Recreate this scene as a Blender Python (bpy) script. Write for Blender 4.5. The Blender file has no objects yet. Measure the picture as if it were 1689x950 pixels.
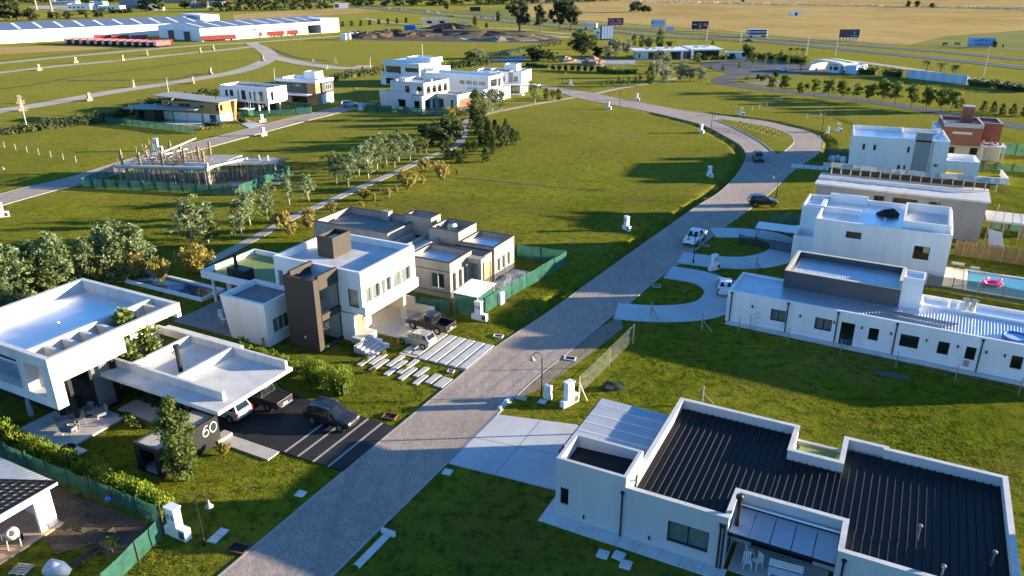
import bpy, bmesh, math, random
import numpy as np
from mathutils import Vector, Matrix

R = math.radians
rnd = random.Random(7)
scene = bpy.context.scene
COL = scene.collection

# ------------------------------------------------------------------ camera
CAM_H = 31.0
FPX, CXP, CYP = 1268.0, 844.5, 475.0          # focal length and centre in photo pixels (1689 x 950)
PITCH, ROLL = math.atan(520 / 1268), R(-0.27)
Fv = Vector((0, math.cos(PITCH), -math.sin(PITCH)))
_R0 = Vector((1, 0, 0)); _U0 = _R0.cross(Fv)
Rv = _R0 * math.cos(ROLL) + _U0 * math.sin(ROLL)
Uv = -_R0 * math.sin(ROLL) + _U0 * math.cos(ROLL)
cam_d = bpy.data.cameras.new('camera')
cam_d.sensor_width = 36; cam_d.lens = FPX * 36 / 1689
cam_d.clip_start = 0.5; cam_d.clip_end = 9000
cam = bpy.data.objects.new('camera', cam_d); COL.objects.link(cam)
m = Matrix.Identity(4)
for i in range(3):
    m[i][0], m[i][1], m[i][2] = Rv[i], Uv[i], -Fv[i]
m[2][3] = CAM_H
cam.matrix_world = m
scene.camera = cam

# ------------------------------------------------------------------ sky, sun, exposure
SUN_EL, SUN_AZ = R(9.2), R(3.0)              # azimuth measured from +X towards +Y
world = bpy.data.worlds.new('World'); scene.world = world; world.use_nodes = True
nt = world.node_tree; nt.nodes.clear()
sky = nt.nodes.new('ShaderNodeTexSky'); sky.sky_type = 'NISHITA'; sky.sun_disc = False
sky.sun_elevation = SUN_EL; sky.sun_rotation = R(90) - SUN_AZ
sky.air_density = 1.0; sky.dust_density = 0.0; sky.ozone_density = 5.6
bg = nt.nodes.new('ShaderNodeBackground'); bg.inputs['Strength'].default_value = 0.112
wo = nt.nodes.new('ShaderNodeOutputWorld')
nt.links.new(sky.outputs[0], bg.inputs[0]); nt.links.new(bg.outputs[0], wo.inputs[0])
sun_d = bpy.data.lights.new('sun', 'SUN'); sun_d.energy = 5.0; sun_d.angle = R(0.6); sun_d.color = (1, 0.85, 0.60)
sun = bpy.data.objects.new('sun', sun_d); COL.objects.link(sun)
ldir = Vector((math.cos(SUN_EL) * math.cos(SUN_AZ), math.cos(SUN_EL) * math.sin(SUN_AZ), math.sin(SUN_EL)))
sun.rotation_euler = ldir.to_track_quat('Z', 'Y').to_euler()
scene.view_settings.view_transform = 'Standard'; scene.view_settings.look = 'None'
scene.view_settings.gamma = 1; scene.view_settings.use_curve_mapping = False
scene.view_settings.exposure = 1.85
scene.render.engine = 'CYCLES'
scene.cycles.max_bounces = 6; scene.cycles.transparent_max_bounces = 16

# ------------------------------------------------------------------ measuring helpers
def at(px, py, z=0.0):
    """ground (or height z) point seen at a pixel of the calibrated photograph"""
    d = Rv * ((px - CXP) / FPX) - Uv * ((py - CYP) / FPX) + Fv
    t = (CAM_H - z) / -d.z
    return Vector((d.x * t, d.y * t, z))

def frame(ox, oy, deg):
    a = R(deg); c, s = math.cos(a), math.sin(a)
    return lambda u, v, z=0.0: Vector((ox + c * u - s * v, oy + s * u + c * v, z))

ANG = -27.5
SX, SY = -16.899, 60.563
S = frame(SX, SY, ANG)                       # frame of the near street: u across, v along

# ------------------------------------------------------------------ object helpers
def tag(o, label=None, cat=None, group=None, kind=None):
    if label: o['label'] = label
    if cat: o['category'] = cat
    if group: o['group'] = group
    if kind: o['kind'] = kind
    return o

def thing(name, label, cat, loc=(0, 0, 0), rz=0.0, group=None):
    o = bpy.data.objects.new(name, None); COL.objects.link(o)
    o.empty_display_size = 0.3
    o.location = loc; o.rotation_euler = (0, 0, R(rz))
    return tag(o, label, cat, group)

def inst(name, me, parent=None, loc=(0, 0, 0), rot=(0, 0, 0), sc=None):
    o = bpy.data.objects.new(name, me); COL.objects.link(o); o.parent = parent
    o.location = loc; o.rotation_euler = rot
    if sc is not None: o.scale = (sc, sc, sc) if isinstance(sc, (int, float)) else sc
    return o

def dup(root, loc, rz=0.0, sc=1.0, label=None, group=None):
    """copy of a thing with copies of its parts and sub-parts (mesh data shared)"""
    def rec(o, par):
        c = o.copy(); COL.objects.link(c); c.parent = par
        for ch in kids.get(o.name, []): rec(ch, c)
        return c
    kids = {}
    def scan(o):
        for ch in o.children: kids.setdefault(o.name, []).append(ch); scan(ch)
    scan(root)
    r = rec(root, None)
    r.location = loc; r.rotation_euler = (0, 0, R(rz)); r.scale = (sc, sc, sc) if isinstance(sc, (int, float)) else sc
    if label: r['label'] = label
    if group: r['group'] = group
    return r

ORD = ['first', 'second', 'third', 'fourth', 'fifth', 'sixth', 'seventh', 'eighth', 'ninth', 'tenth', 'eleventh', 'twelfth',
       'thirteenth', 'fourteenth', 'fifteenth', 'sixteenth', 'seventeenth', 'eighteenth', 'nineteenth', 'twentieth',
       'twenty-first', 'twenty-second', 'twenty-third', 'twenty-fourth', 'twenty-fifth', 'twenty-sixth', 'twenty-seventh', 'twenty-eighth', 'twenty-ninth', 'thirtieth']

class MB:
    """collects faces and links them as ONE mesh object"""
    def __init__(s): s.v = []; s.f = []; s.m = []; s.cur = 0
    def add(s, vs, fs):
        b = len(s.v); s.v += [tuple(x) for x in vs]; s.f += [tuple(b + i for i in f) for f in fs]; s.m += [s.cur] * len(fs)
        return s
    def box(s, x0, x1, y0, y1, z0, z1):
        return s.add([(x0, y0, z0), (x1, y0, z0), (x1, y1, z0), (x0, y1, z0), (x0, y0, z1), (x1, y0, z1), (x1, y1, z1), (x0, y1, z1)],
                     [(3, 2, 1, 0), (4, 5, 6, 7), (0, 1, 5, 4), (1, 2, 6, 5), (2, 3, 7, 6), (3, 0, 4, 7)])
    def mbox(s, M, a0, a1, d0, d1, z0, z1):
        return s.add([M(a, d, z) for z in (z0, z1) for a, d in ((a0, d0), (a1, d0), (a1, d1), (a0, d1))],
                     [(3, 2, 1, 0), (4, 5, 6, 7), (0, 1, 5, 4), (1, 2, 6, 5), (2, 3, 7, 6), (3, 0, 4, 7)])
    def prism(s, poly, z0, z1, bottom=True):
        n = len(poly)
        vs = [(p[0], p[1], z0) for p in poly] + [(p[0], p[1], z1) for p in poly]
        fs = [tuple(range(n, 2 * n))] + [(i, (i + 1) % n, n + (i + 1) % n, n + i) for i in range(n)]
        if bottom: fs.append(tuple(range(n - 1, -1, -1)))
        return s.add(vs, fs)
    def bar(s, p0, p1, w, h=None, up=(0, 0, 1)):
        h = h or w; p0, p1 = Vector(p0), Vector(p1); d = (p1 - p0).normalized(); u = Vector(up)
        if abs(d.dot(u)) > .98: u = Vector((1, 0, 0))
        a = d.cross(u).normalized() * w / 2; b = d.cross(a).normalized() * h / 2
        vs = [p + i * a + j * b for p in (p0, p1) for i, j in ((-1, -1), (1, -1), (1, 1), (-1, 1))]
        return s.add(vs, [(0, 1, 2, 3), (7, 6, 5, 4), (0, 4, 5, 1), (1, 5, 6, 2), (2, 6, 7, 3), (3, 7, 4, 0)])
    def tube(s, pts, r, n=8, cap=True):
        pts = [Vector(p) for p in pts]; rs = r if isinstance(r, (list, tuple)) else [r] * len(pts)
        rings = []; vs = []; fs = []
        ref = Vector((0.13, 0.99, 0.05))
        for i, p in enumerate(pts):
            d = (pts[min(i + 1, len(pts) - 1)] - pts[max(i - 1, 0)]).normalized()
            q = ref if abs(d.dot(ref)) < .95 else Vector((1, 0, 0))
            a = d.cross(q).normalized(); b = d.cross(a).normalized()
            for k in range(n):
                t = 2 * math.pi * k / n; vs.append(p + (a * math.cos(t) + b * math.sin(t)) * rs[i])
        for i in range(len(pts) - 1):
            for k in range(n):
                fs.append((i * n + k, i * n + (k + 1) % n, (i + 1) * n + (k + 1) % n, (i + 1) * n + k))
        if cap: fs += [tuple(range(n - 1, -1, -1)), tuple((len(pts) - 1) * n + k for k in range(n))]
        return s.add(vs, fs)
    def lathe(s, prof, c=(0, 0, 0), n=12):
        vs = []; fs = []
        for r_, z in prof:
            for k in range(n):
                t = 2 * math.pi * k / n; vs.append((c[0] + r_ * math.cos(t), c[1] + r_ * math.sin(t), c[2] + z))
        for i in range(len(prof) - 1):
            for k in range(n): fs.append((i * n + k, i * n + (k + 1) % n, (i + 1) * n + (k + 1) % n, (i + 1) * n + k))
        fs += [tuple(range(n - 1, -1, -1)), tuple((len(prof) - 1) * n + k for k in range(n))]
        return s.add(vs, fs)
    def mesh(s, name, mats, smooth=False, fix=True):
        me = bpy.data.meshes.new(name); me.from_pydata(s.v, [], s.f)
        for mm in (mats if isinstance(mats, (list, tuple)) else [mats]): me.materials.append(MAT[mm])
        if any(s.m): me.polygons.foreach_set('material_index', s.m)
        if fix:
            b = bmesh.new(); b.from_mesh(me); bmesh.ops.recalc_face_normals(b, faces=b.faces); b.to_mesh(me); b.free()
        if smooth: me.polygons.foreach_set('use_smooth', [True] * len(me.polygons))
        me.update(); return me
    def build(s, name, mats, parent=None, smooth=False, fix=True):
        return inst(name, s.mesh(name, mats, smooth, fix), parent)

def bevelled(o, w=0.02):
    md = o.modifiers.new('bevel', 'BEVEL'); md.width = w; md.segments = 2; md.limit_method = 'ANGLE'; md.angle_limit = R(40)
    return o

# ------------------------------------------------------------------ materials
MAT = {}
def _nodes(name):
    mt = bpy.data.materials.new(name); mt.use_nodes = True; n = mt.node_tree; n.nodes.clear(); MAT[name] = mt
    out = n.nodes.new('ShaderNodeOutputMaterial')
    return n, out
def _noise(n, co, scale, detail=4, rough=.6):
    t = n.nodes.new('ShaderNodeTexNoise'); t.inputs['Scale'].default_value = scale; t.inputs['Detail'].default_value = detail
    t.inputs['Roughness'].default_value = rough; n.links.new(co, t.inputs['Vector']); return t.outputs['Fac']
def _ramp(n, fac, stops):
    r = n.nodes.new('ShaderNodeValToRGB'); e = r.color_ramp.elements
    while len(e) < len(stops): e.new(.5)
    for i, (p, c) in enumerate(stops): e[i].position = p; e[i].color = (*c, 1)
    n.links.new(fac, r.inputs[0]); return r.outputs[0]
def _mix(n, fac, a, b, mode='MIX'):
    x = n.nodes.new('ShaderNodeMix'); x.data_type = 'RGBA'; x.blend_type = mode
    for s_, v in ((x.inputs[0], fac), (x.inputs[6], a), (x.inputs[7], b)):
        if hasattr(v, 'is_linked'): n.links.new(v, s_)
        elif isinstance(v, (int, float)): s_.default_value = v
        else: s_.default_value = (*v, 1)
    return x.outputs[2]
def _math(n, op, a, b=0.0):
    x = n.nodes.new('ShaderNodeMath'); x.operation = op
    for s_, v in ((x.inputs[0], a), (x.inputs[1], b)):
        if hasattr(v, 'is_linked'): n.links.new(v, s_)
        else: s_.default_value = v
    return x.outputs[0]
def _coord(n, world=False):
    if world: return n.nodes.new('ShaderNodeNewGeometry').outputs['Position']
    return n.nodes.new('ShaderNodeTexCoord').outputs['Object']
def _bsdf(n, out, col, rough, metal=0, bump=None, bs=.3, bd=.02, spec=.35):
    p = n.nodes.new('ShaderNodeBsdfPrincipled')
    if hasattr(col, 'is_linked'): n.links.new(col, p.inputs['Base Color'])
    else: p.inputs['Base Color'].default_value = (*col, 1)
    if hasattr(rough, 'is_linked'): n.links.new(rough, p.inputs['Roughness'])
    else: p.inputs['Roughness'].default_value = rough
    p.inputs['Metallic'].default_value = metal; p.inputs['Specular IOR Level'].default_value = spec
    if bump is not None:
        b = n.nodes.new('ShaderNodeBump'); b.inputs['Strength'].default_value = bs; b.inputs['Distance'].default_value = bd
        n.links.new(bump, b.inputs['Height']); n.links.new(b.outputs[0], p.inputs['Normal'])
    n.links.new(p.outputs[0], out.inputs[0]); return p

def plain(name, col, rough=.7, var=.12, sc=.6, metal=0, bump=0.25, bsc=40, spec=.35, streak=False):
    """painted / cast surface: soft blotches, fine grain"""
    n, out = _nodes(name); co = _coord(n)
    if streak:
        mp = n.nodes.new('ShaderNodeMapping'); mp.inputs['Scale'].default_value = (1, 1, .12); n.links.new(co, mp.inputs[0]); cs = mp.outputs[0]
    else: cs = co
    big = _noise(n, cs, sc, 5); fine = _noise(n, co, bsc, 3)
    k = _math(n, 'ADD', _math(n, 'MULTIPLY', big, .75), _math(n, 'MULTIPLY', fine, .25))
    lo = tuple(c * (1 - var * 1.6) for c in col); hi = tuple(min(1, c * (1 + var)) for c in col)
    c = _ramp(n, k, [(.3, lo), (.7, hi)])
    if streak:
        m2 = n.nodes.new('ShaderNodeMapping'); m2.inputs['Scale'].default_value = (1, 1, .05); n.links.new(co, m2.inputs[0])
        c = _mix(n, _ramp(n, _noise(n, m2.outputs[0], 2.2, 5, .75), [(.56, (0, 0, 0)), (.78, (.22, .22, .22))]), c, tuple(x * .66 for x in col))
    _bsdf(n, out, c, rough, metal, fine if bump else None, bump, .012, spec)

def concrete(name, col, board=0.0):
    n, out = _nodes(name); co = _coord(n)
    mp = n.nodes.new('ShaderNodeMapping'); mp.inputs['Scale'].default_value = (1, 1, .25); n.links.new(co, mp.inputs[0])
    a = _noise(n, mp.outputs[0], .9, 6, .65); b = _noise(n, co, 6, 4); f = _noise(n, co, 55, 2)
    k = _math(n, 'ADD', _math(n, 'MULTIPLY', a, .6), _math(n, 'MULTIPLY', b, .4))
    c = _ramp(n, k, [(.28, tuple(x * .62 for x in col)), (.5, col), (.75, tuple(min(1, x * 1.18) for x in col))])
    _bsdf(n, out, c, .85, 0, f, .35, .01, .25)

def metal_sheet(name, col, rough=.4, metal=.0, var=.1, spec=.5):
    n, out = _nodes(name); co = _coord(n)
    a = _noise(n, co, 1.3, 4); b = _noise(n, co, 12, 3)
    k = _math(n, 'ADD', _math(n, 'MULTIPLY', a, .7), _math(n, 'MULTIPLY', b, .3))
    c = _ramp(n, k, [(.3, tuple(x * (1 - var * 1.5) for x in col)), (.7, tuple(min(1, x * (1 + var)) for x in col))])
    rr = _math(n, 'ADD', _math(n, 'MULTIPLY', b, .25), rough - .1)
    _bsdf(n, out, c, rr, metal, None, spec=spec)

def ground_mat(name, stops, big=.035, mid=.35, fine=5.0, bs=.8, bd=.06, rough=.95, w=(.45, .3, .25), extra=None, spec=.12):
    n, out = _nodes(name); co = _coord(n, True)
    a = _noise(n, co, big, 5, .6); b = _noise(n, co, mid, 5, .6); c = _noise(n, co, fine, 4, .7)
    k = _math(n, 'ADD', _math(n, 'ADD', _math(n, 'MULTIPLY', a, w[0]), _math(n, 'MULTIPLY', b, w[1])), _math(n, 'MULTIPLY', c, w[2]))
    col = _ramp(n, k, stops)
    if extra: col = extra(n, co, col)
    h = _math(n, 'ADD', c, _math(n, 'MULTIPLY', _noise(n, co, fine * 3.2, 3, .7), .7))
    _bsdf(n, out, col, rough, 0, h, bs, bd, spec)

def _grass_extra(n, co, col):
    # plots mown at different times, drier or lusher
    mp = n.nodes.new('ShaderNodeMapping'); mp.inputs['Rotation'].default_value = (0, 0, R(27.5)); mp.inputs['Scale'].default_value = (.045, .06, 0); n.links.new(co, mp.inputs[0])
    vo = n.nodes.new('ShaderNodeTexVoronoi'); vo.distance = 'CHEBYCHEV'; vo.inputs['Scale'].default_value = 1; vo.inputs['Randomness'].default_value = .7; n.links.new(mp.outputs[0], vo.inputs['Vector'])
    sp = n.nodes.new('ShaderNodeSeparateColor'); n.links.new(vo.outputs['Color'], sp.inputs[0])
    col = _mix(n, _math(n, 'MULTIPLY', sp.outputs[0], .5), col, (.24, .21, .04)); col = _mix(n, _math(n, 'MULTIPLY', sp.outputs[1], .35), col, (.13, .19, .012))
    q = _noise(n, co, .55, 5, .75); col = _mix(n, _ramp(n, q, [(.52, (0, 0, 0)), (.70, (.7, .7, .7))]), col, (.28, .235, .05))
    # darker rough tufts and dry straw flecks
    t = _noise(n, co, 1.1, 5, .8); col = _mix(n, _ramp(n, t, [(.49, (0, 0, 0)), (.60, (.75, .75, .75))]), col, (.055, .095, .010))
    s_ = _noise(n, co, .13, 4, .7); col = _mix(n, _ramp(n, s_, [(.5, (0, 0, 0)), (.72, (.75, .75, .75))]), col, (.27, .22, .055))
    # drier towards the far plots
    sep = n.nodes.new('ShaderNodeSeparateXYZ'); n.links.new(co, sep.inputs[0])
    mr = n.nodes.new('ShaderNodeMapRange'); mr.inputs[1].default_value = 75; mr.inputs[2].default_value = 210
    mr.inputs[3].default_value = 0; mr.inputs[4].default_value = .55; n.links.new(sep.outputs[1], mr.inputs[0])
    return _mix(n, mr.outputs[0], col, (.30, .265, .065))

ground_mat('grass', [(.36, (.095, .140, .010)), (.46, (.225, .255, .020)), (.56, (.335, .325, .036)), (.66, (.42, .345, .075))], extra=_grass_extra, bs=1.0, bd=.36, spec=0, w=(.40, .36, .24))
def blade_mat():
    n, out = _nodes('grass_blade'); co = _coord(n, True)
    a = _noise(n, co, .035, 5, .6); b = _noise(n, co, .35, 5, .6); c = _noise(n, co, 5, 3, .7)
    k = _math(n, 'ADD', _math(n, 'ADD', _math(n, 'MULTIPLY', a, .45), _math(n, 'MULTIPLY', b, .3)), _math(n, 'MULTIPLY', c, .25))
    col = _grass_extra(n, co, _ramp(n, k, [(.36, (.115, .165, .011)), (.46, (.25, .29, .020)), (.56, (.35, .345, .034)), (.66, (.43, .35, .07))]))
    d = n.nodes.new('ShaderNodeBsdfDiffuse'); n.links.new(col, d.inputs[0]); t = n.nodes.new('ShaderNodeBsdfTranslucent'); n.links.new(col, t.inputs[0])
    mx = n.nodes.new('ShaderNodeMixShader'); mx.inputs[0].default_value = .45; n.links.new(d.outputs[0], mx.inputs[1]); n.links.new(t.outputs[0], mx.inputs[2]); n.links.new(mx.outputs[0], out.inputs[0])
blade_mat()
ground_mat('dry_field', [(.32, (.27, .20, .065)), (.47, (.42, .29, .11)), (.58, (.50, .36, .15)), (.7, (.36, .30, .09))], big=.010, mid=.06, fine=.9, bs=.8, bd=.5, spec=0)
ground_mat('green_field', [(.3, (.13, .15, .02)), (.55, (.22, .21, .04)), (.75, (.34, .27, .09))], big=.02, mid=.1, fine=1.5, bs=.5, bd=.2)
ground_mat('straw_verge', [(.3, (.20, .16, .07)), (.55, (.34, .27, .14)), (.75, (.42, .35, .20))], big=.05, mid=.4, fine=3)
ground_mat('soil', [(.3, (.05, .037, .025)), (.5, (.115, .085, .058)), (.72, (.20, .15, .10))], big=.1, mid=.8, fine=5, bs=1, bd=.12)
ground_mat('light_soil', [(.3, (.16, .12, .085)), (.5, (.25, .20, .15)), (.72, (.33, .27, .2))], big=.1, mid=.8, fine=5, bs=1, bd=.1)
ground_mat('gravel_path', [(.3, (.30, .26, .21)), (.5, (.42, .37, .31)), (.72, (.5, .45, .38))], big=.1, mid=.9, fine=9, bs=.6, bd=.03)
ground_mat('dirt_road', [(.3, (.36, .30, .22)), (.5, (.49, .42, .33)), (.72, (.57, .50, .40))], big=.05, mid=.3, fine=4, bs=.4, bd=.03)
ground_mat('concrete_floor', [(.3, (.36, .37, .38)), (.5, (.50, .50, .50)), (.7, (.58, .58, .57))], big=.2, mid=.9, fine=12, bs=.2, bd=.01, rough=.85)
ground_mat('asphalt', [(.3, (.020, .021, .023)), (.5, (.033, .034, .036)), (.72, (.055, .055, .057))], big=.25, mid=1.2, fine=30, bs=.4, bd=.01, rough=.75)
ground_mat('highway_asphalt', [(.3, (.085, .087, .09)), (.5, (.12, .122, .125)), (.72, (.16, .16, .16))], big=.02, mid=.2, fine=5, bs=.2, bd=.01)
ground_mat('gravel_white', [(.3, (.30, .27, .24)), (.5, (.46, .43, .39)), (.7, (.62, .58, .53))], big=.3, mid=3, fine=14, bs=1, bd=.05, w=(.2, .3, .5))

def paver_mat():
    n, out = _nodes('pavers'); co = _coord(n, True)
    mp = n.nodes.new('ShaderNodeMapping'); mp.inputs['Rotation'].default_value = (0, 0, R(-ANG + 45)); n.links.new(co, mp.inputs[0])
    br = n.nodes.new('ShaderNodeTexBrick'); n.links.new(mp.outputs[0], br.inputs['Vector'])
    br.inputs['Color1'].default_value = (.35, .275, .225, 1); br.inputs['Color2'].default_value = (.49, .40, .335, 1); br.inputs['Mortar'].default_value = (.22, .18, .15, 1)
    br.inputs['Scale'].default_value = 1; br.inputs['Brick Width'].default_value = .20; br.inputs['Row Height'].default_value = .10
    br.inputs['Mortar Size'].default_value = .006; br.offset = .5
    a = _noise(n, co, .12, 5); b = _noise(n, co, 1.3, 4); k = _math(n, 'ADD', _math(n, 'MULTIPLY', a, .6), _math(n, 'MULTIPLY', b, .4))
    col = _mix(n, 1, br.outputs['Color'], _ramp(n, k, [(.3, (.68, .68, .70)), (.7, (1.12, 1.1, 1.08))]), 'MULTIPLY')
    d = _noise(n, co, .45, 5, .7); col = _mix(n, _ramp(n, d, [(.55, (0, 0, 0)), (.75, (.5, .5, .5))]), col, (.30, .27, .235))
    w1 = n.nodes.new('ShaderNodeMapping'); w1.inputs['Rotation'].default_value = (0, 0, R(-ANG)); w1.inputs['Scale'].default_value = (1, .06, 1); n.links.new(co, w1.inputs[0])
    wn = _noise(n, w1.outputs[0], .9, 4, .6); col = _mix(n, _ramp(n, wn, [(.5, (0, 0, 0)), (.7, (.45, .45, .45))]), col, (.20, .17, .15))
    h = _math(n, 'SUBTRACT', _noise(n, co, 9, 3), br.outputs['Fac'])
    _bsdf(n, out, col, .85, 0, h, .5, .012, .3)
paver_mat()

plain('white_paint', (.79, .78, .76), .65, .075, .9, streak=True)
plain('off_white', (.66, .64, .60), .7, .07, .5, streak=True)
plain('cream', (.62, .55, .43), .7, .08)
plain('grey_paint', (.30, .30, .30), .7, .08)
plain('wall_grey_white', (.52, .51, .50), .75, .07, .5, bsc=25, streak=True)
plain('dark_brown', (.060, .047, .038), .75, .12, 1.2, bsc=18)
plain('dark_grey', (.085, .083, .085), .7, .12)
plain('black_panel', (.018, .018, .02), .45, .2, 1)
plain('frame_black', (.015, .015, .017), .4, .1, bump=0)
plain('frame_white', (.75, .75, .73), .4, .05, bump=0)
plain('pipe_black', (.02, .02, .022), .45, .1, bump=0)
concrete('concrete', (.43, .42, .40)); concrete('raw_concrete', (.33, .30, .265)); concrete('light_concrete', (.60, .58, .55)); concrete('slab_concrete', (.36, .34, .315))
concrete('block_grey', (.36, .35, .335))
plain('membrane', (.74, .77, .82), .34, .08, .35, metal=.92, bump=.10, bsc=8); plain('membrane_white', (.58, .58, .58), .6, .2, .5, bump=.12, bsc=8)
plain('membrane_grey', (.27, .28, .30), .7, .2, .5, bump=.2, bsc=8)
plain('green_membrane', (.23, .27, .085), .7, .1, .3, bump=.15, bsc=8)
metal_sheet('black_roof', (.010, .010, .012), .5, 0, .1, .22); metal_sheet('galvanised', (.66, .68, .72), .36, .75); metal_sheet('steel', (.30, .30, .31), .4, .7)
metal_sheet('blue_roof', (.16, .19, .26), .4, .2); metal_sheet('cream_metal', (.72, .71, .68), .5)
plain('tile_terrace', (.22, .20, .19), .6, .2, 1.4, bump=.15, bsc=6)
plain('brick', (.30, .11, .065), .85, .2, 3, bsc=12); plain('terracotta', (.42, .20, .11), .85, .15, 2); plain('terracotta_pale', (.52, .34, .23), .85, .15, 2)
plain('timber', (.25, .17, .10), .8, .25, 3, streak=True); plain('timber_grey', (.33, .28, .22), .85, .25, 2); plain('timber_pale', (.56, .48, .36), .8, .2, 3)
plain('wood_clad', (.42, .25, .105), .65, .2, 2, streak=True); plain('wood_door', (.52, .31, .12), .5, .15, 2, streak=True); plain('bamboo', (.30, .20, .10), .85, .35, 5, streak=True)
plain('stone_deck', (.50, .46, .41), .75, .1, 1.2); plain('stone_step', (.50, .49, .47), .8, .12, 1.5, bsc=25)
plain('rust', (.20, .075, .03), .9, .25, 3); plain('rubber', (.014, .014, .015), .8, .1, bump=0)
plain('blue_plastic', (.03, .12, .45), .4, .1, bump=0); plain('pink_plastic', (.80, .12, .28), .35, .08, bump=0); plain('tarp', (.40, .46, .55), .6, .2, 3)
plain('chair_grey', (.24, .25, .28), .7, .15); plain('sign_white', (.78, .78, .78), .6, .03, bump=0); plain('sign_blue', (.22, .42, .75), .6, .1, .4, bump=0)
plain('sign_red', (.22, .035, .045), .6, .05, bump=0); plain('sign_dark', (.025, .03, .04), .5, .2, .3, bump=0); plain('sign_purple', (.10, .03, .05), .5, .1, bump=0)
plain('sign_navy', (.03, .06, .17), .6, .05, bump=0); plain('sign_brown', (.10, .075, .06), .6, .5, .6, bump=0); plain('sign_orange', (.75, .22, .08), .6, .2, .5, bump=0)
plain('light_blue', (.42, .55, .72), .5, .06, bump=0); plain('court_blue', (.06, .20, .46), .8, .08); plain('rock', (.42, .28, .17), .9, .25, 1)
plain('trailer_red', (.34, .05, .05), .5, .12, bump=0); plain('lime_panel', (.20, .33, .07), .6, .1); plain('wool', (.62, .55, .44), .95, .2, 4)
for nm, c in (('silver', (.42, .42, .42)), ('champagne', (.40, .37, .30)), ('black', (.010, .010, .012)), ('dark', (.030, .032, .036)), ('white', (.74, .75, .76)), ('red', (.35, .03, .03)), ('blue', (.05, .10, .25))):
    n, out = _nodes('paint_' + nm); p = _bsdf(n, out, c, .38, .35 if nm in ('silver', 'champagne') else 0, spec=.5); p.inputs['Coat Weight'].default_value = .8; p.inputs['Coat Roughness'].default_value = .06
n, out = _nodes('car_glass'); _bsdf(n, out, (.012, .015, .018), .06, spec=.6)
n, out = _nodes('rim'); _bsdf(n, out, (.42, .42, .43), .3, .8)
n, out = _nodes('tail_red'); _bsdf(n, out, (.40, .01, .012), .2)
n, out = _nodes('head_clear'); _bsdf(n, out, (.70, .72, .75), .1, .2)
n, out = _nodes('dark_glass'); _bsdf(n, out, (.012, .016, .02), .05, spec=.6)

def glass(name, tint, refl=.22):
    n, out = _nodes(name); t = n.nodes.new('ShaderNodeBsdfTransparent'); t.inputs[0].default_value = (*tint, 1)
    g = n.nodes.new('ShaderNodeBsdfGlossy'); g.inputs['Roughness'].default_value = .02
    lw = n.nodes.new('ShaderNodeLayerWeight'); lw.inputs[0].default_value = .5; mx = n.nodes.new('ShaderNodeMixShader')
    fr = _math(n, 'ADD', _math(n, 'MULTIPLY', _math(n, 'POWER', lw.outputs['Facing'], 3.5), .55), refl * .2)
    n.links.new(fr, mx.inputs[0]); n.links.new(t.outputs[0], mx.inputs[1]); n.links.new(g.outputs[0], mx.inputs[2]); n.links.new(mx.outputs[0], out.inputs[0])
glass('glass', (.86, .90, .90), .25); glass('green_glass', (.55, .70, .62), .3)

def sheet(name, col, transl=.4, transp=.1, var=.15, sc=1.0):
    """thin woven or plastic sheet that lets some light through"""
    n, out = _nodes(name); co = _coord(n); k = _noise(n, co, sc, 5)
    c = _ramp(n, k, [(.3, tuple(x * (1 - var) for x in col)), (.7, tuple(min(1, x * (1 + var)) for x in col))])
    d = n.nodes.new('ShaderNodeBsdfDiffuse'); tl = n.nodes.new('ShaderNodeBsdfTranslucent'); tp = n.nodes.new('ShaderNodeBsdfTransparent')
    n.links.new(c, d.inputs[0]); n.links.new(c, tl.inputs[0])
    m1 = n.nodes.new('ShaderNodeMixShader'); m1.inputs[0].default_value = transl; n.links.new(d.outputs[0], m1.inputs[1]); n.links.new(tl.outputs[0], m1.inputs[2])
    m2 = n.nodes.new('ShaderNodeMixShader'); m2.inputs[0].default_value = transp; n.links.new(m1.outputs[0], m2.inputs[1]); n.links.new(tp.outputs[0], m2.inputs[2])
    n.links.new(m2.outputs[0], out.inputs[0])
sheet('green_net', (.055, .165, .125), .35, .2, .35, 1.2); sheet('dark_net', (.03, .05, .055), .2, .3); sheet('curtain', (.62, .60, .56), .4, .1)
sheet('polycarbonate', (.72, .75, .80), .5, .18, .06); sheet('net_fence', (.10, .13, .12), .2, .7)

def leaf(name, dark, mid_, light, sc=.9):
    n, out = _nodes(name); co = _coord(n); k = _noise(n, co, sc, 3, .7)
    oi = n.nodes.new('ShaderNodeObjectInfo')
    k = _math(n, 'ADD', k, _math(n, 'MULTIPLY', _math(n, 'SUBTRACT', oi.outputs['Random'], .5), .16))
    c = _ramp(n, k, [(.34, dark), (.5, mid_), (.66, light)])
    d = n.nodes.new('ShaderNodeBsdfPrincipled'); d.inputs['Roughness'].default_value = .65; d.inputs['Specular IOR Level'].default_value = .25; n.links.new(c, d.inputs['Base Color'])
    t = n.nodes.new('ShaderNodeBsdfTranslucent'); n.links.new(c, t.inputs[0])
    mx = n.nodes.new('ShaderNodeMixShader'); mx.inputs[0].default_value = .3
    n.links.new(d.outputs[0], mx.inputs[1]); n.links.new(t.outputs[0], mx.inputs[2]); n.links.new(mx.outputs[0], out.inputs[0])
leaf('leaf_silver', (.075, .115, .04), (.17, .22, .085), (.31, .36, .19))
leaf('leaf_green', (.05, .08, .014), (.12, .16, .03), (.22, .26, .06))
leaf('leaf_lime', (.08, .12, .015), (.16, .20, .03), (.26, .28, .05))
leaf('leaf_dark', (.025, .042, .013), (.05, .078, .022), (.095, .125, .035))
leaf('leaf_conifer', (.035, .060, .016), (.075, .105, .028), (.14, .165, .042))
leaf('leaf_euc', (.035, .052, .020), (.075, .095, .036), (.14, .155, .065), .35)
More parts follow.
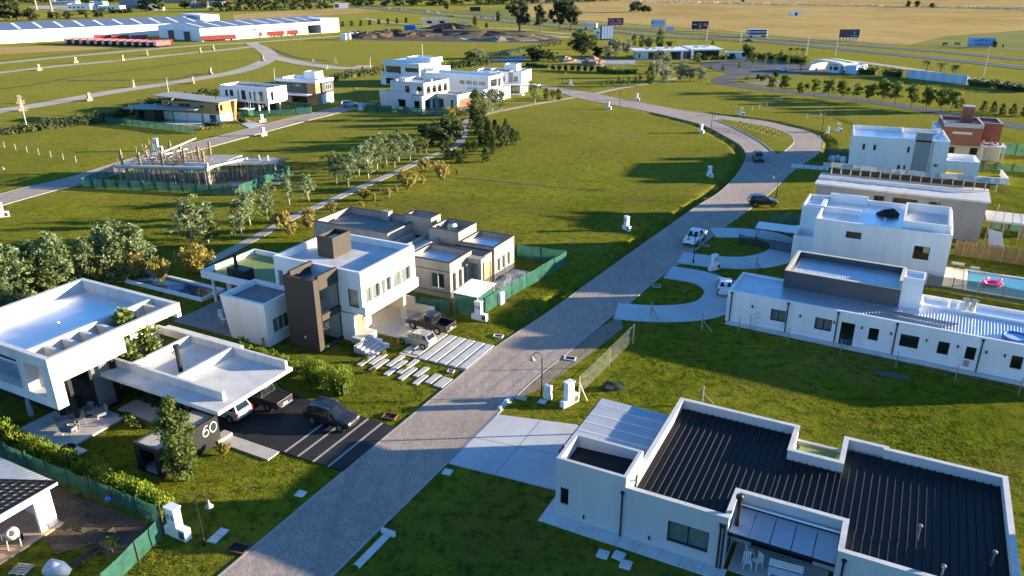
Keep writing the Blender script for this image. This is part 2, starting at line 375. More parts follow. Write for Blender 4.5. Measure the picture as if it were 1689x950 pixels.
leaf('leaf_yellow', (.17, .15, .03), (.32, .26, .055), (.46, .38, .10))
leaf('leaf_orange', (.24, .19, .045), (.40, .31, .09), (.52, .42, .15))
leaf('leaf_hedge', (.08, .13, .010), (.185, .245, .02), (.32, .36, .045))
leaf('leaf_willow', (.13, .15, .08), (.24, .26, .15), (.36, .38, .24))
plain('bark', (.14, .105, .075), .9, .3, 4); plain('bark_pale', (.42, .39, .33), .85, .2, 4)
n, out = _nodes('water'); co = _coord(n); _bsdf(n, out, (.10, .30, .38), .05, 0, _noise(n, co, 2.5, 2), .12, .03, .5)
n, out = _nodes('dark_water'); co = _coord(n); _bsdf(n, out, (.03, .07, .10), .05, 0, _noise(n, co, 2.5, 2), .1, .03, .5)
# ------------------------------------------------------------------ building kit
def wmap(side, b):
    x0, x1, y0, y1 = b
    return {'f': lambda a, d, z: (a, y0 + d, z), 'b': lambda a, d, z: (a, y1 - d, z),
            'l': lambda a, d, z: (x0 + d, a, z), 'r': lambda a, d, z: (x1 - d, a, z)}[side]

def window(par, M, a0, a1, za, zb, fm='frame_black', n=2, cur=False, d=.10, gm='glass', lab=None):
    w = .06; f = MB()
    f.mbox(M, a0, a0 + w, d, d + .07, za, zb); f.mbox(M, a1 - w, a1, d, d + .07, za, zb)
    f.mbox(M, a0 + w, a1 - w, d, d + .07, za, za + w); f.mbox(M, a0 + w, a1 - w, d, d + .07, zb - w, zb)
    step = (a1 - a0 - w) / n
    for i in range(1, n): f.mbox(M, a0 + i * step, a0 + i * step + w, d, d + .07, za + w, zb - w)
    o = f.build('window', fm, par)
    for i in range(n):
        q0, q1 = a0 + i * step + w, a0 + (i + 1) * step
        MB().mbox(M, q0, q1, d + .028, d + .040, za + w, zb - w).build('pane', gm, o)
    if cur:
        c = MB(); k = max(6, int((a1 - a0) * 10)); vs = []; fs = []
        for i in range(k + 1):
            a = a0 + (a1 - a0) * i / k; dd = d + .22 + .03 * (i % 2)
            vs += [M(a, dd, za - .05), M(a, dd, zb + .05)]
        fs = [(2 * i, 2 * i + 2, 2 * i + 3, 2 * i + 1) for i in range(k)]
        c.add(vs, fs).build('curtain', 'curtain', o, fix=False)
    return o

def door(par, M, a0, a1, za, zb, mat='wood_door', d=.08):
    o = MB().mbox(M, a0, a1, d, d + .06, za, zb).build('door', mat, par)
    MB().mbox(M, a1 - .16, a1 - .11, d - .05, d, za + .9, za + 1.3).build('handle', 'steel', o)
    return o

def shell(par, b, z0, z1, mat, op=None, t=.22, drop=.5, roof='membrane', cop=None, floor=True, name='wall'):
    """four walls with real openings, a roof deck behind a parapet; op: side -> [(a0,a1,za,zb,kind[,frame,n,curtain])]"""
    op = op or {}; x0, x1, y0, y1 = b; g = MB()
    for side in 'fblr':
        M = wmap(side, b); A0, A1 = (x0, x1) if side in 'fb' else (y0 + t, y1 - t)
        hs = op.get(side, [])
        aa = sorted({A0, A1, *[h[0] for h in hs], *[h[1] for h in hs]}); zz = sorted({z0, z1, *[h[2] for h in hs], *[h[3] for h in hs]})
        for i in range(len(aa) - 1):
            for j in range(len(zz) - 1):
                ac, zc = (aa[i] + aa[i + 1]) / 2, (zz[j] + zz[j + 1]) / 2
                if any(h[0] < ac < h[1] and h[2] < zc < h[3] for h in hs): continue
                for d in (0, t):
                    g.add([M(aa[i], d, zz[j]), M(aa[i + 1], d, zz[j]), M(aa[i + 1], d, zz[j + 1]), M(aa[i], d, zz[j + 1])], [(0, 1, 2, 3)])
        for h in hs:
            p0, p1, q0, q1 = h[:4]
            g.add([M(a, d, z) for a, z in ((p0, q0), (p1, q0), (p1, q1), (p0, q1)) for d in (0, t)], [(0, 1, 3, 2), (2, 3, 5, 4), (4, 5, 7, 6), (6, 7, 1, 0)])
        g.add([M(A0, 0, z1), M(A1, 0, z1), M(A1, t, z1), M(A0, t, z1), M(A0, 0, z0), M(A1, 0, z0), M(A1, t, z0), M(A0, t, z0)], [(0, 1, 2, 3), (4, 5, 6, 7), (0, 3, 7, 4), (1, 2, 6, 5)])
    w = g.build(name, mat, par, fix=False)
    for side, hs in op.items():
        M = wmap(side, b)
        for h in hs:
            k = h[4] if len(h) > 4 else 'w'
            if k == 'w': window(par, M, *h[:4], fm=h[5] if len(h) > 5 else 'frame_black', n=h[6] if len(h) > 6 else 1, cur=h[7] if len(h) > 7 else False)
            elif k == 'd': door(par, M, *h[:4], mat=h[5] if len(h) > 5 else 'wood_door')
    if roof: MB().box(x0 + t + .002, x1 - t - .002, y0 + t + .002, y1 - t - .002, z1 - drop - .2, z1 - drop).build('roof', roof, par)
    if floor: MB().box(x0 + t + .002, x1 - t - .002, y0 + t + .002, y1 - t - .002, z0 + .02, z0 + .09).build('floor', 'concrete', par)
    if cop:
        c = MB(); e = .04; tt = t + .04
        c.box(x0 - e, x1 + e, y0 - e, y0 + tt, z1 + .003, z1 + .06); c.box(x0 - e, x1 + e, y1 - tt, y1 + e, z1 + .003, z1 + .06)
        c.box(x0 - e, x0 + tt, y0 + tt, y1 - tt, z1 + .003, z1 + .06); c.box(x1 - tt, x1 + e, y0 + tt, y1 - tt, z1 + .003, z1 + .06)
        c.build('coping', cop, par)
    return w

def slab(par, name, x0, x1, y0, y1, z0, z1, mat): return MB().box(x0, x1, y0, y1, z0, z1).build(name, mat, par)

def pipe(par, x, y, z0, z1, mat='pipe_black', r=.055):
    o = MB().tube([(x, y, z0), (x, y, z1 - .15)], r, 8).build('downpipe', mat, par)
    MB().lathe([(r, 0), (r * 2.2, .18), (r * 2.2, .26)], (x, y, z1 - .2), 8).build('hopper', mat, o); return o

def ribbed(par, x0, x1, y0, y1, z0, z1, mat, pitch=.45, axis='y', name='roof_sheet', rib=.05, rw=.07):
    """trapezoid metal sheet roof: ribs run along `axis`, height goes z0 -> z1 along it"""
    g = MB(); vs = []; fs = []
    lo, hi = (x0, x1) if axis == 'y' else (y0, y1)
    prof = []; a = lo
    while a < hi - 1e-6:
        e = min(a + pitch, hi)
        prof += [(a, 0)]
        if e - a > rw * 3: prof += [(e - rw * 1.6, 0), (e - rw * 1.2, rib), (e - rw * .4, rib)]
        a = e
    prof.append((hi, 0))
    q0, q1 = (y0, y1) if axis == 'y' else (x0, x1)
    for a, h in prof:
        vs += [(a, q0, z0 + h), (a, q1, z1 + h)] if axis == 'y' else [(q0, a, z0 + h), (q1, a, z1 + h)]
    fs = [(2 * i, 2 * i + 2, 2 * i + 3, 2 * i + 1) for i in range(len(prof) - 1)]
    return g.add(vs, fs).build(name, mat, par, fix=False)

def text_on(par, s, size, loc, rot, mat, name='lettering', ext=.01, align='CENTER'):
    cu = bpy.data.curves.new('txt', 'FONT'); cu.body = s; cu.size = size; cu.extrude = ext; cu.align_x = align; cu.align_y = 'CENTER'; cu.resolution_u = 2
    t = bpy.data.objects.new('txt', cu); COL.objects.link(t); dg = bpy.context.evaluated_depsgraph_get()
    me = bpy.data.meshes.new_from_object(t.evaluated_get(dg)); bpy.data.objects.remove(t); bpy.data.curves.remove(cu)
    me.materials.clear(); me.materials.append(MAT[mat]); o = inst(name, me, par, loc, rot); return o

# ------------------------------------------------------------------ flat ground pieces
def smooth_line(pts, k=6):
    pts = [Vector(p) for p in pts]; out = []
    for i in range(len(pts) - 1):
        p0, p1, p2, p3 = pts[max(i - 1, 0)], pts[i], pts[i + 1], pts[min(i + 2, len(pts) - 1)]
        for j in range(k):
            t = j / k
            out.append(.5 * ((2 * p1) + (p2 - p0) * t + (2 * p0 - 5 * p1 + 4 * p2 - p3) * t * t + (3 * p1 - p0 - 3 * p2 + p3) * t ** 3))
    return out + [pts[-1]]

def ribbon(name, pts, w, z, mat, parent=None, th=.0, off=0.0):
    """strip along a line; w may be a list; th > 0 gives it sides"""
    n = len(pts); ws = w if isinstance(w, (list, tuple)) else [w] * n; g = MB(); L = []; Q = []
    for i, p in enumerate(pts):
        d = (pts[min(i + 1, n - 1)] - pts[max(i - 1, 0)]); d.z = 0; d.normalize(); s_ = Vector((-d.y, d.x, 0))
        L.append(p + s_ * (off + ws[i] / 2)); Q.append(p + s_ * (off - ws[i] / 2))
    vs = [(p.x, p.y, z) for p in L] + [(p.x, p.y, z) for p in Q]
    fs = [(i, n + i, n + i + 1, i + 1) for i in range(n - 1)]
    if th:
        vs += [(p.x, p.y, z - th) for p in L] + [(p.x, p.y, z - th) for p in Q]
        fs += [(i, i + 1, 2 * n + i + 1, 2 * n + i) for i in range(n - 1)] + [(n + i, 3 * n + i, 3 * n + i + 1, n + i + 1) for i in range(n - 1)]
        fs += [(0, 2 * n, 3 * n, n), (n - 1, 2 * n - 1, 4 * n - 1, 3 * n - 1)]
    return g.add(vs, fs).build(name, mat, parent)

def flat(name, poly, z, mat, parent=None, th=0.0):
    g = MB()
    if th: g.prism([(p[0], p[1]) for p in poly], z - th, z, False)
    else: g.add([(p[0], p[1], z) for p in poly], [tuple(range(len(poly)))])
    return g.build(name, mat, parent)

def struct(o): o['kind'] = 'structure'; return o

# ------------------------------------------------------------------ plants
def leaves(clumps, size, seed, up=.3, aspect=1.6, outward=.6, vert=0.0):
    """leaf-sized quads spread through clumps: (cx,cy,cz,rx,ry,rz,count)"""
    g = np.random.default_rng(seed); V = []; 
    for (cx, cy, cz, rx, ry, rz, k) in clumps:
        d = g.normal(size=(k, 3)); d /= np.linalg.norm(d, axis=1)[:, None]
        rr = g.random(k)[:, None] ** .45
        p = np.array([cx, cy, cz]) + d * rr * np.array([rx, ry, rz])
        nrm = d * outward + g.normal(size=(k, 3)) * .7 + np.array([0, 0, up]); nrm /= np.linalg.norm(nrm, axis=1)[:, None]
        t = np.cross(nrm, g.normal(size=(k, 3))); t /= np.linalg.norm(t, axis=1)[:, None]
        if vert: t = t * (1 - vert) + np.array([0, 0, 1]) * vert + d * .3 * vert; t /= np.linalg.norm(t, axis=1)[:, None]; nrm = np.cross(t, g.normal(size=(k, 3))); nrm /= np.linalg.norm(nrm, axis=1)[:, None]
        b = np.cross(nrm, t)
        s_ = size * (.6 + .8 * g.random(k))[:, None]
        t = t * s_ * aspect / 2; b = b * s_ / 2
        V.append(np.stack([p - t, p - b * .9, p + t, p + b * .9], 1).reshape(-1, 3))
    V = np.concatenate(V); return V

def leaf_mesh(name, V, mat):
    n = len(V) // 4; me = bpy.data.meshes.new(name)
    me.vertices.add(len(V)); me.vertices.foreach_set('co', V.astype('f').ravel())
    me.loops.add(len(V)); me.loops.foreach_set('vertex_index', np.arange(len(V), dtype='i'))
    me.polygons.add(n); me.polygons.foreach_set('loop_start', np.arange(0, len(V), 4, dtype='i'))
    me.materials.append(MAT[mat]); me.update(calc_edges=True); return me

def crown_clumps(seed, h0, h1, rad, n, per, shape='oval', cr=.28):
    g = random.Random(seed); out = []
    H = h1 - h0
    if shape == 'oval':
        # uneven crown: a few big limbs' worth of foliage, each with its own cluster of clumps
        lobes = []
        for k in range(7):
            t = .12 + .8 * (k + g.random()) / 7; a = k * 2.4 + g.uniform(-.5, .5); rr = rad * math.sin(math.pi * min(.93, .12 + t * .8)) ** .7 * g.uniform(.25, .72)
            lobes.append((rr * math.cos(a), rr * math.sin(a), h0 + t * H, g.uniform(.75, 1.3)))
        lobes.append((0, 0, h0 + .55 * H, 1.2))
        for i in range(n):
            L = lobes[i % len(lobes)]; sd = .24 * rad * L[3]; c = cr * rad * g.uniform(.6, 1.3) * .95
            out.append((L[0] + g.gauss(0, sd), L[1] + g.gauss(0, sd), max(h0, L[2] + g.gauss(0, .09 * H * L[3])), c, c, c * .85, per))
        return out
    for i in range(n):
        t = g.random(); a = g.random() * 6.283
        prof = {'oval': math.sin(math.pi * min(.97, max(.06, t * .92 + .04))) ** .6, 'column': min(1, 3.2 * (1 - t)) * min(1, .45 + 3 * t),
                'cone': (1 - t) ** .55 * .95 + .04, 'umbrella': .5 + .5 * t if t < .75 else 1.9 * (1.02 - t) + .5, 'fan': .35 + .65 * t, 'fanoval': (.75 - .1 * t if t < .6 else .69 * (1.02 - t) / .42 + .1) * (1.25 if g.random() < .25 else 1)}[shape]
        r_ = rad * prof * math.sqrt(g.uniform(.12, 1)) * g.uniform(.85, 1.12); c = cr * rad * g.uniform(.7, 1.35)
        out.append((r_ * math.cos(a), r_ * math.sin(a), h0 + t * H, c, c, c * .85, per))
    return out

TRUNK = {}
def trunk_mesh(key, H, r, mat, seed, limbs=5, top=.75, spread=.3, crook=.03):
    g = random.Random(seed); b = MB(); pts = []; k = 5; x = y = 0
    for i in range(k + 1):
        pts.append((x, y, H * top * i / k)); x += g.uniform(-1, 1) * crook * H; y += g.uniform(-1, 1) * crook * H
    b.tube(pts, [r * (1.25 - .95 * i / k) for i in range(k + 1)], 7)
    for i in range(limbs):
        t = g.uniform(.35, .95); q = pts[int(t * k)]; a = g.random() * 6.283; L = spread * H * g.uniform(.6, 1.1)
        b.tube([q, (q[0] + math.cos(a) * L * .5, q[1] + math.sin(a) * L * .5, q[2] + L * .45), (q[0] + math.cos(a) * L, q[1] + math.sin(a) * L, q[2] + L * 1.0)], [r * .45, r * .3, r * .12], 5)
    return b.mesh(key + '_trunk', mat, True)

SPEC = {}
def species(key, H, rad, h0, mat, bark, shape, n, per, size, r, nvar=3, limbs=5, cr=.28, crook=.02, top=.75, aspect=1.6, spread=.3):
    L = []
    for v in range(nvar):
        sd = hash(key) % 1 + sum(map(ord, key)) * 31 + v * 7
        cl = crown_clumps(sd, h0, H, rad, n, per, shape, cr)
        L.append((trunk_mesh(key, H, r, bark, sd, limbs, top, spread, crook), leaf_mesh(key + '_crown', leaves(cl, size, sd, aspect=aspect), mat)))
    SPEC[key] = (L, H)
species('poplar', 6, 1.75, 1.2, 'leaf_silver', 'bark_pale', 'oval', 58, 30, .19, .10, limbs=7, cr=.25, spread=.22)
species('sapling', 3.2, .75, 1.0, 'leaf_lime', 'bark_pale', 'oval', 34, 22, .15, .04)
species('round_tree', 4, 1.5, .95, 'leaf_lime', 'bark', 'oval', 80, 30, .18, .07)
species('conifer', 4, 1.55, .15, 'leaf_conifer', 'bark', 'cone', 70, 26, .20, .06, limbs=3, cr=.2, top=.9)
species('eucalyptus', 17, 6, 4.5, 'leaf_euc', 'bark', 'oval', 60, 60, .75, .45, limbs=9, cr=.30, crook=.03)
species('broad_tree', 9, 5.2, 2.2, 'leaf_dark', 'bark', 'oval', 75, 60, .42, .3, limbs=8, cr=.3)
species('willow', 7, 3.4, .8, 'leaf_willow', 'bark', 'oval', 60, 34, .32, .16, limbs=7, cr=.26)
species('green_tree', 6, 1.7, .6, 'leaf_green', 'bark', 'column', 80, 36, .22, .09)
species('column_tree', 6.2, 1.15, .4, 'leaf_green', 'bark', 'column', 120, 46, .15, .07, nvar=1, cr=.34)
species('dark_bush', 3.4, 1.9, .2, 'leaf_dark', 'bark', 'oval', 70, 30, .24, .06)
species('silver_bush', 6, 2.6, .25, 'leaf_silver', 'bark', 'fanoval', 95, 40, .21, .08, cr=.22, limbs=6, spread=.18)
species('far_tree', 10, 4.5, 1.0, 'leaf_euc', 'bark', 'oval', 40, 36, .8, .3, limbs=4, cr=.34)
def fan_shrub(key, H, rad, mat, n, size):
    L = []
    for v in range(3):
        g = random.Random(v * 13 + len(key)); st = MB(); cl = []
        for i in range(n):
            a = g.random() * 6.283; r_ = rad * math.sqrt(g.random()); h = H * g.uniform(.6, 1) * (1 - .25 * r_ / rad)
            tip = (r_ * math.cos(a), r_ * math.sin(a), h); st.tube([(0, 0, 0), (tip[0] * .4, tip[1] * .4, h * .5), tip], [.02, .013, .005], 3, False)
            for t in (.4, .55, .7, .85, 1.0):
                q = t * (.4 + .6 * t); cl.append((tip[0] * q, tip[1] * q, h * t, .12 * rad + .06, .12 * rad + .06, .1 * H, 6))
        L.append((st.mesh(key + '_stems', 'bark'), leaf_mesh(key + '_crown', leaves([(*c[:6], 11) for c in cl], size * .75, v, up=.9, aspect=3.0, vert=.55), mat)))
    SPEC[key] = (L, H)
fan_shrub('yellow_shrub', 2.2, 1.0, 'leaf_yellow', 40, .12)
fan_shrub('orange_shrub', 2.2, .8, 'leaf_orange', 34, .12)
def palm_species():
    L = []
    for v in range(2):
        g = random.Random(v); t = MB().tube([(0, 0, 0), (.05, 0, 1.5), (.02, .05, 3)], [.17, .13, .11], 8)
        fr = MB()
        for i in range(16):
            a = 6.283 * i / 16 + g.uniform(-.2, .2); e = g.uniform(-.1, .9); ln = g.uniform(1.2, 1.6); pr_ = []
            for k in range(6):
                s_ = k / 5; pr_.append((math.cos(a) * ln * s_, math.sin(a) * ln * s_, 3 + e * ln * s_ - 1.0 * ln * s_ * s_))
            for k in range(5):
                w0, w1 = .22 * math.sin(math.pi * (k + .25) / 5.3), .22 * math.sin(math.pi * (k + 1.15) / 5.3); px, py = -math.sin(a), math.cos(a)
                A, B = pr_[k], pr_[k + 1]
                for sg in (-1, 1):
                    fr.add([A, B, (B[0] + sg * px * w1, B[1] + sg * py * w1, B[2] - .12), (A[0] + sg * px * w0, A[1] + sg * py * w0, A[2] - .12)], [(0, 1, 2, 3)])
        L.append((t.mesh('palm_trunk', 'bark', True), fr.mesh('palm_fronds', 'leaf_green', fix=False)))
    SPEC['palm'] = (L, 4)
palm_species()

PLANTN = {}
def plant(key, name, label, cat, loc, H=None, group=None, wide=1.0, part=('trunk', 'crown')):
    L, H0 = SPEC[key]; k = PLANTN.get(key, 0); PLANTN[key] = k + 1
    tm, cm = L[k % len(L)]; s_ = (H or H0) / H0
    t = thing(name, label, cat, loc, (k * 137.5) % 360, group); t.scale = (s_ * wide, s_ * wide, s_)
    inst(part[0], tm, t); inst(part[1], cm, t); return t

def hedge(name, label, pts, w, h, mat='leaf_hedge', size=.16, dens=90, seed=1, lump=.35, group=None, cat='hedge', core='leaf_dark'):
    """clipped or shaggy row: leaf clumps along a line round a twiggy core"""
    g = random.Random(seed); cl = []; pts = [Vector(p) for p in pts]
    base = pts[0].copy(); tot = 0
    cb = MB()
    for a, b in zip(pts, pts[1:]):
        L = (b - a).length; n = max(1, int(L / (w * .55))); d = (b - a).normalized(); s_ = Vector((-d.y, d.x, 0))
        for i in range(n):
            hh = h * g.uniform(1 - lump, 1 + lump * .35)
            for lay in range(max(1, int(round(h / w * 1.1)))):
                nl = max(1, int(round(h / w * 1.1))); z = hh * (lay + .55) / nl
                q = a + d * (L * (i + g.uniform(.2, .8)) / n) + s_ * g.uniform(-.15, .15) * w - base
                cl.append((q.x, q.y, z, w * g.uniform(.42, .6), w * g.uniform(.42, .6), hh / nl * .62, int(dens * w * w * .9 / (size * 6)) + 8))
        p0, p1 = a - base, b - base
        dd = (p1 - p0).normalized() * min(w * .3, (p1 - p0).length * .2); cb.bar(p0 + dd + Vector((0, 0, h * .28)), p1 - dd + Vector((0, 0, h * .28)), w * .32, h * .5)
    t = thing(name, label, cat, base, 0, group)
    fz = mat == 'leaf_hedge'
    if fz: cl = [(*c[:6], int(c[6] * 2.2)) for c in cl]
    inst('foliage', leaf_mesh(name, leaves(cl, size * (.55 if fz else 1), seed, up=.5, aspect=3.2 if fz else 1.6, vert=.6 if fz else 0), mat), t); cb.build('core', core, t)
    return t

# ------------------------------------------------------------------ fences
def net_fence(name, label, pts, h=1.7, step=2.4, mat='green_net', post='dark_brown', seed=0, group=None, torn=0.0):
    g = random.Random(seed + 5); base = Vector(pts[0]); t = thing(name, label, 'fence', base, 0, group)
    pm = MB().box(-.04, .04, -.04, .04, 0, h + .04).mesh('post', post); first = True
    for a, b in zip(pts, pts[1:]):
        a, b = Vector(a) - base, Vector(b) - base; n = max(1, round((b - a).length / step))
        for i in range(n + 1):
            if i == 0 and not first: continue
            p = a + (b - a) * i / n; inst('post', pm, t, p, (g.uniform(-.03, .03), g.uniform(-.03, .03), 0))
        d = (b - a).normalized(); s_ = Vector((d.y, -d.x, 0)); first = False
        for i in range(n):
            p, q = a + (b - a) * (i + .02) / n, a + (b - a) * (i + .98) / n; c = MB(); vs = []; K = 6
            sag = g.uniform(.02, .12) + torn * g.random()
            for k in range(K + 1):
                u = k / K; w = p + (q - p) * u; dr = sag * math.sin(math.pi * u)
                for j in range(4):
                    z = .05 + (h - .05 - dr) * j / 3; o = s_ * (.055 + .05 * math.sin(math.pi * u) * math.sin(math.pi * j / 3) * g.uniform(.4, 1.4)); vs.append((w.x + o.x, w.y + o.y, z))
            fs = [(k * 4 + j, k * 4 + 4 + j, k * 4 + 5 + j, k * 4 + 1 + j) for k in range(K) for j in range(3)]
            c.add(vs, fs).build('net_panel', mat, t, True, False)
    return t

def wire_fence(name, label, pts, h=1.5, n=5, wires=5, post='timber_grey', group=None, r=.05, brace=True):
    base = Vector(pts[0]); t = thing(name, label, 'fence', base, 0, group); pm = MB().tube([(0, 0, 0), (.01, 0, h)], [r, r * .85], 7).mesh('post', post)
    P_ = [Vector(p) - base for p in pts]
    for a, b in zip(P_, P_[1:]):
        for i in range(n + 1): inst('post', pm, t, a + (b - a) * i / n)
        for k in range(wires):
            z = h * (.2 + .76 * k / max(1, wires - 1)); MB().tube([a + Vector((0, 0, z)), b + Vector((0, 0, z))], .008, 4, False).build('wire', 'steel', t)
    if brace: MB().bar(P_[0] + Vector((0, 0, h * .7)), P_[0] + Vector((.6, -.5, 0)), .07).build('brace', post, t)
    return t

# ------------------------------------------------------------------ street furniture prototypes
def lamp_post(label, loc, rz, h=4.0):
    t = thing('street_lamp', label, 'street lamp', loc, rz, 'street lamps'); g = MB()
    pts = [(0, 0, 0), (0, 0, h * .82)] + [(.38 - .38 * math.cos(a), 0, h * .82 + .42 * math.sin(a)) for a in (R(30), R(60), R(90), R(120), R(150))] + [(.78, 0, h * .83)]
    g.tube(pts, [.055, .045] + [.03] * 6, 8).build('pole', 'pipe_black', t, True)
    MB().lathe([(.09, 0), (.11, .5), (.06, .55)], (0, 0, 0), 10).build('base', 'pipe_black', t)
    MB().lathe([(.04, .12), (.06, 0), (.10, -.16), (.25, -.34), (.24, -.345), (.08, -.15)], (.78, 0, h * .83), 14).build('lamp_shade', 'grey_paint', t, True)
    MB().lathe([(.02, -.2), (.07, -.24), (.07, -.32), (.02, -.36)], (.78, 0, h * .83), 10).build('bulb', 'sign_white', t)
    return t

def meter_pillar(label, loc, rz, sc=1.0, mat='white_paint', name='meter_pillar', group='white meter pillars beside the streets'):
    t = thing(name, label, 'pillar', loc, rz, group); t.scale = (sc,) * 3
    bevelled(MB().box(-.32, .32, -.22, .22, 0, 1.75).build('body', mat, t), .015)
    MB().box(-.36, .36, -.26, .26, 1.753, 1.85).build('cap', mat, t)
    bevelled(MB().box(.323, .85, -.20, .20, 0, .68).build('low_box', mat, t), .015); bevelled(MB().box(-.70, -.323, -.20, .20, 0, .5).build('side_box', mat, t), .015)
    for x in (-.15, .15): MB().box(x - .09, x + .09, -.245, -.222, 1.15, 1.48).build('meter_door', 'grey_paint', t)
    MB().box(.42, .76, -.222, -.202, .12, .55).build('box_door', 'dark_grey', t)
    return t

def pit(label, loc, rz, w=.9, l=.6, mat='rust'):
    t = thing('drain_pit', label, 'drain', loc, rz, 'open drain pits in the verge'); e = .08
    g = MB(); g.box(-w / 2, w / 2, -l / 2, -l / 2 + e, 0, .11); g.box(-w / 2, w / 2, l / 2 - e, l / 2, 0, .11)
    g.box(-w / 2, -w / 2 + e, -l / 2 + e, l / 2 - e, 0, .11); g.box(w / 2 - e, w / 2, -l / 2 + e, l / 2 - e, 0, .11); g.build('rim', mat, t)
    MB().box(-w / 2 + e, w / 2 - e, -l / 2 + e, l / 2 - e, .005, .03).build('dark_infill', 'rubber', t); return t  # flat plate, its black stands in for the shade down the pit

# ------------------------------------------------------------------ vehicles (front is +x)
CARS = {
 # stations: x, low z, belt z, roof z (0 = none), half width sill, belt, roof
 'hatch': dict(L=3.8, W=1.64, wb=(1.20, -1.25), wr=.30, st=[(-1.90, .42, .78, 0, .70, .72, 0), (-1.84, .28, .93, 0, .76, .78, 0), (-1.52, .24, .96, 1.36, .80, .80, .60), (-1.0, .22, .95, 1.43, .81, .82, .63), (-.35, .22, .93, 1.44, .81, .82, .63), (.15, .22, .92, 1.38, .81, .82, .60), (.90, .22, .90, 0, .80, .80, 0), (1.45, .25, .80, 0, .77, .76, 0), (1.80, .28, .66, 0, .70, .68, 0), (1.90, .36, .56, 0, .60, .58, 0)]),
 'suv': dict(L=4.4, W=1.82, wb=(1.38, -1.32), wr=.35, st=[(-2.2, .5, .86, 0, .78, .80, 0), (-2.12, .36, 1.05, 0, .85, .86, 0), (-1.82, .32, 1.08, 1.58, .88, .88, .66), (-1.1, .30, 1.06, 1.68, .90, .90, .70), (-.3, .30, 1.04, 1.68, .90, .90, .70), (.35, .30, 1.03, 1.58, .90, .90, .66), (1.05, .30, 1.02, 0, .89, .88, 0), (1.75, .34, .94, 0, .86, .84, 0), (2.08, .36, .80, 0, .79, .76, 0), (2.2, .45, .66, 0, .70, .66, 0)]),
 'sedan': dict(L=4.5, W=1.76, wb=(1.38, -1.32), wr=.32, st=[(-2.25, .45, .80, 0, .74, .74, 0), (-2.15, .30, .96, 0, .80, .80, 0), (-1.55, .25, .98, 0, .85, .84, 0), (-.95, .24, .96, 1.36, .86, .86, .60), (-.3, .24, .94, 1.44, .87, .87, .63), (.3, .24, .93, 1.38, .87, .87, .60), (1.05, .24, .92, 0, .86, .85, 0), (1.8, .28, .80, 0, .82, .79, 0), (2.15, .30, .66, 0, .75, .72, 0), (2.25, .38, .56, 0, .64, .62, 0)]),
 'pickup': dict(L=5.2, W=1.84, wb=(1.55, -1.45), wr=.38, st=[(-.82, .40, 1.10, 1.70, .90, .90, .66), (-.45, .38, 1.10, 1.76, .90, .90, .70), (.1, .38, 1.08, 1.77, .90, .90, .70), (.55, .38, 1.07, 1.68, .90, .90, .66), (1.25, .38, 1.06, 0, .90, .88, 0), (2.05, .40, .99, 0, .88, .84, 0), (2.45, .42, .86, 0, .82, .78, 0), (2.6, .5, .70, 0, .72, .68, 0)]),
}
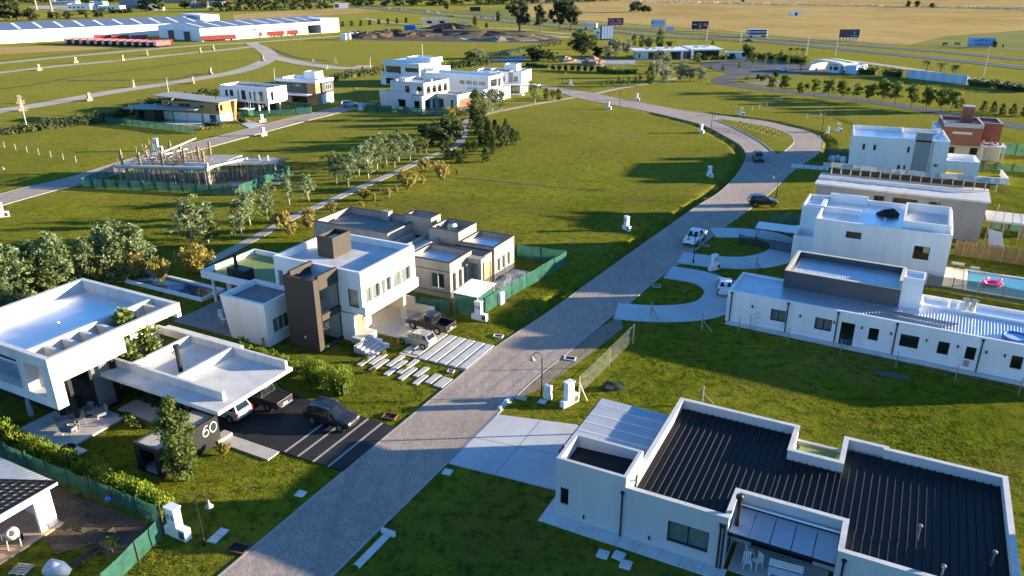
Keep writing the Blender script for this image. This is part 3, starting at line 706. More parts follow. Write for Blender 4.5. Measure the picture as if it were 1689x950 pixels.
def vehicle(style, name, label, paint, loc, rz, group='cars parked at the houses', roof_rails=False, roll_bar=False, cat='car', cover=False):
    t = thing(name, label, cat, loc, rz, group); d = CARS[style]; st = d['st']; W = d['W'] / 2; WHZ[0] = d['wr']; t.scale = (.92,) * 3
    def sec(s_):
        x, zl, zb, zr, ws, wb, wr = s_; zm = zl + (zb - zl) * .55
        if zr: pts = [(ws * .96, zl), (max(ws, wb) * 1.015, zm), (wb, zb), (wr, zr), (0, zr + .035)]
        else: pts = [(ws * .96, zl), (max(ws, wb) * 1.015, zm), (wb, zb), (wb * .86, zb + .03), (0, zb + .055)]
        return [(x, y, z) for y, z in pts]
    secs = [sec(s_) for s_ in st]; b = MB(); vs = []; n = 5
    for q in secs: vs += q + [(x, -y, z) for x, y, z in q[:-1]]
    N = 9; fs = []
    def ix(i, k, sg): return i * N + (k if sg > 0 or k == 4 else 5 + k)
    for i in range(len(secs) - 1):
        for sg in (1, -1):
            for k in range(4): fs.append((ix(i, k, sg), ix(i + 1, k, sg), ix(i + 1, k + 1, sg), ix(i, k + 1, sg)))
        fs.append((ix(i, 0, 1), ix(i, 0, -1), ix(i + 1, 0, -1), ix(i + 1, 0, 1)))
    for i in (0, len(secs) - 1): fs.append(tuple(ix(i, k, 1) for k in range(5)) + tuple(ix(i, k, -1) for k in (3, 2, 1, 0)))
    body = b.add(vs, fs).build('body', 'paint_' + paint, t)
    md = body.modifiers.new('bevel', 'BEVEL'); md.width = .035; md.segments = 2; md.limit_method = 'ANGLE'; md.angle_limit = R(22)
    def pane(nm, quad, k=.86, out=.012):
        q = [Vector(p) for p in quad]; c = sum(q, Vector()) / len(q); nv = (q[1] - q[0]).cross(q[2] - q[0]).normalized()
        if nv.dot(c - Vector((0, 0, .8))) < 0: nv = -nv
        MB().add([c + (p - c) * k + nv * out for p in q], [tuple(range(len(q)))]).build(nm, 'car_glass', t, fix=False)
    for i in range(len(st) - 1):
        A, B = secs[i], secs[i + 1]; ra, rb = st[i][3], st[i + 1][3]; mir = lambda p: (p[0], -p[1], p[2])
        if ra and rb:
            for f_ in (lambda p: p, mir): pane('side_window', [f_(A[2]), f_(B[2]), f_(B[3]), f_(A[3])], .84)
        elif ra or rb:
            pane('windscreen' if ra else 'rear_window', [A[3], B[3], mir(B[3]), mir(A[3])], .88, .02)
            for f_ in (lambda p: p, mir): pane('quarter_window', [f_(A[2] if ra else B[2]), f_(B[2] if ra else A[2]), f_(A[3] if ra else B[3])], .6)
    if style == 'pickup':
        g = MB(); x0, x1 = -2.58, -.84
        for sg in (-1, 1):
            y0, y1 = sorted((sg * .90, sg * .80)); g.box(x0, x1, y0, y1, .42, 1.08)
        g.box(x0 - .02, x0 + .08, -.80, .80, .46, 1.08); g.box(x0 + .08, x1, -.80, .80, .55, .62); bevelled(g.build('bed', 'paint_' + paint, t), .02)
        if cover: MB().box(x0 + .1, x1 - .05, -.79, .79, 1.0, 1.05).build('bed_cover', 'rubber', t)
        if roll_bar:
            for sg in (-1, 1): MB().tube([(-1.75, sg * .78, 1.05), (-1.0, sg * .62, 1.70)], .035, 6).build('roll_bar', 'pipe_black', t)
            MB().tube([(-1.0, -.62, 1.70), (-1.0, .62, 1.70)], .035, 6).build('roll_bar', 'pipe_black', t)
        MB().box(-2.66, -2.56, -.80, .80, .46, .60).build('rear_bumper', 'steel', t); pane('rear_window', [(-.83, .60, 1.62), (-.83, -.60, 1.62), (-.83, -.72, 1.16), (-.83, .72, 1.16)], .95, .02)
    xr = st[0][0] if style != 'pickup' else -2.58; xf = st[-1][0]
    for sg in (-1, 1):
        for wx in d['wb']:
            r_ = d['wr']; w = MB(); vs2 = []; 
            wh = MB().add(*_disc(wx, sg * (W - .20), sg * (W + .015), r_, 18)).build('wheel', 'rubber', t, False)
            MB().add(*_disc(wx, sg * (W + .0), sg * (W + .028), r_ * .62, 14)).build('rim', 'rim', wh)
            MB().add(*_disc(wx, sg * (W - .12), sg * (W + .006), r_ * 1.17, 18)).build('wheel_arch', 'rubber', t)
        hz = st[-2][2]; MB().box(xf - .24, xf - .05, *sorted((sg * .40, sg * .70)), hz - .12, hz + .02).build('headlight', 'head_clear', t)
        tz = .92 if style != 'hatch' else .84; MB().box(xr - .015, xr + .12, *sorted((sg * (W - .20), sg * (W - .04))), tz - .16, tz + .12).build('tail_light', 'tail_red', t)
        mx = [s_ for s_ in st if s_[3]][-1][0]; MB().box(mx + .22, mx + .34, *sorted((sg * (W + .01), sg * (W + .17))), .98 if style != 'hatch' else .9, 1.12 if style != 'hatch' else 1.02).build('mirror', 'paint_' + paint, t)
        if roof_rails: MB().tube([(-1.5, sg * .66, 1.68), (-1.3, sg * .67, 1.75), (.1, sg * .66, 1.75), (.3, sg * .65, 1.66)], .025, 6).build('roof_rail', 'rim', t)
    MB().box(xf - .08, xf + .015, -.30, .30, .42, .56).build('grille', 'rubber', t); MB().box(xr - .03, xr - .012, -.24, .24, .62, .74).build('number_plate', 'sign_white', t)
    return t
def _disc(x, ya, yb, r_, n):
    vs = [(x + r_ * math.cos(6.2832 * k / n), y, r0 + r_ * math.sin(6.2832 * k / n)) for y in (ya, yb) for k in range(n) for r0 in (WHZ[0],)]
    fs = [tuple(range(n)), tuple(range(n, 2 * n))] + [(k, (k + 1) % n, n + (k + 1) % n, n + k) for k in range(n)]
    return vs, fs
WHZ = [.34]
EXCL = []; DITCH = []
# ------------------------------------------------------------------ streets (edges measured on the ground)
def px(L, z=0.0): return [at(x, y, z) for x, y in L]
street_left = [S(13.0, -62), S(13.0, -30), S(13.0, -12.8), S(13.1, 0), S(13.25, 8.2), S(14.15, 16.3)] + px([(980, 461.6), (1070, 397), (1151, 340), (1186, 318), (1213, 292), (1228, 269), (1231.8, 255.6), (1223, 241), (1208, 231), (1163, 207.5), (1113, 194), (1064, 183), (999, 171), (949, 161), (924, 152.5), (892, 144.5)])
street_upper = px([(892, 139.5), (930, 146), (977, 153.6), (1039, 166), (1113.6, 179.7), (1180.8, 189.7), (1260, 199.6), (1290.5, 206.5), (1334.7, 217.5), (1354.6, 229.7), (1356.8, 239), (1350, 251.8), (1332.5, 265), (1312.6, 278.3), (1299, 289), (1275, 313.6), (1250, 334), (1227.5, 351), (1189.6, 378), (1139.8, 417.6), (1112, 440.7), (1084, 460.4), (1039, 498.6), (1007.8, 521.8)]) + [S(19.3, 10), S(18.75, 2.9), S(18.55, -11), S(18.5, -30), S(18.5, -62)]
SL = smooth_line(street_left, 5); SU = smooth_line(street_upper, 5)
island = smooth_line(px([(1180, 198.7), (1213, 212), (1257, 236.3), (1275, 251.5), (1283, 255), (1293, 250.5), (1307, 238.5), (1308, 229.7), (1299, 220.8), (1268.4, 209.8), (1224, 202), (1193, 197.6), (1180, 198.7)]), 3)[:-1]
lroad = smooth_line(px([(-40, 342), (0, 330), (66, 312), (134, 296), (230, 266), (333, 239), (420, 216), (480, 200), (538, 186), (575, 177), (604, 170)]), 5)

# ------------------------------------------------------------------ ground sheet with shallow roadside swales
def build_ground():
    xs = np.unique(np.concatenate([np.linspace(-3200, -150, 14), np.linspace(-150, -62, 30), np.arange(-62, 74, .55), np.linspace(74, 170, 34), np.linspace(170, 3200, 14)]))
    ys = np.unique(np.concatenate([np.linspace(-300, 22, 8), np.arange(22, 185, .55), np.linspace(185, 300, 40), np.linspace(300, 4200, 24)]))
    X, Y = np.meshgrid(xs, ys); Z = np.zeros_like(X)
    sel = (X > -62) & (X < 74) & (Y > 22) & (Y < 185)
    px_, py_ = X[sel], Y[sel]
    def dist(line):
        D = np.full(px_.shape, 1e9)
        for a, b in zip(line, line[1:]):
            ax, ay, bx, by = a.x, a.y, b.x, b.y; L2 = (bx - ax) ** 2 + (by - ay) ** 2 + 1e-9
            t = np.clip(((px_ - ax) * (bx - ax) + (py_ - ay) * (by - ay)) / L2, 0, 1)
            D = np.minimum(D, np.hypot(px_ - ax - t * (bx - ax), py_ - ay - t * (by - ay)))
        return D
    def offs(line, o):
        r_ = []
        for i, p in enumerate(line):
            d = (line[min(i + 1, len(line) - 1)] - line[max(i - 1, 0)]).normalized(); r_.append(p + Vector((-d.y, d.x, 0)) * o)
        return r_
    z = .022 * np.sin(px_ * .31 + 1.3 * np.sin(py_ * .11)) * np.sin(py_ * .23) - .02
    a = offs(SL[23:], 1.15); b = offs(SU[:60], 1.15)
    DITCH.extend((a, b))
    for ln in (a, b): z -= .8 * np.exp(-(dist(ln) / .7) ** 2)
    Z[sel] = z
    nx, ny = len(xs), len(ys); co = np.stack([X, Y, Z], -1).reshape(-1, 3).astype('f')
    i = np.arange(nx * ny).reshape(ny, nx); q = np.stack([i[:-1, :-1], i[:-1, 1:], i[1:, 1:], i[1:, :-1]], -1).reshape(-1, 4)
    me = bpy.data.meshes.new('ground'); me.vertices.add(len(co)); me.vertices.foreach_set('co', co.ravel())
    me.loops.add(q.size); me.loops.foreach_set('vertex_index', q.ravel().astype('i')); me.polygons.add(len(q)); me.polygons.foreach_set('loop_start', np.arange(0, q.size, 4, dtype='i'))
    me.materials.append(MAT['grass']); me.update(calc_edges=True); me.polygons.foreach_set('use_smooth', [True] * len(q))
    return struct(inst('ground', me))
build_ground()

street = struct(flat('street', SL + SU, .045, 'pavers', th=.12))
ribbon('kerb', SL, .12, .06, 'block_grey', street, .16, .05); ribbon('kerb', SU, .12, .06, 'block_grey', street, .16, .05)
isl = struct(flat('traffic_island', island, .11, 'grass', th=.08)); ribbon('kerb', island + [island[0]], .14, .125, 'concrete', isl, .09)
struct(ribbon('side_street', lroad, 6.0, .04, 'pavers', None, .1))
for sgn in (1, -1): ribbon('kerb', lroad, .15, .055, 'concrete', bpy.data.objects['side_street'], .15, sgn * 3.0)

# walking paths
path_a = smooth_line(px([(330, 437), (356.5, 425.8), (419.5, 393), (480, 360), (545, 331), (604, 305), (662, 279.6), (708, 258.7), (748, 242.5), (764, 224), (766, 205.5), (776, 195), (801, 188), (840, 179.7), (880, 172), (950, 160)]), 5)
struct(ribbon('garden_path', path_a, 1.55, .03, 'gravel_path', None, .05))
struct(ribbon('garden_path', smooth_line(px([(978, 155.5), (1014, 147), (1050, 141), (1089, 134.5), (1115, 129), (1140, 123)]), 4), 1.7, .03, 'gravel_path', None, .05))

# entrance road, car park, front-gate apron
entry = smooth_line(px([(1240, 121), (1205, 126), (1190, 133), (1207, 139.5), (1257, 146.5), (1309, 152), (1379, 160.5), (1449, 169), (1500, 177), (1553, 186), (1600, 194), (1658, 204), (1740, 219)]), 5)
struct(ribbon('entrance_road', entry, 6.2, .035, 'highway_asphalt', None, .08))
struct(flat('car_park', px([(1150, 104), (1200, 99), (1300, 103), (1345, 108), (1410, 113), (1405, 122), (1345, 123), (1240, 124.5), (1200, 122), (1172, 114)]), .05, 'highway_asphalt'))
struct(flat('planting_bed', smooth_line(px([(1222, 133), (1260, 130), (1290, 134), (1300, 143), (1262, 141), (1232, 138), (1222, 133)]), 4)[:-1], .06, 'straw_verge'))

# dirt roads of the unbuilt plots
for L, w in ((((-60, 192), (0, 183), (70, 172.5), (190, 151), (300, 134.5), (390, 118.5), (432, 104), (446, 93), (436, 82), (424, 76)), 6.5),
             (((-60, 127), (0, 120), (90, 110), (200, 99.5), (300, 89), (370, 82.5), (424, 76)), 5.5), (((-60, 110), (0, 104.5), (120, 93), (232, 83), (330, 75), (415, 70.5), (470, 66.5), (517, 63), (560, 60), (640, 54)), 5.5),
             (((446, 93), (470, 99), (500, 105), (530, 109), (560, 112.5), (590, 112), (604, 108)), 6.5), (((424, 76), (418, 73.5), (415, 70.5)), 6.0)):
    DZ = globals().setdefault('_dz', [.04]); DZ[0] += .012; struct(ribbon('dirt_road', smooth_line(px(L), 5), w, DZ[0], 'dirt_road'))
for L, w in ((((0, 147), (60, 139), (130, 126), (200, 118), (280, 107), (360, 96)), 1.6), (((110, 133), (180, 132.5), (280, 131), (330, 122)), 2.2), (((0, 101), (90, 91), (200, 81), (320, 73.5)), 2.4), (((440, 78), (462, 86), (490, 95), (540, 101)), 2.0)):
    struct(ribbon('soil_strip', smooth_line(px(L), 4), w, .03, 'soil'))

struct(ribbon('worn_track', smooth_line(px([(752, 294), (800, 297), (860, 303), (930, 310), (1000, 314)]), 5), .45, .012, 'soil')); struct(ribbon('worn_track', smooth_line(px([(880, 188), (940, 200), (1010, 214), (1080, 236)]), 5), .4, .012, 'straw_verge'))
# fields beyond
struct(flat('dry_field', px([(880, 30), (1000, 36), (1100, 44), (1200, 51), (1330, 62), (1470, 72), (1689, 88), (1900, 104), (2000, 20), (1800, -12), (1300, -22), (900, -20), (845, 6)]), .05, 'dry_field'))
struct(flat('green_field', px([(1500, 74), (1560, 60), (1689, 50), (1900, 40), (2000, 100), (1850, 100), (1689, 87)]), .10, 'green_field'))
struct(flat('green_field', px([(745, 18), (850, 12), (862, 22), (838, 27)]), .10, 'green_field'))
struct(flat('dry_field', px([(0, 90), (150, 82), (200, 78), (120, 76), (0, 77), (-80, 80), (-80, 98)]), .05, 'dry_field'))
struct(flat('dry_field', px([(384, 33), (470, 30), (590, 22), (632, 18), (590, 14.5), (520, 15.5), (440, 20), (384, 24)]), .05, 'dry_field'))
struct(flat('pale_lot', px([(40, 14), (118, 17), (122, 10), (60, 9)]), .05, 'dirt_road'))
# highway: two carriageways with a median, straw verges, frontage road
hw_near = smooth_line(px([(560, 9), (640, 17), (740, 26.5), (860, 39), (960, 48.5), (1023, 54), (1100, 61.5), (1200, 66), (1295, 72), (1450, 87), (1570, 99), (1689, 112), (1800, 125)]), 5)
hw_far = smooth_line(px([(585, 8), (660, 14.5), (760, 22), (860, 32.5), (960, 41.5), (1023, 47), (1100, 53.5), (1200, 59.5), (1280, 65.5), (1450, 77.5), (1570, 87), (1689, 98.5), (1800, 109)]), 5)
for hw, w in ((hw_near, 9.0), (hw_far, 8.5)):
    o = struct(ribbon('highway', hw, w, .12, 'highway_asphalt'))
    for s_ in (-1, 1): ribbon('lane_line', hw, .25, .15, 'sign_white', o, 0, s_ * (w / 2 - .7))
struct(ribbon('straw_verge', smooth_line(px([(840, 25), (900, 31), (960, 36.5), (1023, 42), (1100, 48), (1200, 54), (1290, 60), (1400, 67.5), (1480, 73)]), 5), 9, .09, 'straw_verge'))
struct(ribbon('frontage_road', smooth_line(px([(1404, 101), (1440, 105.5), (1494, 113), (1545, 121), (1590, 128.5), (1640, 135), (1689, 142), (1760, 152)]), 5), 5.0, .06, 'dirt_road'))
struct(ribbon('service_road', smooth_line(px([(600, 30), (640, 37), (690, 42), (760, 46), (830, 47), (900, 53), (960, 58)]), 5), 5.0, .07, 'dirt_road'))
# works site by the highway
def mound(label, c, rx, ry, h, mat, seed):
    g = random.Random(seed); n = 22; m_ = 8; b = MB(); vs = [(0, 0, h)]; ph = [g.uniform(0, 6.28) for _ in range(5)]
    for j in range(1, m_ + 1):
        t = j / m_
        for k in range(n):
            a = 6.2832 * k / n; w = 1 + .22 * math.sin(2 * a + ph[0]) + .16 * math.sin(5 * a + ph[1]) + .1 * math.sin(9 * a + ph[2])
            z = h * (1 - t) ** .8 * (1 + .35 * math.sin(3 * a + ph[3] + 5 * t) * t) + g.uniform(-.12, .12) * h
            vs.append((rx * t * w * math.cos(a), ry * t * w * math.sin(a), max(-.2, z) if j < m_ else -.2))
    fs = [(0, 1 + k, 1 + (k + 1) % n) for k in range(n)] + [(1 + j * n + k, 1 + (j + 1) * n + k, 1 + (j + 1) * n + (k + 1) % n, 1 + j * n + (k + 1) % n) for j in range(m_ - 1) for k in range(n)]
    o = b.add(vs, fs).build('earth_mound', mat, None, False); o.location = c; return tag(o, label, 'earth mound', 'earth mounds at the works site')
for i, (x, y, rx, ry, h, mt, lb) in enumerate([(612, 60, 14, 9, 2.8, 'soil', 'dark earth mound leftmost at the works site'), (650, 57, 14, 9, 3.4, 'soil', 'tall dark earth mound next to the teal lorry'), (690, 58, 12, 7, 2.4, 'soil', 'dark earth mound right of the teal lorry'), (744, 46, 15, 8, 3.2, 'soil', 'rounded black earth heap beside the red digger'),
        (805, 57, 22, 10, 2.4, 'soil', 'long dark earth mound before the service road'), (830, 65, 18, 9, 2.2, 'light_soil', 'pale sandy earth mound beside the pond'), (880, 62, 20, 9, 2.0, 'light_soil', 'low pale earth mound below the tall gum trees'), (856, 64, 11, 6, 2.4, 'soil', 'small dark heap between the pale mounds')]):
    mound(lb, at(x, y + 1), rx, ry, h, mt, i)
struct(flat('pond', smooth_line(px([(757, 63), (775, 61.5), (792, 63), (785, 66), (766, 65.5), (757, 63)]), 4)[:-1], .08, 'light_blue')); MAT_P = bpy.data.objects['pond']; MAT_P.data.materials[0] = MAT['water']
struct(flat('works_ground', px([(570, 66), (640, 67), (760, 69), (900, 71), (930, 63), (860, 53), (720, 48), (620, 55)]), .035, 'soil'))
# near plots: bare earth of the building site, concrete drives
EXCL.append([S(u, v) for u, v in ((-9, -22.9), (-2, -22.7), (6.3, -22.5), (6.9, -24), (6.2, -25.6), (4.4, -25.2), (3.2, -26.8), (1.4, -26.2), (.9, -25), (-9, -25))])
EXCL.append(px([(1150, 104), (1200, 99), (1300, 103), (1345, 108), (1410, 113), (1405, 122), (1345, 123), (1240, 124.5), (1200, 122), (1172, 114)]))
struct(flat('bare_earth', [S(u, v) for u, v in ((-9, -22.9), (-2, -22.7), (6.3, -22.5), (6.9, -24), (6.2, -25.6), (4.4, -25.2), (3.2, -26.8), (1.4, -26.2), (.9, -25), (-9, -25))], .02, 'soil'))
EXCL.append([S(u, v) for u, v in ((18.7, 0.5), (19.9, 3), (21, 9), (22, 17), (20.8, 19.5), (19.7, 15), (19.2, 8))])
struct(flat('verge_soil', [S(u, v) for u, v in ((18.7, 0.5), (19.9, 3), (21, 9), (22, 17), (20.8, 19.5), (19.7, 15), (19.2, 8))], .02, 'light_soil'))
def drive(label, poly, mat='concrete_floor', th=.12, z=.075, name='driveway', cuts=()):
    o = flat(name, poly, z, mat, None, th); struct(o); return o
drive('', [S(18.75, -8.9), S(18.75, -1.9), S(24.6, -0.5), S(26.4, -0.9), S(27.9, -7.2), S(26.8, -8.2)])
for a, b in ((S(18.75, -5.4), S(27.4, -4.4)), (S(22.2, -8.6), S(22.0, -1.1))):
    g = MB().bar((a.x, a.y, .0765), (b.x, b.y, .0765), .035, .004); g.build('joint', 'dark_grey', bpy.data.objects['driveway'])
# two horseshoe drives in front of the white houses
struct(ribbon('driveway', smooth_line(px([(1102, 449), (1150, 457), (1178, 467), (1193, 482), (1186, 499), (1163, 511), (1120, 517), (1065, 517), (1016, 513)]), 5), [3.9] * 41, .075, 'concrete_floor', None, .12))
struct(ribbon('driveway', smooth_line(px([(1176, 384), (1225, 385), (1270, 391), (1296, 403), (1292, 419), (1262, 430), (1222, 434), (1170, 431), (1122, 425)]), 5), [3.9] * 41, .075, 'concrete_floor', None, .12))
# ================================================================== right: black roofed house
def house_black_roof():
    h = thing('house', 'single-storey grey house with black ribbed metal roof, nearest on the right', 'house', (2.596, 38.613, 0), ANG, 'houses'); T = 3.5
    wg = 'wall_grey_white'
    shell(h, (0, 4.4, 0, 3.05), 0, 4.2, wg, {'f': [(.31, .85, 1.0, 2.2, 'w')]}, drop=.75, roof=None)
    ribbed(h, .222, 4.178, .222, 2.828, 3.35, 3.55, 'black_roof', .42, 'x', rib=.10, rw=.16)
    # main body: outline with the light well at the back and the patio recess at the front
    out = [(4.402, 0), (10.3, 0), (10.3, 2.6), (15.85, 2.6), (15.85, 0), (23.95, 0), (23.95, 11.15), (17.6, 11.15), (17.6, 11.35), (15.05, 11.35), (15.05, 8.4), (12.3, 8.4), (12.3, 11.35), (4.402, 11.35)]
    t = .24
    def seg(a, b, op=(), hi=T, cv0=True, cv1=True):
        # wall along an outline edge, built inward (left of travel)
        a, b = Vector((*a, 0)), Vector((*b, 0)); d = (b - a).normalized(); nn = Vector((-d.y, d.x, 0)); L = (b - a).length
        M = lambda q, dep, z: tuple(a + d * q + nn * dep + Vector((0, 0, z)))
        g = MB(); aa = sorted({0, L, *[o[0] for o in op], *[o[1] for o in op]}); zz = sorted({0, hi, *[o[2] for o in op], *[o[3] for o in op]})
        aa[0] = t if cv0 else 0; aa[-1] = L if cv1 else L + t
        for i in range(len(aa) - 1):
            for j in range(len(zz) - 1):
                ac, zc = (aa[i] + aa[i + 1]) / 2, (zz[j] + zz[j + 1]) / 2
                if any(o[0] < ac < o[1] and o[2] < zc < o[3] for o in op): continue
                g.mbox(M, aa[i], aa[i + 1], 0, t, zz[j], zz[j + 1])
        g.build('wall', wg, h)
        for o in op: window(h, M, *o[:4], n=o[4], cur=o[5])
        MB().mbox(M, t + .03 if cv0 else .035, L + .035 if cv1 else L + t + .03, -.035, t + .03, hi + .003, hi + .06).build('coping', 'light_concrete', h)
    n = len(out)
    ops = {0: [(2.6, 4.95, .75, 2.2, 2, True)], 1: [(.4, 2.2, .05, 2.3, 2, False)], 2: [(1.0, 4.4, .05, 2.3, 3, False)], 4: [(2.0, 3.4, 1.0, 2.2, 2, False)]}
    for i in range(n):
        a, b = out[i], out[(i + 1) % n]
        cv = lambda j: ((out[j][0] - out[j - 1][0]) * (out[(j + 1) % n][1] - out[j][1]) - (out[j][1] - out[j - 1][1]) * (out[(j + 1) % n][0] - out[j][0])) > 0
        seg(a, b, ops.get(i, ()), T, cv(i), cv((i + 1) % n))
    # ribbed roof in three fields round the recesses
    for x0, x1, y0, y1 in ((4.66, 12.06, 2.85, 11.1), (4.66, 10.06, .25, 2.85), (12.06, 15.29, 2.85, 8.15), (15.29, 23.7, 2.85, 10.9), (16.1, 23.7, .25, 2.85)):
        ribbed(h, x0, x1, y0, y1, 2.88 - .012 * (11 - y0), 2.88 - .012 * (11 - y1), 'black_roof', .42, 'y', rib=.09, rw=.06)
    # carport roof of clear sheets on a black frame
    cp = MB(); cp.box(-.9, -.82, 2.4, 9.7, 2.8, 2.95); cp.box(-.82, 4.3, 9.62, 9.7, 2.8, 2.95); cp.box(-.82, -.02, 2.4, 2.48, 2.8, 2.95)
    for x, y in ((-.86, 2.45), (-.86, 9.65), (-.86, 6)): cp.box(x - .05, x + .05, y - .05, y + .05, 0, 2.8)
    cp.build('carport_frame', 'frame_black', h)
    for i in range(6):
        y0 = 3.1 + i * 1.09; MB().box(-.80, 4.36, y0, y0 + 1.05, 2.955, 2.985).build('roof_panel', 'polycarbonate', h)
    for i in range(7): MB().box(-.8, 4.36, 3.02 + i * 1.09, 3.09 + i * 1.09, 2.95, 3.0).build('panel_bar', 'sign_white', h)
    for i in range(3): MB().box(-.80 + i * 1.72, .88 + i * 1.72, 9.02 - .35, 9.6, 2.99, 3.01).build('skylight', 'polycarbonate', h)
    # patio roof panels
    for i in range(5): MB().box(10.36 + i * 1.09, 11.40 + i * 1.09, .05, 2.45, 2.62 - .0, 2.66).build('roof_panel', 'polycarbonate', h)
    pf = MB(); pf.box(10.32, 15.83, -.04, .04, 2.45, 2.60); pf.box(10.32, 15.83, 2.46, 2.58, 2.66, 2.78); pf.build('patio_beam', 'frame_black', h)
    MB().tube([(10.32, 2.44, 2.86), (15.83, 2.44, 2.86)], .09, 8).build('gutter', 'galvanised', h)
    fl = MB().tube([(10.62, .75, 2.6), (10.62, .75, 4.45)], .13, 10).build('flue', 'pipe_black', h); MB().lathe([(.13, 0), (.22, .05), (.22, .22), (.13, .3)], (10.62, .75, 4.4), 10).build('cowl', 'pipe_black', fl)
    for x, y, z in ((4.25, -.09, 3.2), (9.95, -.09, 3.0), (10.15, -.09, 3.0), (16.2, -.09, 3.1)): pipe(h, x, y, 0, z)
    MB().tube([(4.7, .9, 3.0), (4.75, .9, 3.9)], .06, 8).build('vent', 'pipe_black', h)
    for x, y in ((19.5, 3.7), (22.9, 3.2), (20.6, .9)):
        v = MB().tube([(x, y, 2.8), (x, y, 3.75)], .05, 8).build('vent', 'steel', h); MB().lathe([(.05, 0), (.12, .03), (.12, .12), (.03, .16)], (x, y, 3.7), 8).build('cowl', 'steel', v)
    for x in (1.9, 6.0): MB().tube([(x, -.06, .45), (x, -.06, .7)], .05, 8).build('wall_light', 'frame_black', h)
    for i in range(9): MB().box(-.7 + i * 1.25, .53 + i * 1.25, -.95, -.003, -.05, .09).build('paving_slab', 'light_concrete', h)
    MB().box(-.7, -.003, .0, 2.9, -.05, .085).build('paving_slab', 'light_concrete', h)
    # light well roof
    MB().box(12.55, 14.8, 8.66, 11.1, 2.4, 2.5).build('light_well_roof', 'green_membrane', h); MB().box(12.3, 15.05, 11.0, 11.25, 2.3, 2.62).build('light_well_wall', wg, h)
    MB().box(10.55, 15.6, .05, 2.5, .02, .07).build('patio_floor', 'stone_deck', h)
    F = frame(2.596, 38.613, ANG)
    # furniture on the patio
    b = thing('garden_bench', 'white slatted garden bench on the patio of the black-roofed house', 'bench', F(13.5, .62, .07), ANG + 4)
    for i in range(5): MB().box(-.9, .9, -.22 + i * .11, -.14 + i * .11, .40, .43).build('slat', 'white_paint', b)
    for i in range(4): MB().box(-.9, .9, .30 + i * .02, .33 + i * .02, .52 + i * .11, .60 + i * .11).build('slat', 'white_paint', b)
    for x in (-.8, .8):
        for y in (-.2, .28): MB().box(x - .03, x + .03, y - .03, y + .03, 0, .40).build('leg', 'white_paint', b)
    for i, (x, y, rz) in enumerate(((11.45, .75, 20), (11.95, 1.0, -40), (11.4, 1.6, 120))):
        plastic_chair(F(x, y, .07), ANG + rz, ['white metal patio chair nearest the black patio post', 'white metal patio chair beside the slatted bench', 'white metal patio chair against the patio wall'][i], 'patio chairs')
    for i, (x, y) in enumerate(((3.9, -1.95), (4.75, -1.65), (5.35, -2.15))):
        o = MB().box(-.33, .33, -.33, .33, -.05, .10).build('paving_tile', 'light_concrete'); o.location = F(x, y); o.rotation_euler = (0, 0, R(ANG + (3, -4, 6)[i])); bevelled(o)
        tag(o, ['square concrete cover slab left of three on the shaded lawn', 'square concrete cover slab middle of three on the shaded lawn', 'square concrete cover slab right of three on the shaded lawn'][i], 'slab', 'cover slabs on the shaded lawn')

def plastic_chair(loc, rz, label, group, mat='sign_white', sc=1.0):
    c = thing('chair', label, 'chair', loc, rz, group); c.scale = (sc,) * 3
    MB().box(-.22, .22, -.22, .22, .42, .45).build('seat', mat, c)
    for i in range(4): MB().box(-.2 + i * .115, -.14 + i * .115, .20, .23, .48, .85).build('back_slat', mat, c)
    MB().box(-.22, .22, .20, .235, .85, .90).build('backrest', mat, c)
    for x in (-.2, .2):
        for y in (-.2, .2): MB().bar((x, y, .42), (x * 1.1, y * 1.1, 0), .035).build('leg', mat, c)
    return c
house_black_roof()

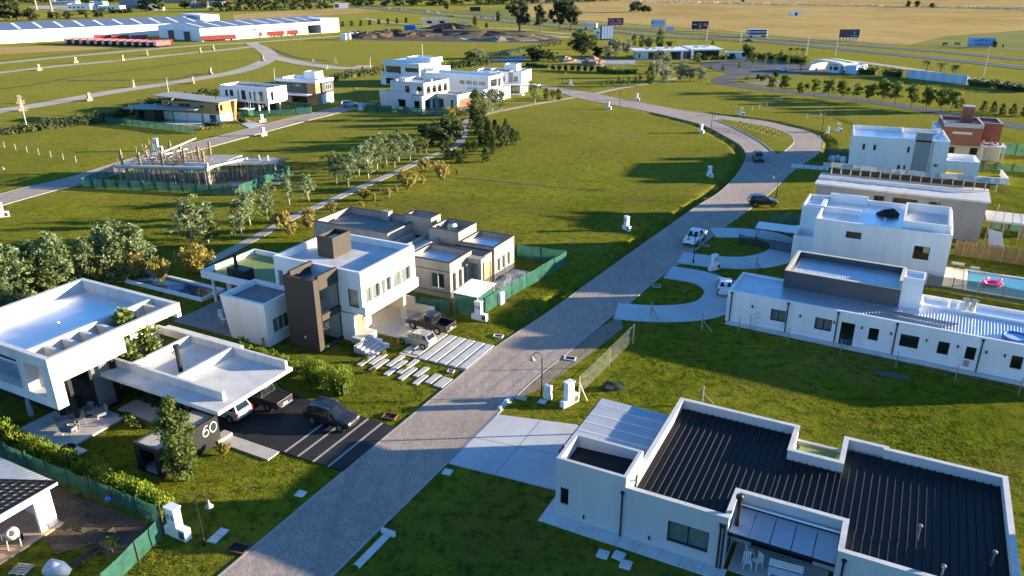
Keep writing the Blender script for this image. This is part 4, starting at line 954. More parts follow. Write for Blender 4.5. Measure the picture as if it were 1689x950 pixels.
# ================================================================== right: long white house
def house_long_white():
    h = thing('house', 'long white single-storey house with sheet roof, row of dark windows and raised centre', 'house', (20.438, 67.105, 0), -30, 'houses')
    wp = 'white_paint'; wins = [(4.1, 5.45, 1.0, 2.15, 'w', 'frame_black', 2, True), (8.0, 9.45, 1.0, 2.15, 'w', 'frame_black', 2, True), (10.2, 11.35, .05, 2.2, 'w', 'frame_black', 1), (12.5, 13.3, 1.0, 2.15, 'w'),
            (15.0, 16.45, 1.0, 2.15, 'w'), (17.9, 18.75, 1.0, 2.15, 'w'), (19.95, 20.7, 1.0, 2.15, 'w'), (23.2, 24.0, 1.0, 2.15, 'w'), (26.5, 27.6, 1.0, 2.15, 'w')]
    shell(h, (0, 30, 0, 5.4), 0, 3.2, wp, {'f': wins, 'l': [(1.6, 3.8, .1, 2.3, 'w', 'frame_black', 2)]}, roof=None)
    ribbed(h, .23, 29.77, .23, 5.17, 2.78, 2.98, 'galvanised', .24, 'y', rib=.035, rw=.05)
    shell(h, (4.2, 14.2, 4.0, 10.4), 0, 4.6, 'dark_grey', {}, roof=None, t=.25)
    MB().box(4.17, 14.23, 3.97, 4.28, 4.603, 4.66).build('coping', 'cream', h); MB().box(4.17, 14.23, 10.12, 10.43, 4.603, 4.66).build('coping', 'cream', h); MB().box(4.17, 4.48, 4.28, 10.12, 4.603, 4.66).build('coping', 'cream', h); MB().box(13.92, 14.23, 4.28, 10.12, 4.603, 4.66).build('coping', 'cream', h)
    ribbed(h, 4.46, 13.94, 4.26, 10.14, 3.55, 4.05, 'galvanised', .24, 'y', rib=.035, rw=.05)
    MB().box(5.0, 9.3, 4.7, 4.78, 3.6, 3.72).build('roof_edge', 'dark_grey', h)
    shell(h, (14.25, 15.95, 4.2, 6.4), 0, 5.8, wp, {}, drop=.25, t=.15)
    shell(h, (15.96, 30, 5.42, 8.6), 0, 2.9, wp, {}, drop=.25)
    for x in (.4, 5.55, 9.85, 14.6, 21.0, 25.6): pipe(h, x, -.07, .05, 3.0)
    for x, z in ((2.4, 2.0), (6.7, 2.0), (9.62, 2.0), (11.9, 2.0), (14.25, 2.0), (17.0, 2.0), (19.35, 2.0), (21.4, 2.0), (22.7, 2.0)): MB().box(x - .06, x + .06, -.12, -.003, z - .12, z + .12).build('wall_light', 'frame_black', h)
    for x, c, r_, z in ((18.2, 'white_paint', .08, 3.55), (18.9, 'white_paint', .08, 3.6), (19.5, 'steel', .2, 3.95), (20.1, 'steel', .2, 3.95)):
        o = MB().tube([(x, 6.1, 2.7), (x, 6.1, z)], r_, 10).build('flue', c, h); MB().lathe([(r_, 0), (r_ * 1.7, .06), (r_ * 1.7, .12)], (x, 6.1, z), 10).build('cowl', c, o)
    for i in range(20): MB().box(.2 + i * 1.5, 1.68 + i * 1.5, -.8, -.003, -.05, .085).build('paving_slab', 'light_concrete', h)
    MB().box(20.0, 20.4, -.14, -.004, .4, .9).build('gas_box', 'grey_paint', h)
    F = frame(20.438, 67.105, -30)
    t = thing('pipe_bundle', 'bundle of thin metal rods lying on the long white house roof', 'pipes', F(15.5, 2.2, 3.02), -32)
    for i in range(7): MB().tube([(-2.6 + .12 * i, -.5 + i * .13, .05), (3.1 + .1 * i, -.5 + i * .13 + .05 * (i % 3), .02)], .03, 6).build('rod', 'steel', t)
    t = thing('paddling_ring', 'round blue plastic ring lying on the long white roof', 'ring', F(23.3, 1.7, 3.0), 0)
    g = MB(); g.tube([(.95 * math.cos(a), .95 * math.sin(a), .1) for a in [R(15 * k) for k in range(25)]], .10, 8, False); g.build('ring_tube', 'blue_plastic', t, True); MB().lathe([(.88, .03), (.88, .06)], (0, 0, 0), 20).build('ring_floor', 'light_blue', t)
    # garden fence with posts and one open gate in front of it
    wire_fence('wire_fence', 'thin wire fence on posts before the long white house', [F(1.8, -2.0), F(24, -2.6)], 1.5, 5, 4, 'timber_grey', None, .04, False)
    t = thing('wire_gate', 'open wire mesh gate at the left end of the long white house', 'gate', F(2.6, -1.1), 30)
    for x in (0, 1.6): MB().tube([(x, 0, 0), (x, 0, 1.6)], .03, 6).build('gate_post', 'steel', t)
    for z in (.1, .55, 1.05, 1.55): MB().tube([(0, 0, z), (1.6, 0, z)], .018, 6).build('rail', 'steel', t)
    o = MB().box(-1.3, 1.3, -.25, .25, 0, .22).build('timber_pile', 'dark_grey'); o.location = F(15.0, -4.2); o.rotation_euler = (0, 0, R(-26)); tag(o, 'dark plank pile on the shaded lawn before the long white house', 'planks')
    # pool plot behind
    p = thing('swimming_pool', 'blue swimming pool with pale rim behind the white houses', 'swimming pool', F(25, 23), -30)
    MB().box(-5.1, 5.4, -3.2, 3.2, .03, .06).build('water', 'water', p)
    r_ = MB(); r_.box(-5.4, 5.7, -3.55, -3.2, 0, .16); r_.box(-5.4, 5.7, 3.2, 3.5, 0, .16); r_.box(-5.4, -5.1, -3.2, 3.2, 0, .16); r_.build('rim', 'light_concrete', p)
    for i in range(2):
        for j in range(3): MB().box(-7.4 + i * 1.0, -6.42 + i * 1.0, -3.4 + j * 2.25, -1.18 + j * 2.25, 0, .13).build('deck_board', 'stone_deck', p)
    f = thing('inflatable_flamingo', 'pink inflatable flamingo floating on the pool', 'pool float', F(22.2, 22.9, .07), 200); f.scale = (.85, .85, .7)
    MB().tube([(1.0 * math.cos(a), .75 * math.sin(a), .17) for a in [R(20 * k) for k in range(19)]], .26, 10, False).build('body', 'pink_plastic', f, True)
    MB().tube([(.95, 0, .2), (1.35, 0, .5), (1.5, 0, .75), (1.75, 0, .8), (1.95, 0, .55)], [.24, .2, .18, .2, .08], 10).build('neck', 'pink_plastic', f, True)
    MB().tube([(-1.0, .0, .2), (-1.35, 0, .55), (-1.5, 0, .75)], [.28, .2, .05], 8).build('tail', 'pink_plastic', f, True)
    for s_ in (-1, 1): MB().tube([(.2, s_ * .8, .25), (-.3, s_ * 1.05, .5), (-.7, s_ * .95, .45)], [.14, .2, .05], 8).build('wing', 'pink_plastic', f, True)
    # bamboo screen and dark pool screen
    t = thing('bamboo_fence', 'brown bamboo screen fence behind the swimming pool', 'fence', F(18.3, 31.6), -30)
    cane = MB().tube([(0, 0, 0), (0, 0, 1.9)], .035, 6).mesh('cane', 'bamboo')
    for i in range(170): inst('cane', cane, t, (i * .075, .02 * math.sin(i * 1.7), 0), (0, R(rnd.uniform(-1.2, 1.2)), i), (1, 1, rnd.uniform(.93, 1.04)))
    for z in (.5, 1.4): MB().box(0, 12.8, .045, .09, z, z + .06).build('rail', 'timber_grey', t)
    net_fence('screen_fence', 'dark green screen fence between long white house and pool', [F(16.2, 18.6), F(30, 18.2)], 1.6, 2.3, 'dark_net', 'steel')
    for i, (x, y, w) in enumerate(((18.9, 28.2, 1.3), (20.6, 27.6, .9))):
        o = MB().box(-w / 2, w / 2, -.3, .3, 0, .16).build('stone_block', 'stone_deck'); o.location = F(x, y); o.rotation_euler = (0, 0, R(-28)); tag(o, ('long' if i == 0 else 'short') + ' grey stone step block behind the pool deck', 'stone block')
house_long_white()

# ================================================================== right: two-storey white house with roof terraces
def house_white_terraces():
    o = frame(20.438, 67.105, -30)(17.62, 19.57); A = -27.8; F = frame(o.x, o.y, A); T = 5.75
    h = thing('house', 'two-storey white house with blue-grey roof terraces behind the long white house', 'house', o, A, 'houses'); wp = 'white_paint'
    shell(h, (-13.4, 0, 0, 10.6), 0, T, wp, {'f': [(-10.1, -8.55, 4.0, 4.75, 'w'), (-3.3, -1.8, 2.7, 4.15, 'w')], 'r': [(2, 3.4, 3.5, 4.8, 'w')]}, drop=.55)
    shell(h, (-15.5, -13.42, 4.6, 10.4), 0, T, wp, {}, drop=.5)
    shell(h, (-15.6, -13.42, 1.1, 4.58), 0, 3.1, wp, {'l': [(1.8, 3.8, .3, 2.3, 'w', 'frame_black', 2)]}, drop=.6)
    MB().box(-15.2, -9.2, 5.0, 5.25, T - .55, T + .1).build('terrace_wall', wp, h); MB().box(-13.1, -8.9, 10.1, 10.35, T - .55, T + .45).build('terrace_wall', wp, h)
    shell(h, (-4.8, -.25, .9, 8.8), T - .55, T + .7, wp, {}, drop=.9, roof='off_white', floor=False)
    MB().box(-4.9, -.3, .25, .85, T - .54, T - .2).build('roof_step', 'membrane', h)
    MB().tube([(-12.6 + 1.1 * (1 - math.cos(a)), 10.2, T + .45 * math.sin(a)) for a in [R(18 * k) for k in range(11)]], .09, 8).build('arch_rail', wp, h)
    MB().tube([(-.6, .5, T), (-.6, .5, T + 1.2)], .02, 5).build('aerial', 'steel', h); MB().tube([(-.5, 10.0, T), (-.5, 10.0, T + .45)], .12, 8).build('vent', 'pipe_black', h)
    v = MB().tube([(-6.6, 3.2, T - .55), (-6.6, 3.2, T)], .06, 8).build('vent', 'sign_white', h); MB().lathe([(.06, 0), (.2, .04), (.06, .1)], (-6.6, 3.2, T), 8).build('cowl', 'sign_white', v)
    g = MB(); g.tube([(-7.6, 6.6, T - .5), (-6.9, 6.3, T - .3), (-6.0, 6.7, T - .2), (-5.3, 6.6, T - .35)], [.2, .5, .55, .2], 8)
    t = g.build('tarpaulin', 'rubber'); t.matrix_world = Matrix.Translation(o) @ Matrix.Rotation(R(A), 4, 'Z'); tag(t, 'crumpled black tarpaulin on the white terrace roof', 'tarpaulin')
    # dark net fence and flat white shelter beside it
    net_fence('screen_fence', 'low dark net fence left of the white terrace house', [F(-22.2, 4.4), F(-16.0, 3.8)], 1.3, 2.0, 'dark_net')
    s_ = thing('site_shelter', 'flat white roofed shelter beside the white terrace house', 'shelter', F(-20.3, 8.0), A + 2)
    MB().box(-.6, 4.9, -1.2, 1.6, 1.55, 1.65).build('roof', 'white_paint', s_)
    for x, y in ((-.4, -1.0), (4.6, -1.0), (-.4, 1.4), (4.6, 1.4)): MB().box(x - .06, x + .06, y - .06, y + .06, 0, 1.55).build('post', 'timber_grey', s_)
    net_fence('site_fence', 'sagging green netting round rubble beside the black parked off-roader', [F(-20.2, 12.2), F(-18.4, 15.0), F(-16.2, 15.4), F(-15.2, 13.2)], 1.8, 1.6, seed=3, torn=.3)
    for i in range(6):
        q = MB().box(-.5, .5, -.4, .4, 0, .7).build('material_bag', 'sign_white' if i % 2 else 'light_blue'); bevelled(q, .12); q.location = F(-17.6 + i * .55, 11.6 + (i % 3) * .7); q.rotation_euler = (0, 0, i * .7); tag(q, ORD[i] + ' bulk bag from the left behind the netting of the right-hand site', 'bag', 'bulk bags at the right-hand site')
    # ------------------------------------------------ concrete house under construction
    c = thing('unfinished_house', 'grey concrete house under construction with timber formwork along its roof', 'house', F(0, 18.5), A, 'houses')
    shell(c, (-15.6, 3.9, 0, 6.2), 0, 5.0, 'raw_concrete', {'f': [(-8.6, -7.4, 3.2, 4.4, 'o'), (-6.4, -3.6, 2.9, 4.4, 'o'), (-2.3, -1.1, 3.2, 4.4, 'o'), (-14, -12.5, 1, 2.3, 'o')], 'r': [(1.2, 3.2, 2.9, 4.6, 'o'), (3.6, 5.4, .1, 2.2, 'o')]}, roof=None)
    MB().box(-15.9, 4.2, -.35, 6.5, 5.002, 5.22).build('roof_slab', 'light_concrete', c)
    for x in (-6.75, -1.4): MB().box(x, x + .1, -.06, -.002, .1, 5.0).build('joint_strip', 'concrete', c)
    brd = MB().box(-1.0, 1.0, -.55, .55, 0, .04).mesh('board', 'timber_pale')
    for i in range(22): inst('formwork_board', brd, c, (-14.8 + i * .95, 6.1 + .18 * math.sin(i * 2.1), 6.35 + .05 * math.sin(i * 1.3) + (.03 if i % 2 else 0)), (R(13), R(rnd.uniform(-3, 3)), R(rnd.uniform(-6, 6))), (1, 1.3, 1))
    pst = MB().box(-.07, .07, -.07, .07, 0, 1.15).mesh('post', 'timber_pale')
    for i in range(17): inst('formwork_post', pst, c, (-14.6 + i * 1.22, 5.5, 5.22)); inst('formwork_post', pst, c, (-14.6 + i * 1.22, 5.55, 5.25), (R(28), 0, 0), (.8, .8, .9))
    MB().box(-15.2, 4.4, 7.6, 7.68, 5.0, 6.0).build('shade_sheet', 'dark_brown', c)  # dark brown sheet, coloured for the shaded interior behind the posts
    MB().box(4.25, 9.0, .8, 5.6, 2.5, 2.7).build('porch_slab', 'light_concrete', c)
    for i in range(11): MB().bar((4.6 + (i % 6) * .85, 1.2 + (i % 2) * 3.2, 0), (4.6 + (i % 6) * .85 + rnd.uniform(-.3, .3), 1.2 + (i % 2) * 3.2, 2.5), .09).build('prop', 'timber_pale', c)
    for x in (6.6, 8.6): MB().box(x - .25, x + .25, 4.6, 5.2, 0, 2.5).build('column', 'raw_concrete', c)
    for i in range(4): MB().bar((5.0 + i, .9, 2.7), (5.4 + i * .8, 2.8, 4.3 - .3 * i), .07).build('plank', 'timber_pale', c)
    t = thing('sheet_bundle', 'pale sheet of boarding leaning at the concrete house corner', 'board', F(4.9, 17.4), A); MB().add([(0, 0, 0), (1.6, -.7, 0), (1.1, .6, 1.7), (-.3, .9, 1.9)], [(0, 1, 2, 3)]).build('sheet', 'off_white', t); MB().add([(.05, .06, 0), (1.65, -.62, 0), (1.15, .66, 1.7), (-.25, .96, 1.9)], [(0, 1, 2, 3)]).build('sheet_back', 'off_white', t)
    net_fence('site_fence', 'green netting behind the porch of the concrete house site', [F(5.4, 25.8), F(11.6, 25.4)], 1.7, 2.2, seed=9)
    return F
FT = house_white_terraces()

# ================================================================== right: white house with grey chimney strip, brick house
def house_white_back():
    A = -22; F = frame(57.795, 129.653, A); h = thing('house', 'two-storey white house with grey chimney strip beyond the concrete construction', 'house', (57.795, 129.653, 0), A, 'houses'); y0 = -4.4; T = 6.15; wp = 'white_paint'
    fw = 'frame_white'
    shell(h, (-.2, 13.9, y0, 5.8), 0, T, wp, {'f': [(1.35, 1.85, 3.9, 4.9, 'w', fw), (3.0, 3.5, 3.9, 4.9, 'w', fw), (8.0, 8.45, 3.9, 4.9, 'w', fw), (7.0, 7.5, .9, 1.9, 'w', fw), (7.9, 8.3, .9, 1.9, 'w', fw)], 'l': [(-2, 0, 3.4, 4.9, 'w', 'frame_black', 2), (1, 4, .1, 2.4, 'w', 'frame_black', 3)]}, drop=.6)
    MB().box(9.0, 11.3, y0 - .12, y0 + 1.5, 0, T + 1.1).build('chimney_block', 'grey_paint', h); MB().box(9.0, 11.3, y0 - .14, y0 - .1205, T - .35, T - .05).build('shadow_strip', 'frame_black', h)  # strip is set proud, its black stands in for a gap's shadow
    MB().box(7.4, 7.65, .4, 5.5, T - .55, T + .15).build('roof_upstand', wp, h); MB().box(12.6, 13.1, 2, 2.5, T - .6, T + .3).build('roof_vent', 'sign_white', h)
    shell(h, (13.92, 18.6, y0 + .02, 1.2), 0, 3.2, wp, {'f': [(14.0, 16.6, .05, 1.7, 'o')], 'b': [(14.2, 18, .05, 2.2, 'o')]}, drop=.45)
    MB().box(18.62, 23.0, y0 + .02, y0 + .24, 0, 1.0).build('garden_wall', wp, h); MB().box(22.78, 23.0, y0 + .24, 2.0, 0, 1.0).build('garden_wall', wp, h)
    pipe(h, 11.6, y0 - .08, 0, T - .3, 'grey_paint'); ac = MB().box(12.1, 12.95, y0 - .34, y0 - .004, 2.0, 2.6).build('air_conditioner', 'off_white', h); MB().add(*_ring(12.45, y0 - .345, 2.3, .22)).build('fan', 'dark_grey', ac)
    for i in range(8):
        for j in range(2): MB().box(-9.2 + i * 1.08, -8.2 + i * 1.08, y0 + .2 + j * 1.45, y0 + 1.55 + j * 1.45, -.04, .085).build('paving_slab', 'light_concrete', h)
    net_fence('site_fence', 'green netting enclosure with white tanks left of the far white house', [F(-3.2, 1.2), F(-3.8, 6.0), F(-1.0, 7.0), F(-.4, 3.4)], 1.7, 2, seed=4)
    for i in range(3):
        q = MB().lathe([(.45, 0), (.55, .2), (.55, .9), (.3, 1.15), (.1, 1.2)], (0, 0, 0), 14).build('water_tank', 'light_blue' if i == 1 else 'sign_white', None, True); q.location = F(-2.8 + i * .95, 2.6 + (i % 2) * .8); tag(q, ['pale plastic tank outermost in the netting enclosure', 'bluish plastic tank in the middle of the netting enclosure', 'pale plastic tank nearest the far white house'][i], 'tank', 'plastic tanks in the netting enclosure')
    # brick house
    b = thing('house', 'red brick house with square brick chimney at the far right', 'house', F(14.6, 12.2), A, 'houses'); br = 'brick'
    shell(b, (0, 6.2, 0, 8), 2.6, 6.3, br, {'r': [(2, 3.4, 3.5, 5, 'w')]}, drop=.5, roof='membrane_grey', cop='concrete', floor=False); MB().box(.05, 6.15, -.06, -.003, 5.7, 6.28).build('lintel_band', 'concrete', b); MB().box(1.6, 4.6, -.04, -.003, 4.55, 4.95).build('window_band', 'cream', b)
    shell(b, (-1.0, 9.6, 1.2, 9.6), 0, 2.598, 'cream', {'f': [(1.5, 2.6, .9, 2.0, 'w'), (5.0, 6.2, .1, 2.1, 'w')]}, roof='concrete', drop=.05)
    shell(b, (6.25, 9.6, 3.6, 9.5), 2.6, 6.1, br, {}, drop=.4, roof='membrane_grey', cop='concrete', floor=False); MB().box(-.9, -.02, .8, 8, 2.6, 5.2).build('side_wall', 'white_paint', b)
    MB().box(3.2, 4.9, 4.4, 6.0, 5.8, 8.6).build('chimney', br, b); MB().box(3.1, 5.0, 4.3, 6.1, 8.603, 8.75).build('chimney_cap', 'concrete', b)
    MB().box(6.2, 10.2, -.6, 3.5, 2.602, 2.85).build('terrace_slab', 'light_concrete', b)
    for i in range(9):
        MB().box(6.8 + (i % 5) * .6, 7.2 + (i % 5) * .6, .2 + (i % 3) * .9, .6 + (i % 3) * .9, 2.852, 3.1 + .1 * (i % 3)).build('brick_stack', 'cream' if i % 2 else 'brick', b)
    for x, y in ((9.9, -.4), (6.6, -.4), (9.9, 3.2)): MB().box(x - .14, x + .14, y - .14, y + .14, 0, 2.6).build('column', 'off_white', b)
    MB().tube([(6.3, 5, 6), (6.3, 5, 8.9)], .04, 5).build('aerial', 'rust', b)
    l = thing('timber_ladder', 'timber ladder leaning at the porch of the brick house', 'ladder', F(21.3, 12.0), A)
    for x in (0, .5): MB().bar((x, 0, 0), (x, .5, 2.4), .06).build('stile', 'timber', l)
    for k in range(7): MB().bar((0, .07 * k + .05, .3 * k + .25), (.5, .07 * k + .05, .3 * k + .25), .04).build('rung', 'timber', l)
    net_fence('site_fence', 'long sagging green netting before the brick house garden', [F(18.8, 5.6), F(23, 6.6), F(30, 6.0), F(36, 3)], 1.3, 2.6, seed=8, torn=.5); net_fence('site_fence', 'green netting fence right of the brick house', [F(25.5, 21), F(33, 19)], 2.0, 2.4, seed=12)
def _ring(x, y, z, r_, n=14):
    return [(x + r_ * math.cos(6.2832 * k / n), y, z + r_ * math.sin(6.2832 * k / n)) for k in range(n)], [tuple(range(n))]
house_white_back()
# neighbour just outside the view on the right: it throws the evening shade over the near lawn
def house_neighbour():
    F = frame(2.596, 38.613, ANG); h = thing('house', 'two-storey white house just beyond the right edge of the view', 'house', F(37.5, 2.5), ANG, 'houses')
    shell(h, (0, 9, 0, 11), 0, 6.4, 'white_paint', {'l': [(2, 4, 3.4, 4.9, 'w', 'frame_black', 2), (6, 8.5, .8, 2.3, 'w', 'frame_black', 2)], 'f': [(2, 4, 1, 2.3, 'w')]})
house_neighbour()
def reorigin(h, ox, oy):
    """shift a thing's Empty to its own base point without moving its parts"""
    for c in h.children: c.location.x -= ox; c.location.y -= oy
    h.location = S(ox, oy); return h

# ================================================================== left: cantilevered concrete house number 60
def house_sixty():
    h = thing('house', 'white concrete house with huge cantilevered roof frames and courtyard tree, left foreground', 'house', S(0, 0), ANG, 'houses'); lc = 'light_concrete'
    g = MB()  # upper roof frame
    g.box(-19, -7.0, -8.3, -7.9, 5.4, 6.6); g.box(-19, -18.6, -18.7, -8.3, 5.4, 6.6); g.box(-19, -7.0, -19.1, -18.7, 5.8, 6.6); g.box(-7.35, -7.0, -18.7, -8.3, 5.8, 6.6)
    bevelled(g.build('roof_frame', lc, h), .012)
    slab(h, 'roof', -18.6, -10.0, -18.7, -8.3, 5.45, 5.7, 'membrane')
    slab(h, 'roof_beam', -10.0, -9.72, -18.7, -8.3, 5.4, 6.55, lc)
    for y in (-17.6, -16.2, -14.8, -13.4, -9.2): slab(h, 'pergola_beam', -9.718, -7.352, y, y + .28, 5.6, 6.38, lc)
    slab(h, 'side_wall', -7.35, -7.003, -18.3, -13.2, 4.55, 5.798, lc)
    slab(h, 'front_column', -7.95, -7.0, -19.1, -18.3, 2.65, 5.798, lc); slab(h, 'front_column', -10.7, -10.0, -19.1, -18.3, 3.4, 5.798, lc)
    slab(h, 'front_beam', -19, -7.952, -19.1, -18.3, 2.65, 3.398, lc); slab(h, 'floor_slab', -19, -10.4, -18.298, -8.0, 2.65, 3.3, lc)
    slab(h, 'inner_wall', -10.4, -10.2, -18.29, -16.9, 3.302, 5.6, 'white_paint')
    shell(h, (-18.6, -10.05, -16.9, -8.4), 3.302, 5.598, 'white_paint', {'f': [(-18, -11, 3.45, 5.4, 'w', 'frame_black', 4)], 'r': [(-15.5, -12, 3.45, 5.4, 'w', 'frame_black', 2)]}, roof=None, floor=False)
    # ground floor, dark glass and panels
    shell(h, (-19, -10.42, -17.0, -8.2), 0, 2.648, 'black_panel', {'f': [(-13.6, -11, .12, 2.5, 'w', 'frame_black', 2)]}, roof=None)
    shell(h, (-10.4, -8.4, -17.28, -13.4), 0, 4.5, 'black_panel', {'f': [(-10.1, -8.6, .12, 2.6, 'w', 'frame_black', 1)], 'r': [(-17.0, -15.6, .12, 4.35, 'w', 'frame_black', 1), (-15.4, -13.7, .12, 4.35, 'w', 'frame_black', 1, True)]}, roof='black_panel', drop=.02)
    shell(h, (-8.38, -1.2, -12.3, -7.6), 0, 2.698, 'dark_brown', {'f': [(-7.9, -6.6, .1, 2.5, 'w', 'frame_black', 1), (-5.9, -3.6, .1, 2.5, 'w', 'frame_black', 2, True), (-3.3, -2.4, .1, 2.5, 'w', 'frame_black', 1, True)]}, roof=None)
    # lower canopy
    pr = [(-10.3, -14.6), (3.7, -14.6), (3.7, -7.2), (-6.8, -7.2), (-6.8, -13.35), (-10.3, -13.35)]
    bevelled(MB().prism(pr, 2.7, 3.0).build('canopy', lc, h), .012)
    slab(h, 'canopy_wall', -10.3, 2.9, -13.35, -13.1, 3.002, 3.68, lc); slab(h, 'canopy_wall', -10.7, 3.55, -7.75, -7.5, 2.7 + .302, 3.68, lc)
    slab(h, 'canopy_ledge', -10.7, -2.05, -7.198, -6.5, 2.8, 3.25, lc)
    for x in (-6.85, -2.1): slab(h, 'canopy_rib', x, x + .24, -13.098, -7.752, 3.002, 3.66, lc)
    slab(h, 'courtyard_wall', -10.6, -10.32, -13.3, -7.8, 0, 3.0, 'white_paint'); slab(h, 'courtyard_beam', -10.3, -6.852, -10.3, -10.1, 3.1, 3.6, lc)
    fl = MB().tube([(-3.4, -11.6, 3.0), (-3.4, -11.6, 5.1)], .17, 12).build('flue', 'pipe_black', h); MB().lathe([(.17, 0), (.24, .02), (.24, .28), (.2, .3)], (-3.4, -11.6, 4.95), 12).build('cowl', 'pipe_black', fl)
    vt = MB().tube([(-12.6, -14.5, 5.85), (-12.6, -14.5, 6.3)], .06, 8).build('vent', 'sign_white', h); MB().lathe([(.06, 0), (.17, .05), (.17, .16), (.05, .2)], (-12.6, -14.5, 6.25), 8).build('cowl', 'sign_white', vt)
    # terrace slabs, path, step
    for i in range(4):
        for j in range(4): slab(h, 'terrace_slab', -11.6 + i * 1.4, -10.22 + i * 1.4, -20.6 + j * 1.4, -19.22 + j * 1.4, 0, .16 + .002 * ((i + j) % 2), 'stone_deck')
    for i in range(5): slab(h, 'path_slab', -7.6 + i * 1.5, -6.12 + i * 1.5, -14.6, -12.9, 0, .12, 'stone_deck')
    for i in range(3): slab(h, 'path_slab', 3.0 + i * 1.5, 4.48 + i * 1.5, -14.25, -13.15, -.05, .09, 'stone_deck')
    slab(h, 'step', 2.2, 2.98, -14.4, -13.1, 0, .3, 'stone_deck')
    reorigin(h, -7, -13)
    # number block
    b = thing('number_block', 'black garden wall block with gravel top and the number 60', 'wall block', S(.4, -19), ANG)
    shell(b, (0, 2.4, 0, 5.0), 0, 2.2, 'black_panel', {'f': [(.5, 1.9, .02, 1.9, 'o')]}, t=.16, drop=.12, roof='gravel_white')
    ell = lambda cy, cz, ry, rz, a0, a1: [(2.43, cy + ry * math.cos(R(a)), cz + rz * math.sin(R(a))) for a in range(a0, a1 + 1, 12)]
    MB().tube(ell(4.50, 1.52, .29, .38, 0, 360), .034, 6, False).build('digit', 'sign_white', b)
    MB().tube(ell(3.82, 1.37, .235, .235, 0, 360), .034, 6, False).build('digit', 'sign_white', b); MB().tube(ell(3.95, 1.40, .37, .50, 75, 183), .034, 6).build('digit_stroke', 'sign_white', b)
    # asphalt forecourt with pale strips
    o = flat('forecourt', [S(7.65, -13.05), S(12.95, -12.9), S(12.9, -6.8), S(-.8, -6.7), S(-1.1, -12.4), S(2.9, -13.0)], .07, 'asphalt', None, .1); struct(o)
    for x in (7.75, 8.95, 10.3, 11.6): MB().prism([(q.x, q.y) for q in (S(x, -13.0), S(x + .17, -13.0), S(x + .17, -6.85), S(x, -6.85))], .071, .078).build('pale_strip', 'gravel_path', o)
    # terrace furniture
    for i, (u, v, rz, lb) in enumerate(((-8.6, -16.0, 30, 'grey woven armchair at the back left of the terrace table'), (-7.6, -15.9, -20, 'grey woven armchair at the back right of the terrace table'), (-9.0, -18.0, 150, 'grey woven armchair at the front left of the terrace table'), (-7.7, -18.4, 200, 'grey woven armchair at the front right of the terrace table'))):
        c = thing('armchair', lb, 'armchair', S(u, v, .16), ANG + rz, 'armchairs on the terrace')
        bevelled(MB().box(-.36, .36, -.34, .34, .22, .42).build('seat', 'chair_grey', c), .04); bevelled(MB().add([(-.40, .28, .3), (.40, .28, .3), (.40, .40, .3), (-.40, .40, .3), (-.42, .44, .86), (.42, .44, .86), (.42, .54, .86), (-.42, .54, .86)], [(3, 2, 1, 0), (4, 5, 6, 7), (0, 1, 5, 4), (1, 2, 6, 5), (2, 3, 7, 6), (3, 0, 4, 7)]).build('backrest', 'chair_grey', c), .04)
        for x in (-.41, .37): MB().box(x, x + .05, -.34, .36, .30, .62).build('armrest', 'chair_grey', c)
        for x in (-.32, .32):
            for y in (-.3, .3): MB().box(x - .025, x + .025, y - .025, y + .025, 0, .22).build('leg', 'sign_white', c)
    t = thing('coffee_table', 'small pale coffee table between the terrace armchairs', 'table', S(-8.2, -17.2, .16), ANG); MB().box(-.28, .28, -.28, .28, .36, .40).build('tabletop', 'stone_deck', t)
    for x in (-.24, .24):
        for y in (-.24, .24): MB().box(x - .02, x + .02, y - .02, y + .02, 0, .36).build('leg', 'steel', t)
    u_ = thing('folded_parasol', 'folded grey parasol standing at the terrace edge', 'parasol', S(-11.5, -18.7, .05), ANG); MB().tube([(0, 0, 0), (0, 0, 2.7)], .03, 8).build('pole', 'steel', u_); MB().lathe([(.05, .6), (.22, .75), (.18, 1.5), (.07, 2.4), (.02, 2.65)], (0, 0, 0), 8).build('canopy', 'chair_grey', u_); MB().box(-.35, .35, -.35, .35, 0, .08).build('base', 'dark_grey', u_)
    f = thing('fire_pit', 'dark round fire pit on a pale slab at the terrace corner', 'fire pit', S(-5.6, -19.9, .02), ANG); MB().lathe([(.3, .05), (.48, .30), (.5, .42), (.42, .42), (.3, .2)], (0, 0, .06), 14).build('bowl', 'rubber', f); MB().box(-.9, .9, -.75, .75, 0, .06).build('slab', 'light_concrete', f)
    plant('green_tree', 'courtyard_tree', 'leafy tree growing up through the courtyard roof opening of house 60', 'tree', S(-8.6, -11.7), 6.9, None, 1.0)
    plant('column_tree', 'columnar_tree', 'tall narrow leafy tree in front of the number 60 block', 'tree', S(4.15, -18.5), 6.3, None, .92)
    hedge('hedge', 'low dark hedge along the terrace of house 60', [S(-6.4, -14.9), S(-3.9, -15.6)], .8, .6, 'leaf_green', seed=31)
    hedge('hedge', 'dark planting under the canopy of house 60', [S(-7.6, -12.75), S(-4.3, -12.75)], .7, .9, 'leaf_dark', seed=32)
    plant('yellow_shrub', 'shrub', 'yellow-green feathery shrub at the base of the number 60 block', 'shrub', S(4.2, -15.2), 1.0, None, 1.3)
    # planted boundary and site fence
    hedge('hedge', 'feathery yellow-green hedge along the green net fence', [S(-13, -21.0), S(-6, -21.2), S(0, -21.3), S(6.4, -21.5)], 1.35, 1.45, 'leaf_hedge', .17, 110, 3, .45)
    net_fence('site_fence', 'long green net fence between house 60 and the unfinished garage', [S(-13, -22.5), S(-4, -22.4), S(6.6, -22.2)], 1.5, 2.3, seed=1)
    net_fence('site_fence', 'pale green net fence beside the meter pillar in the bottom left', [S(7.55, -22.9), S(8.0, -25), S(8.6, -27.6), S(8.9, -31)], 1.45, 2.4, seed=2)
house_sixty()

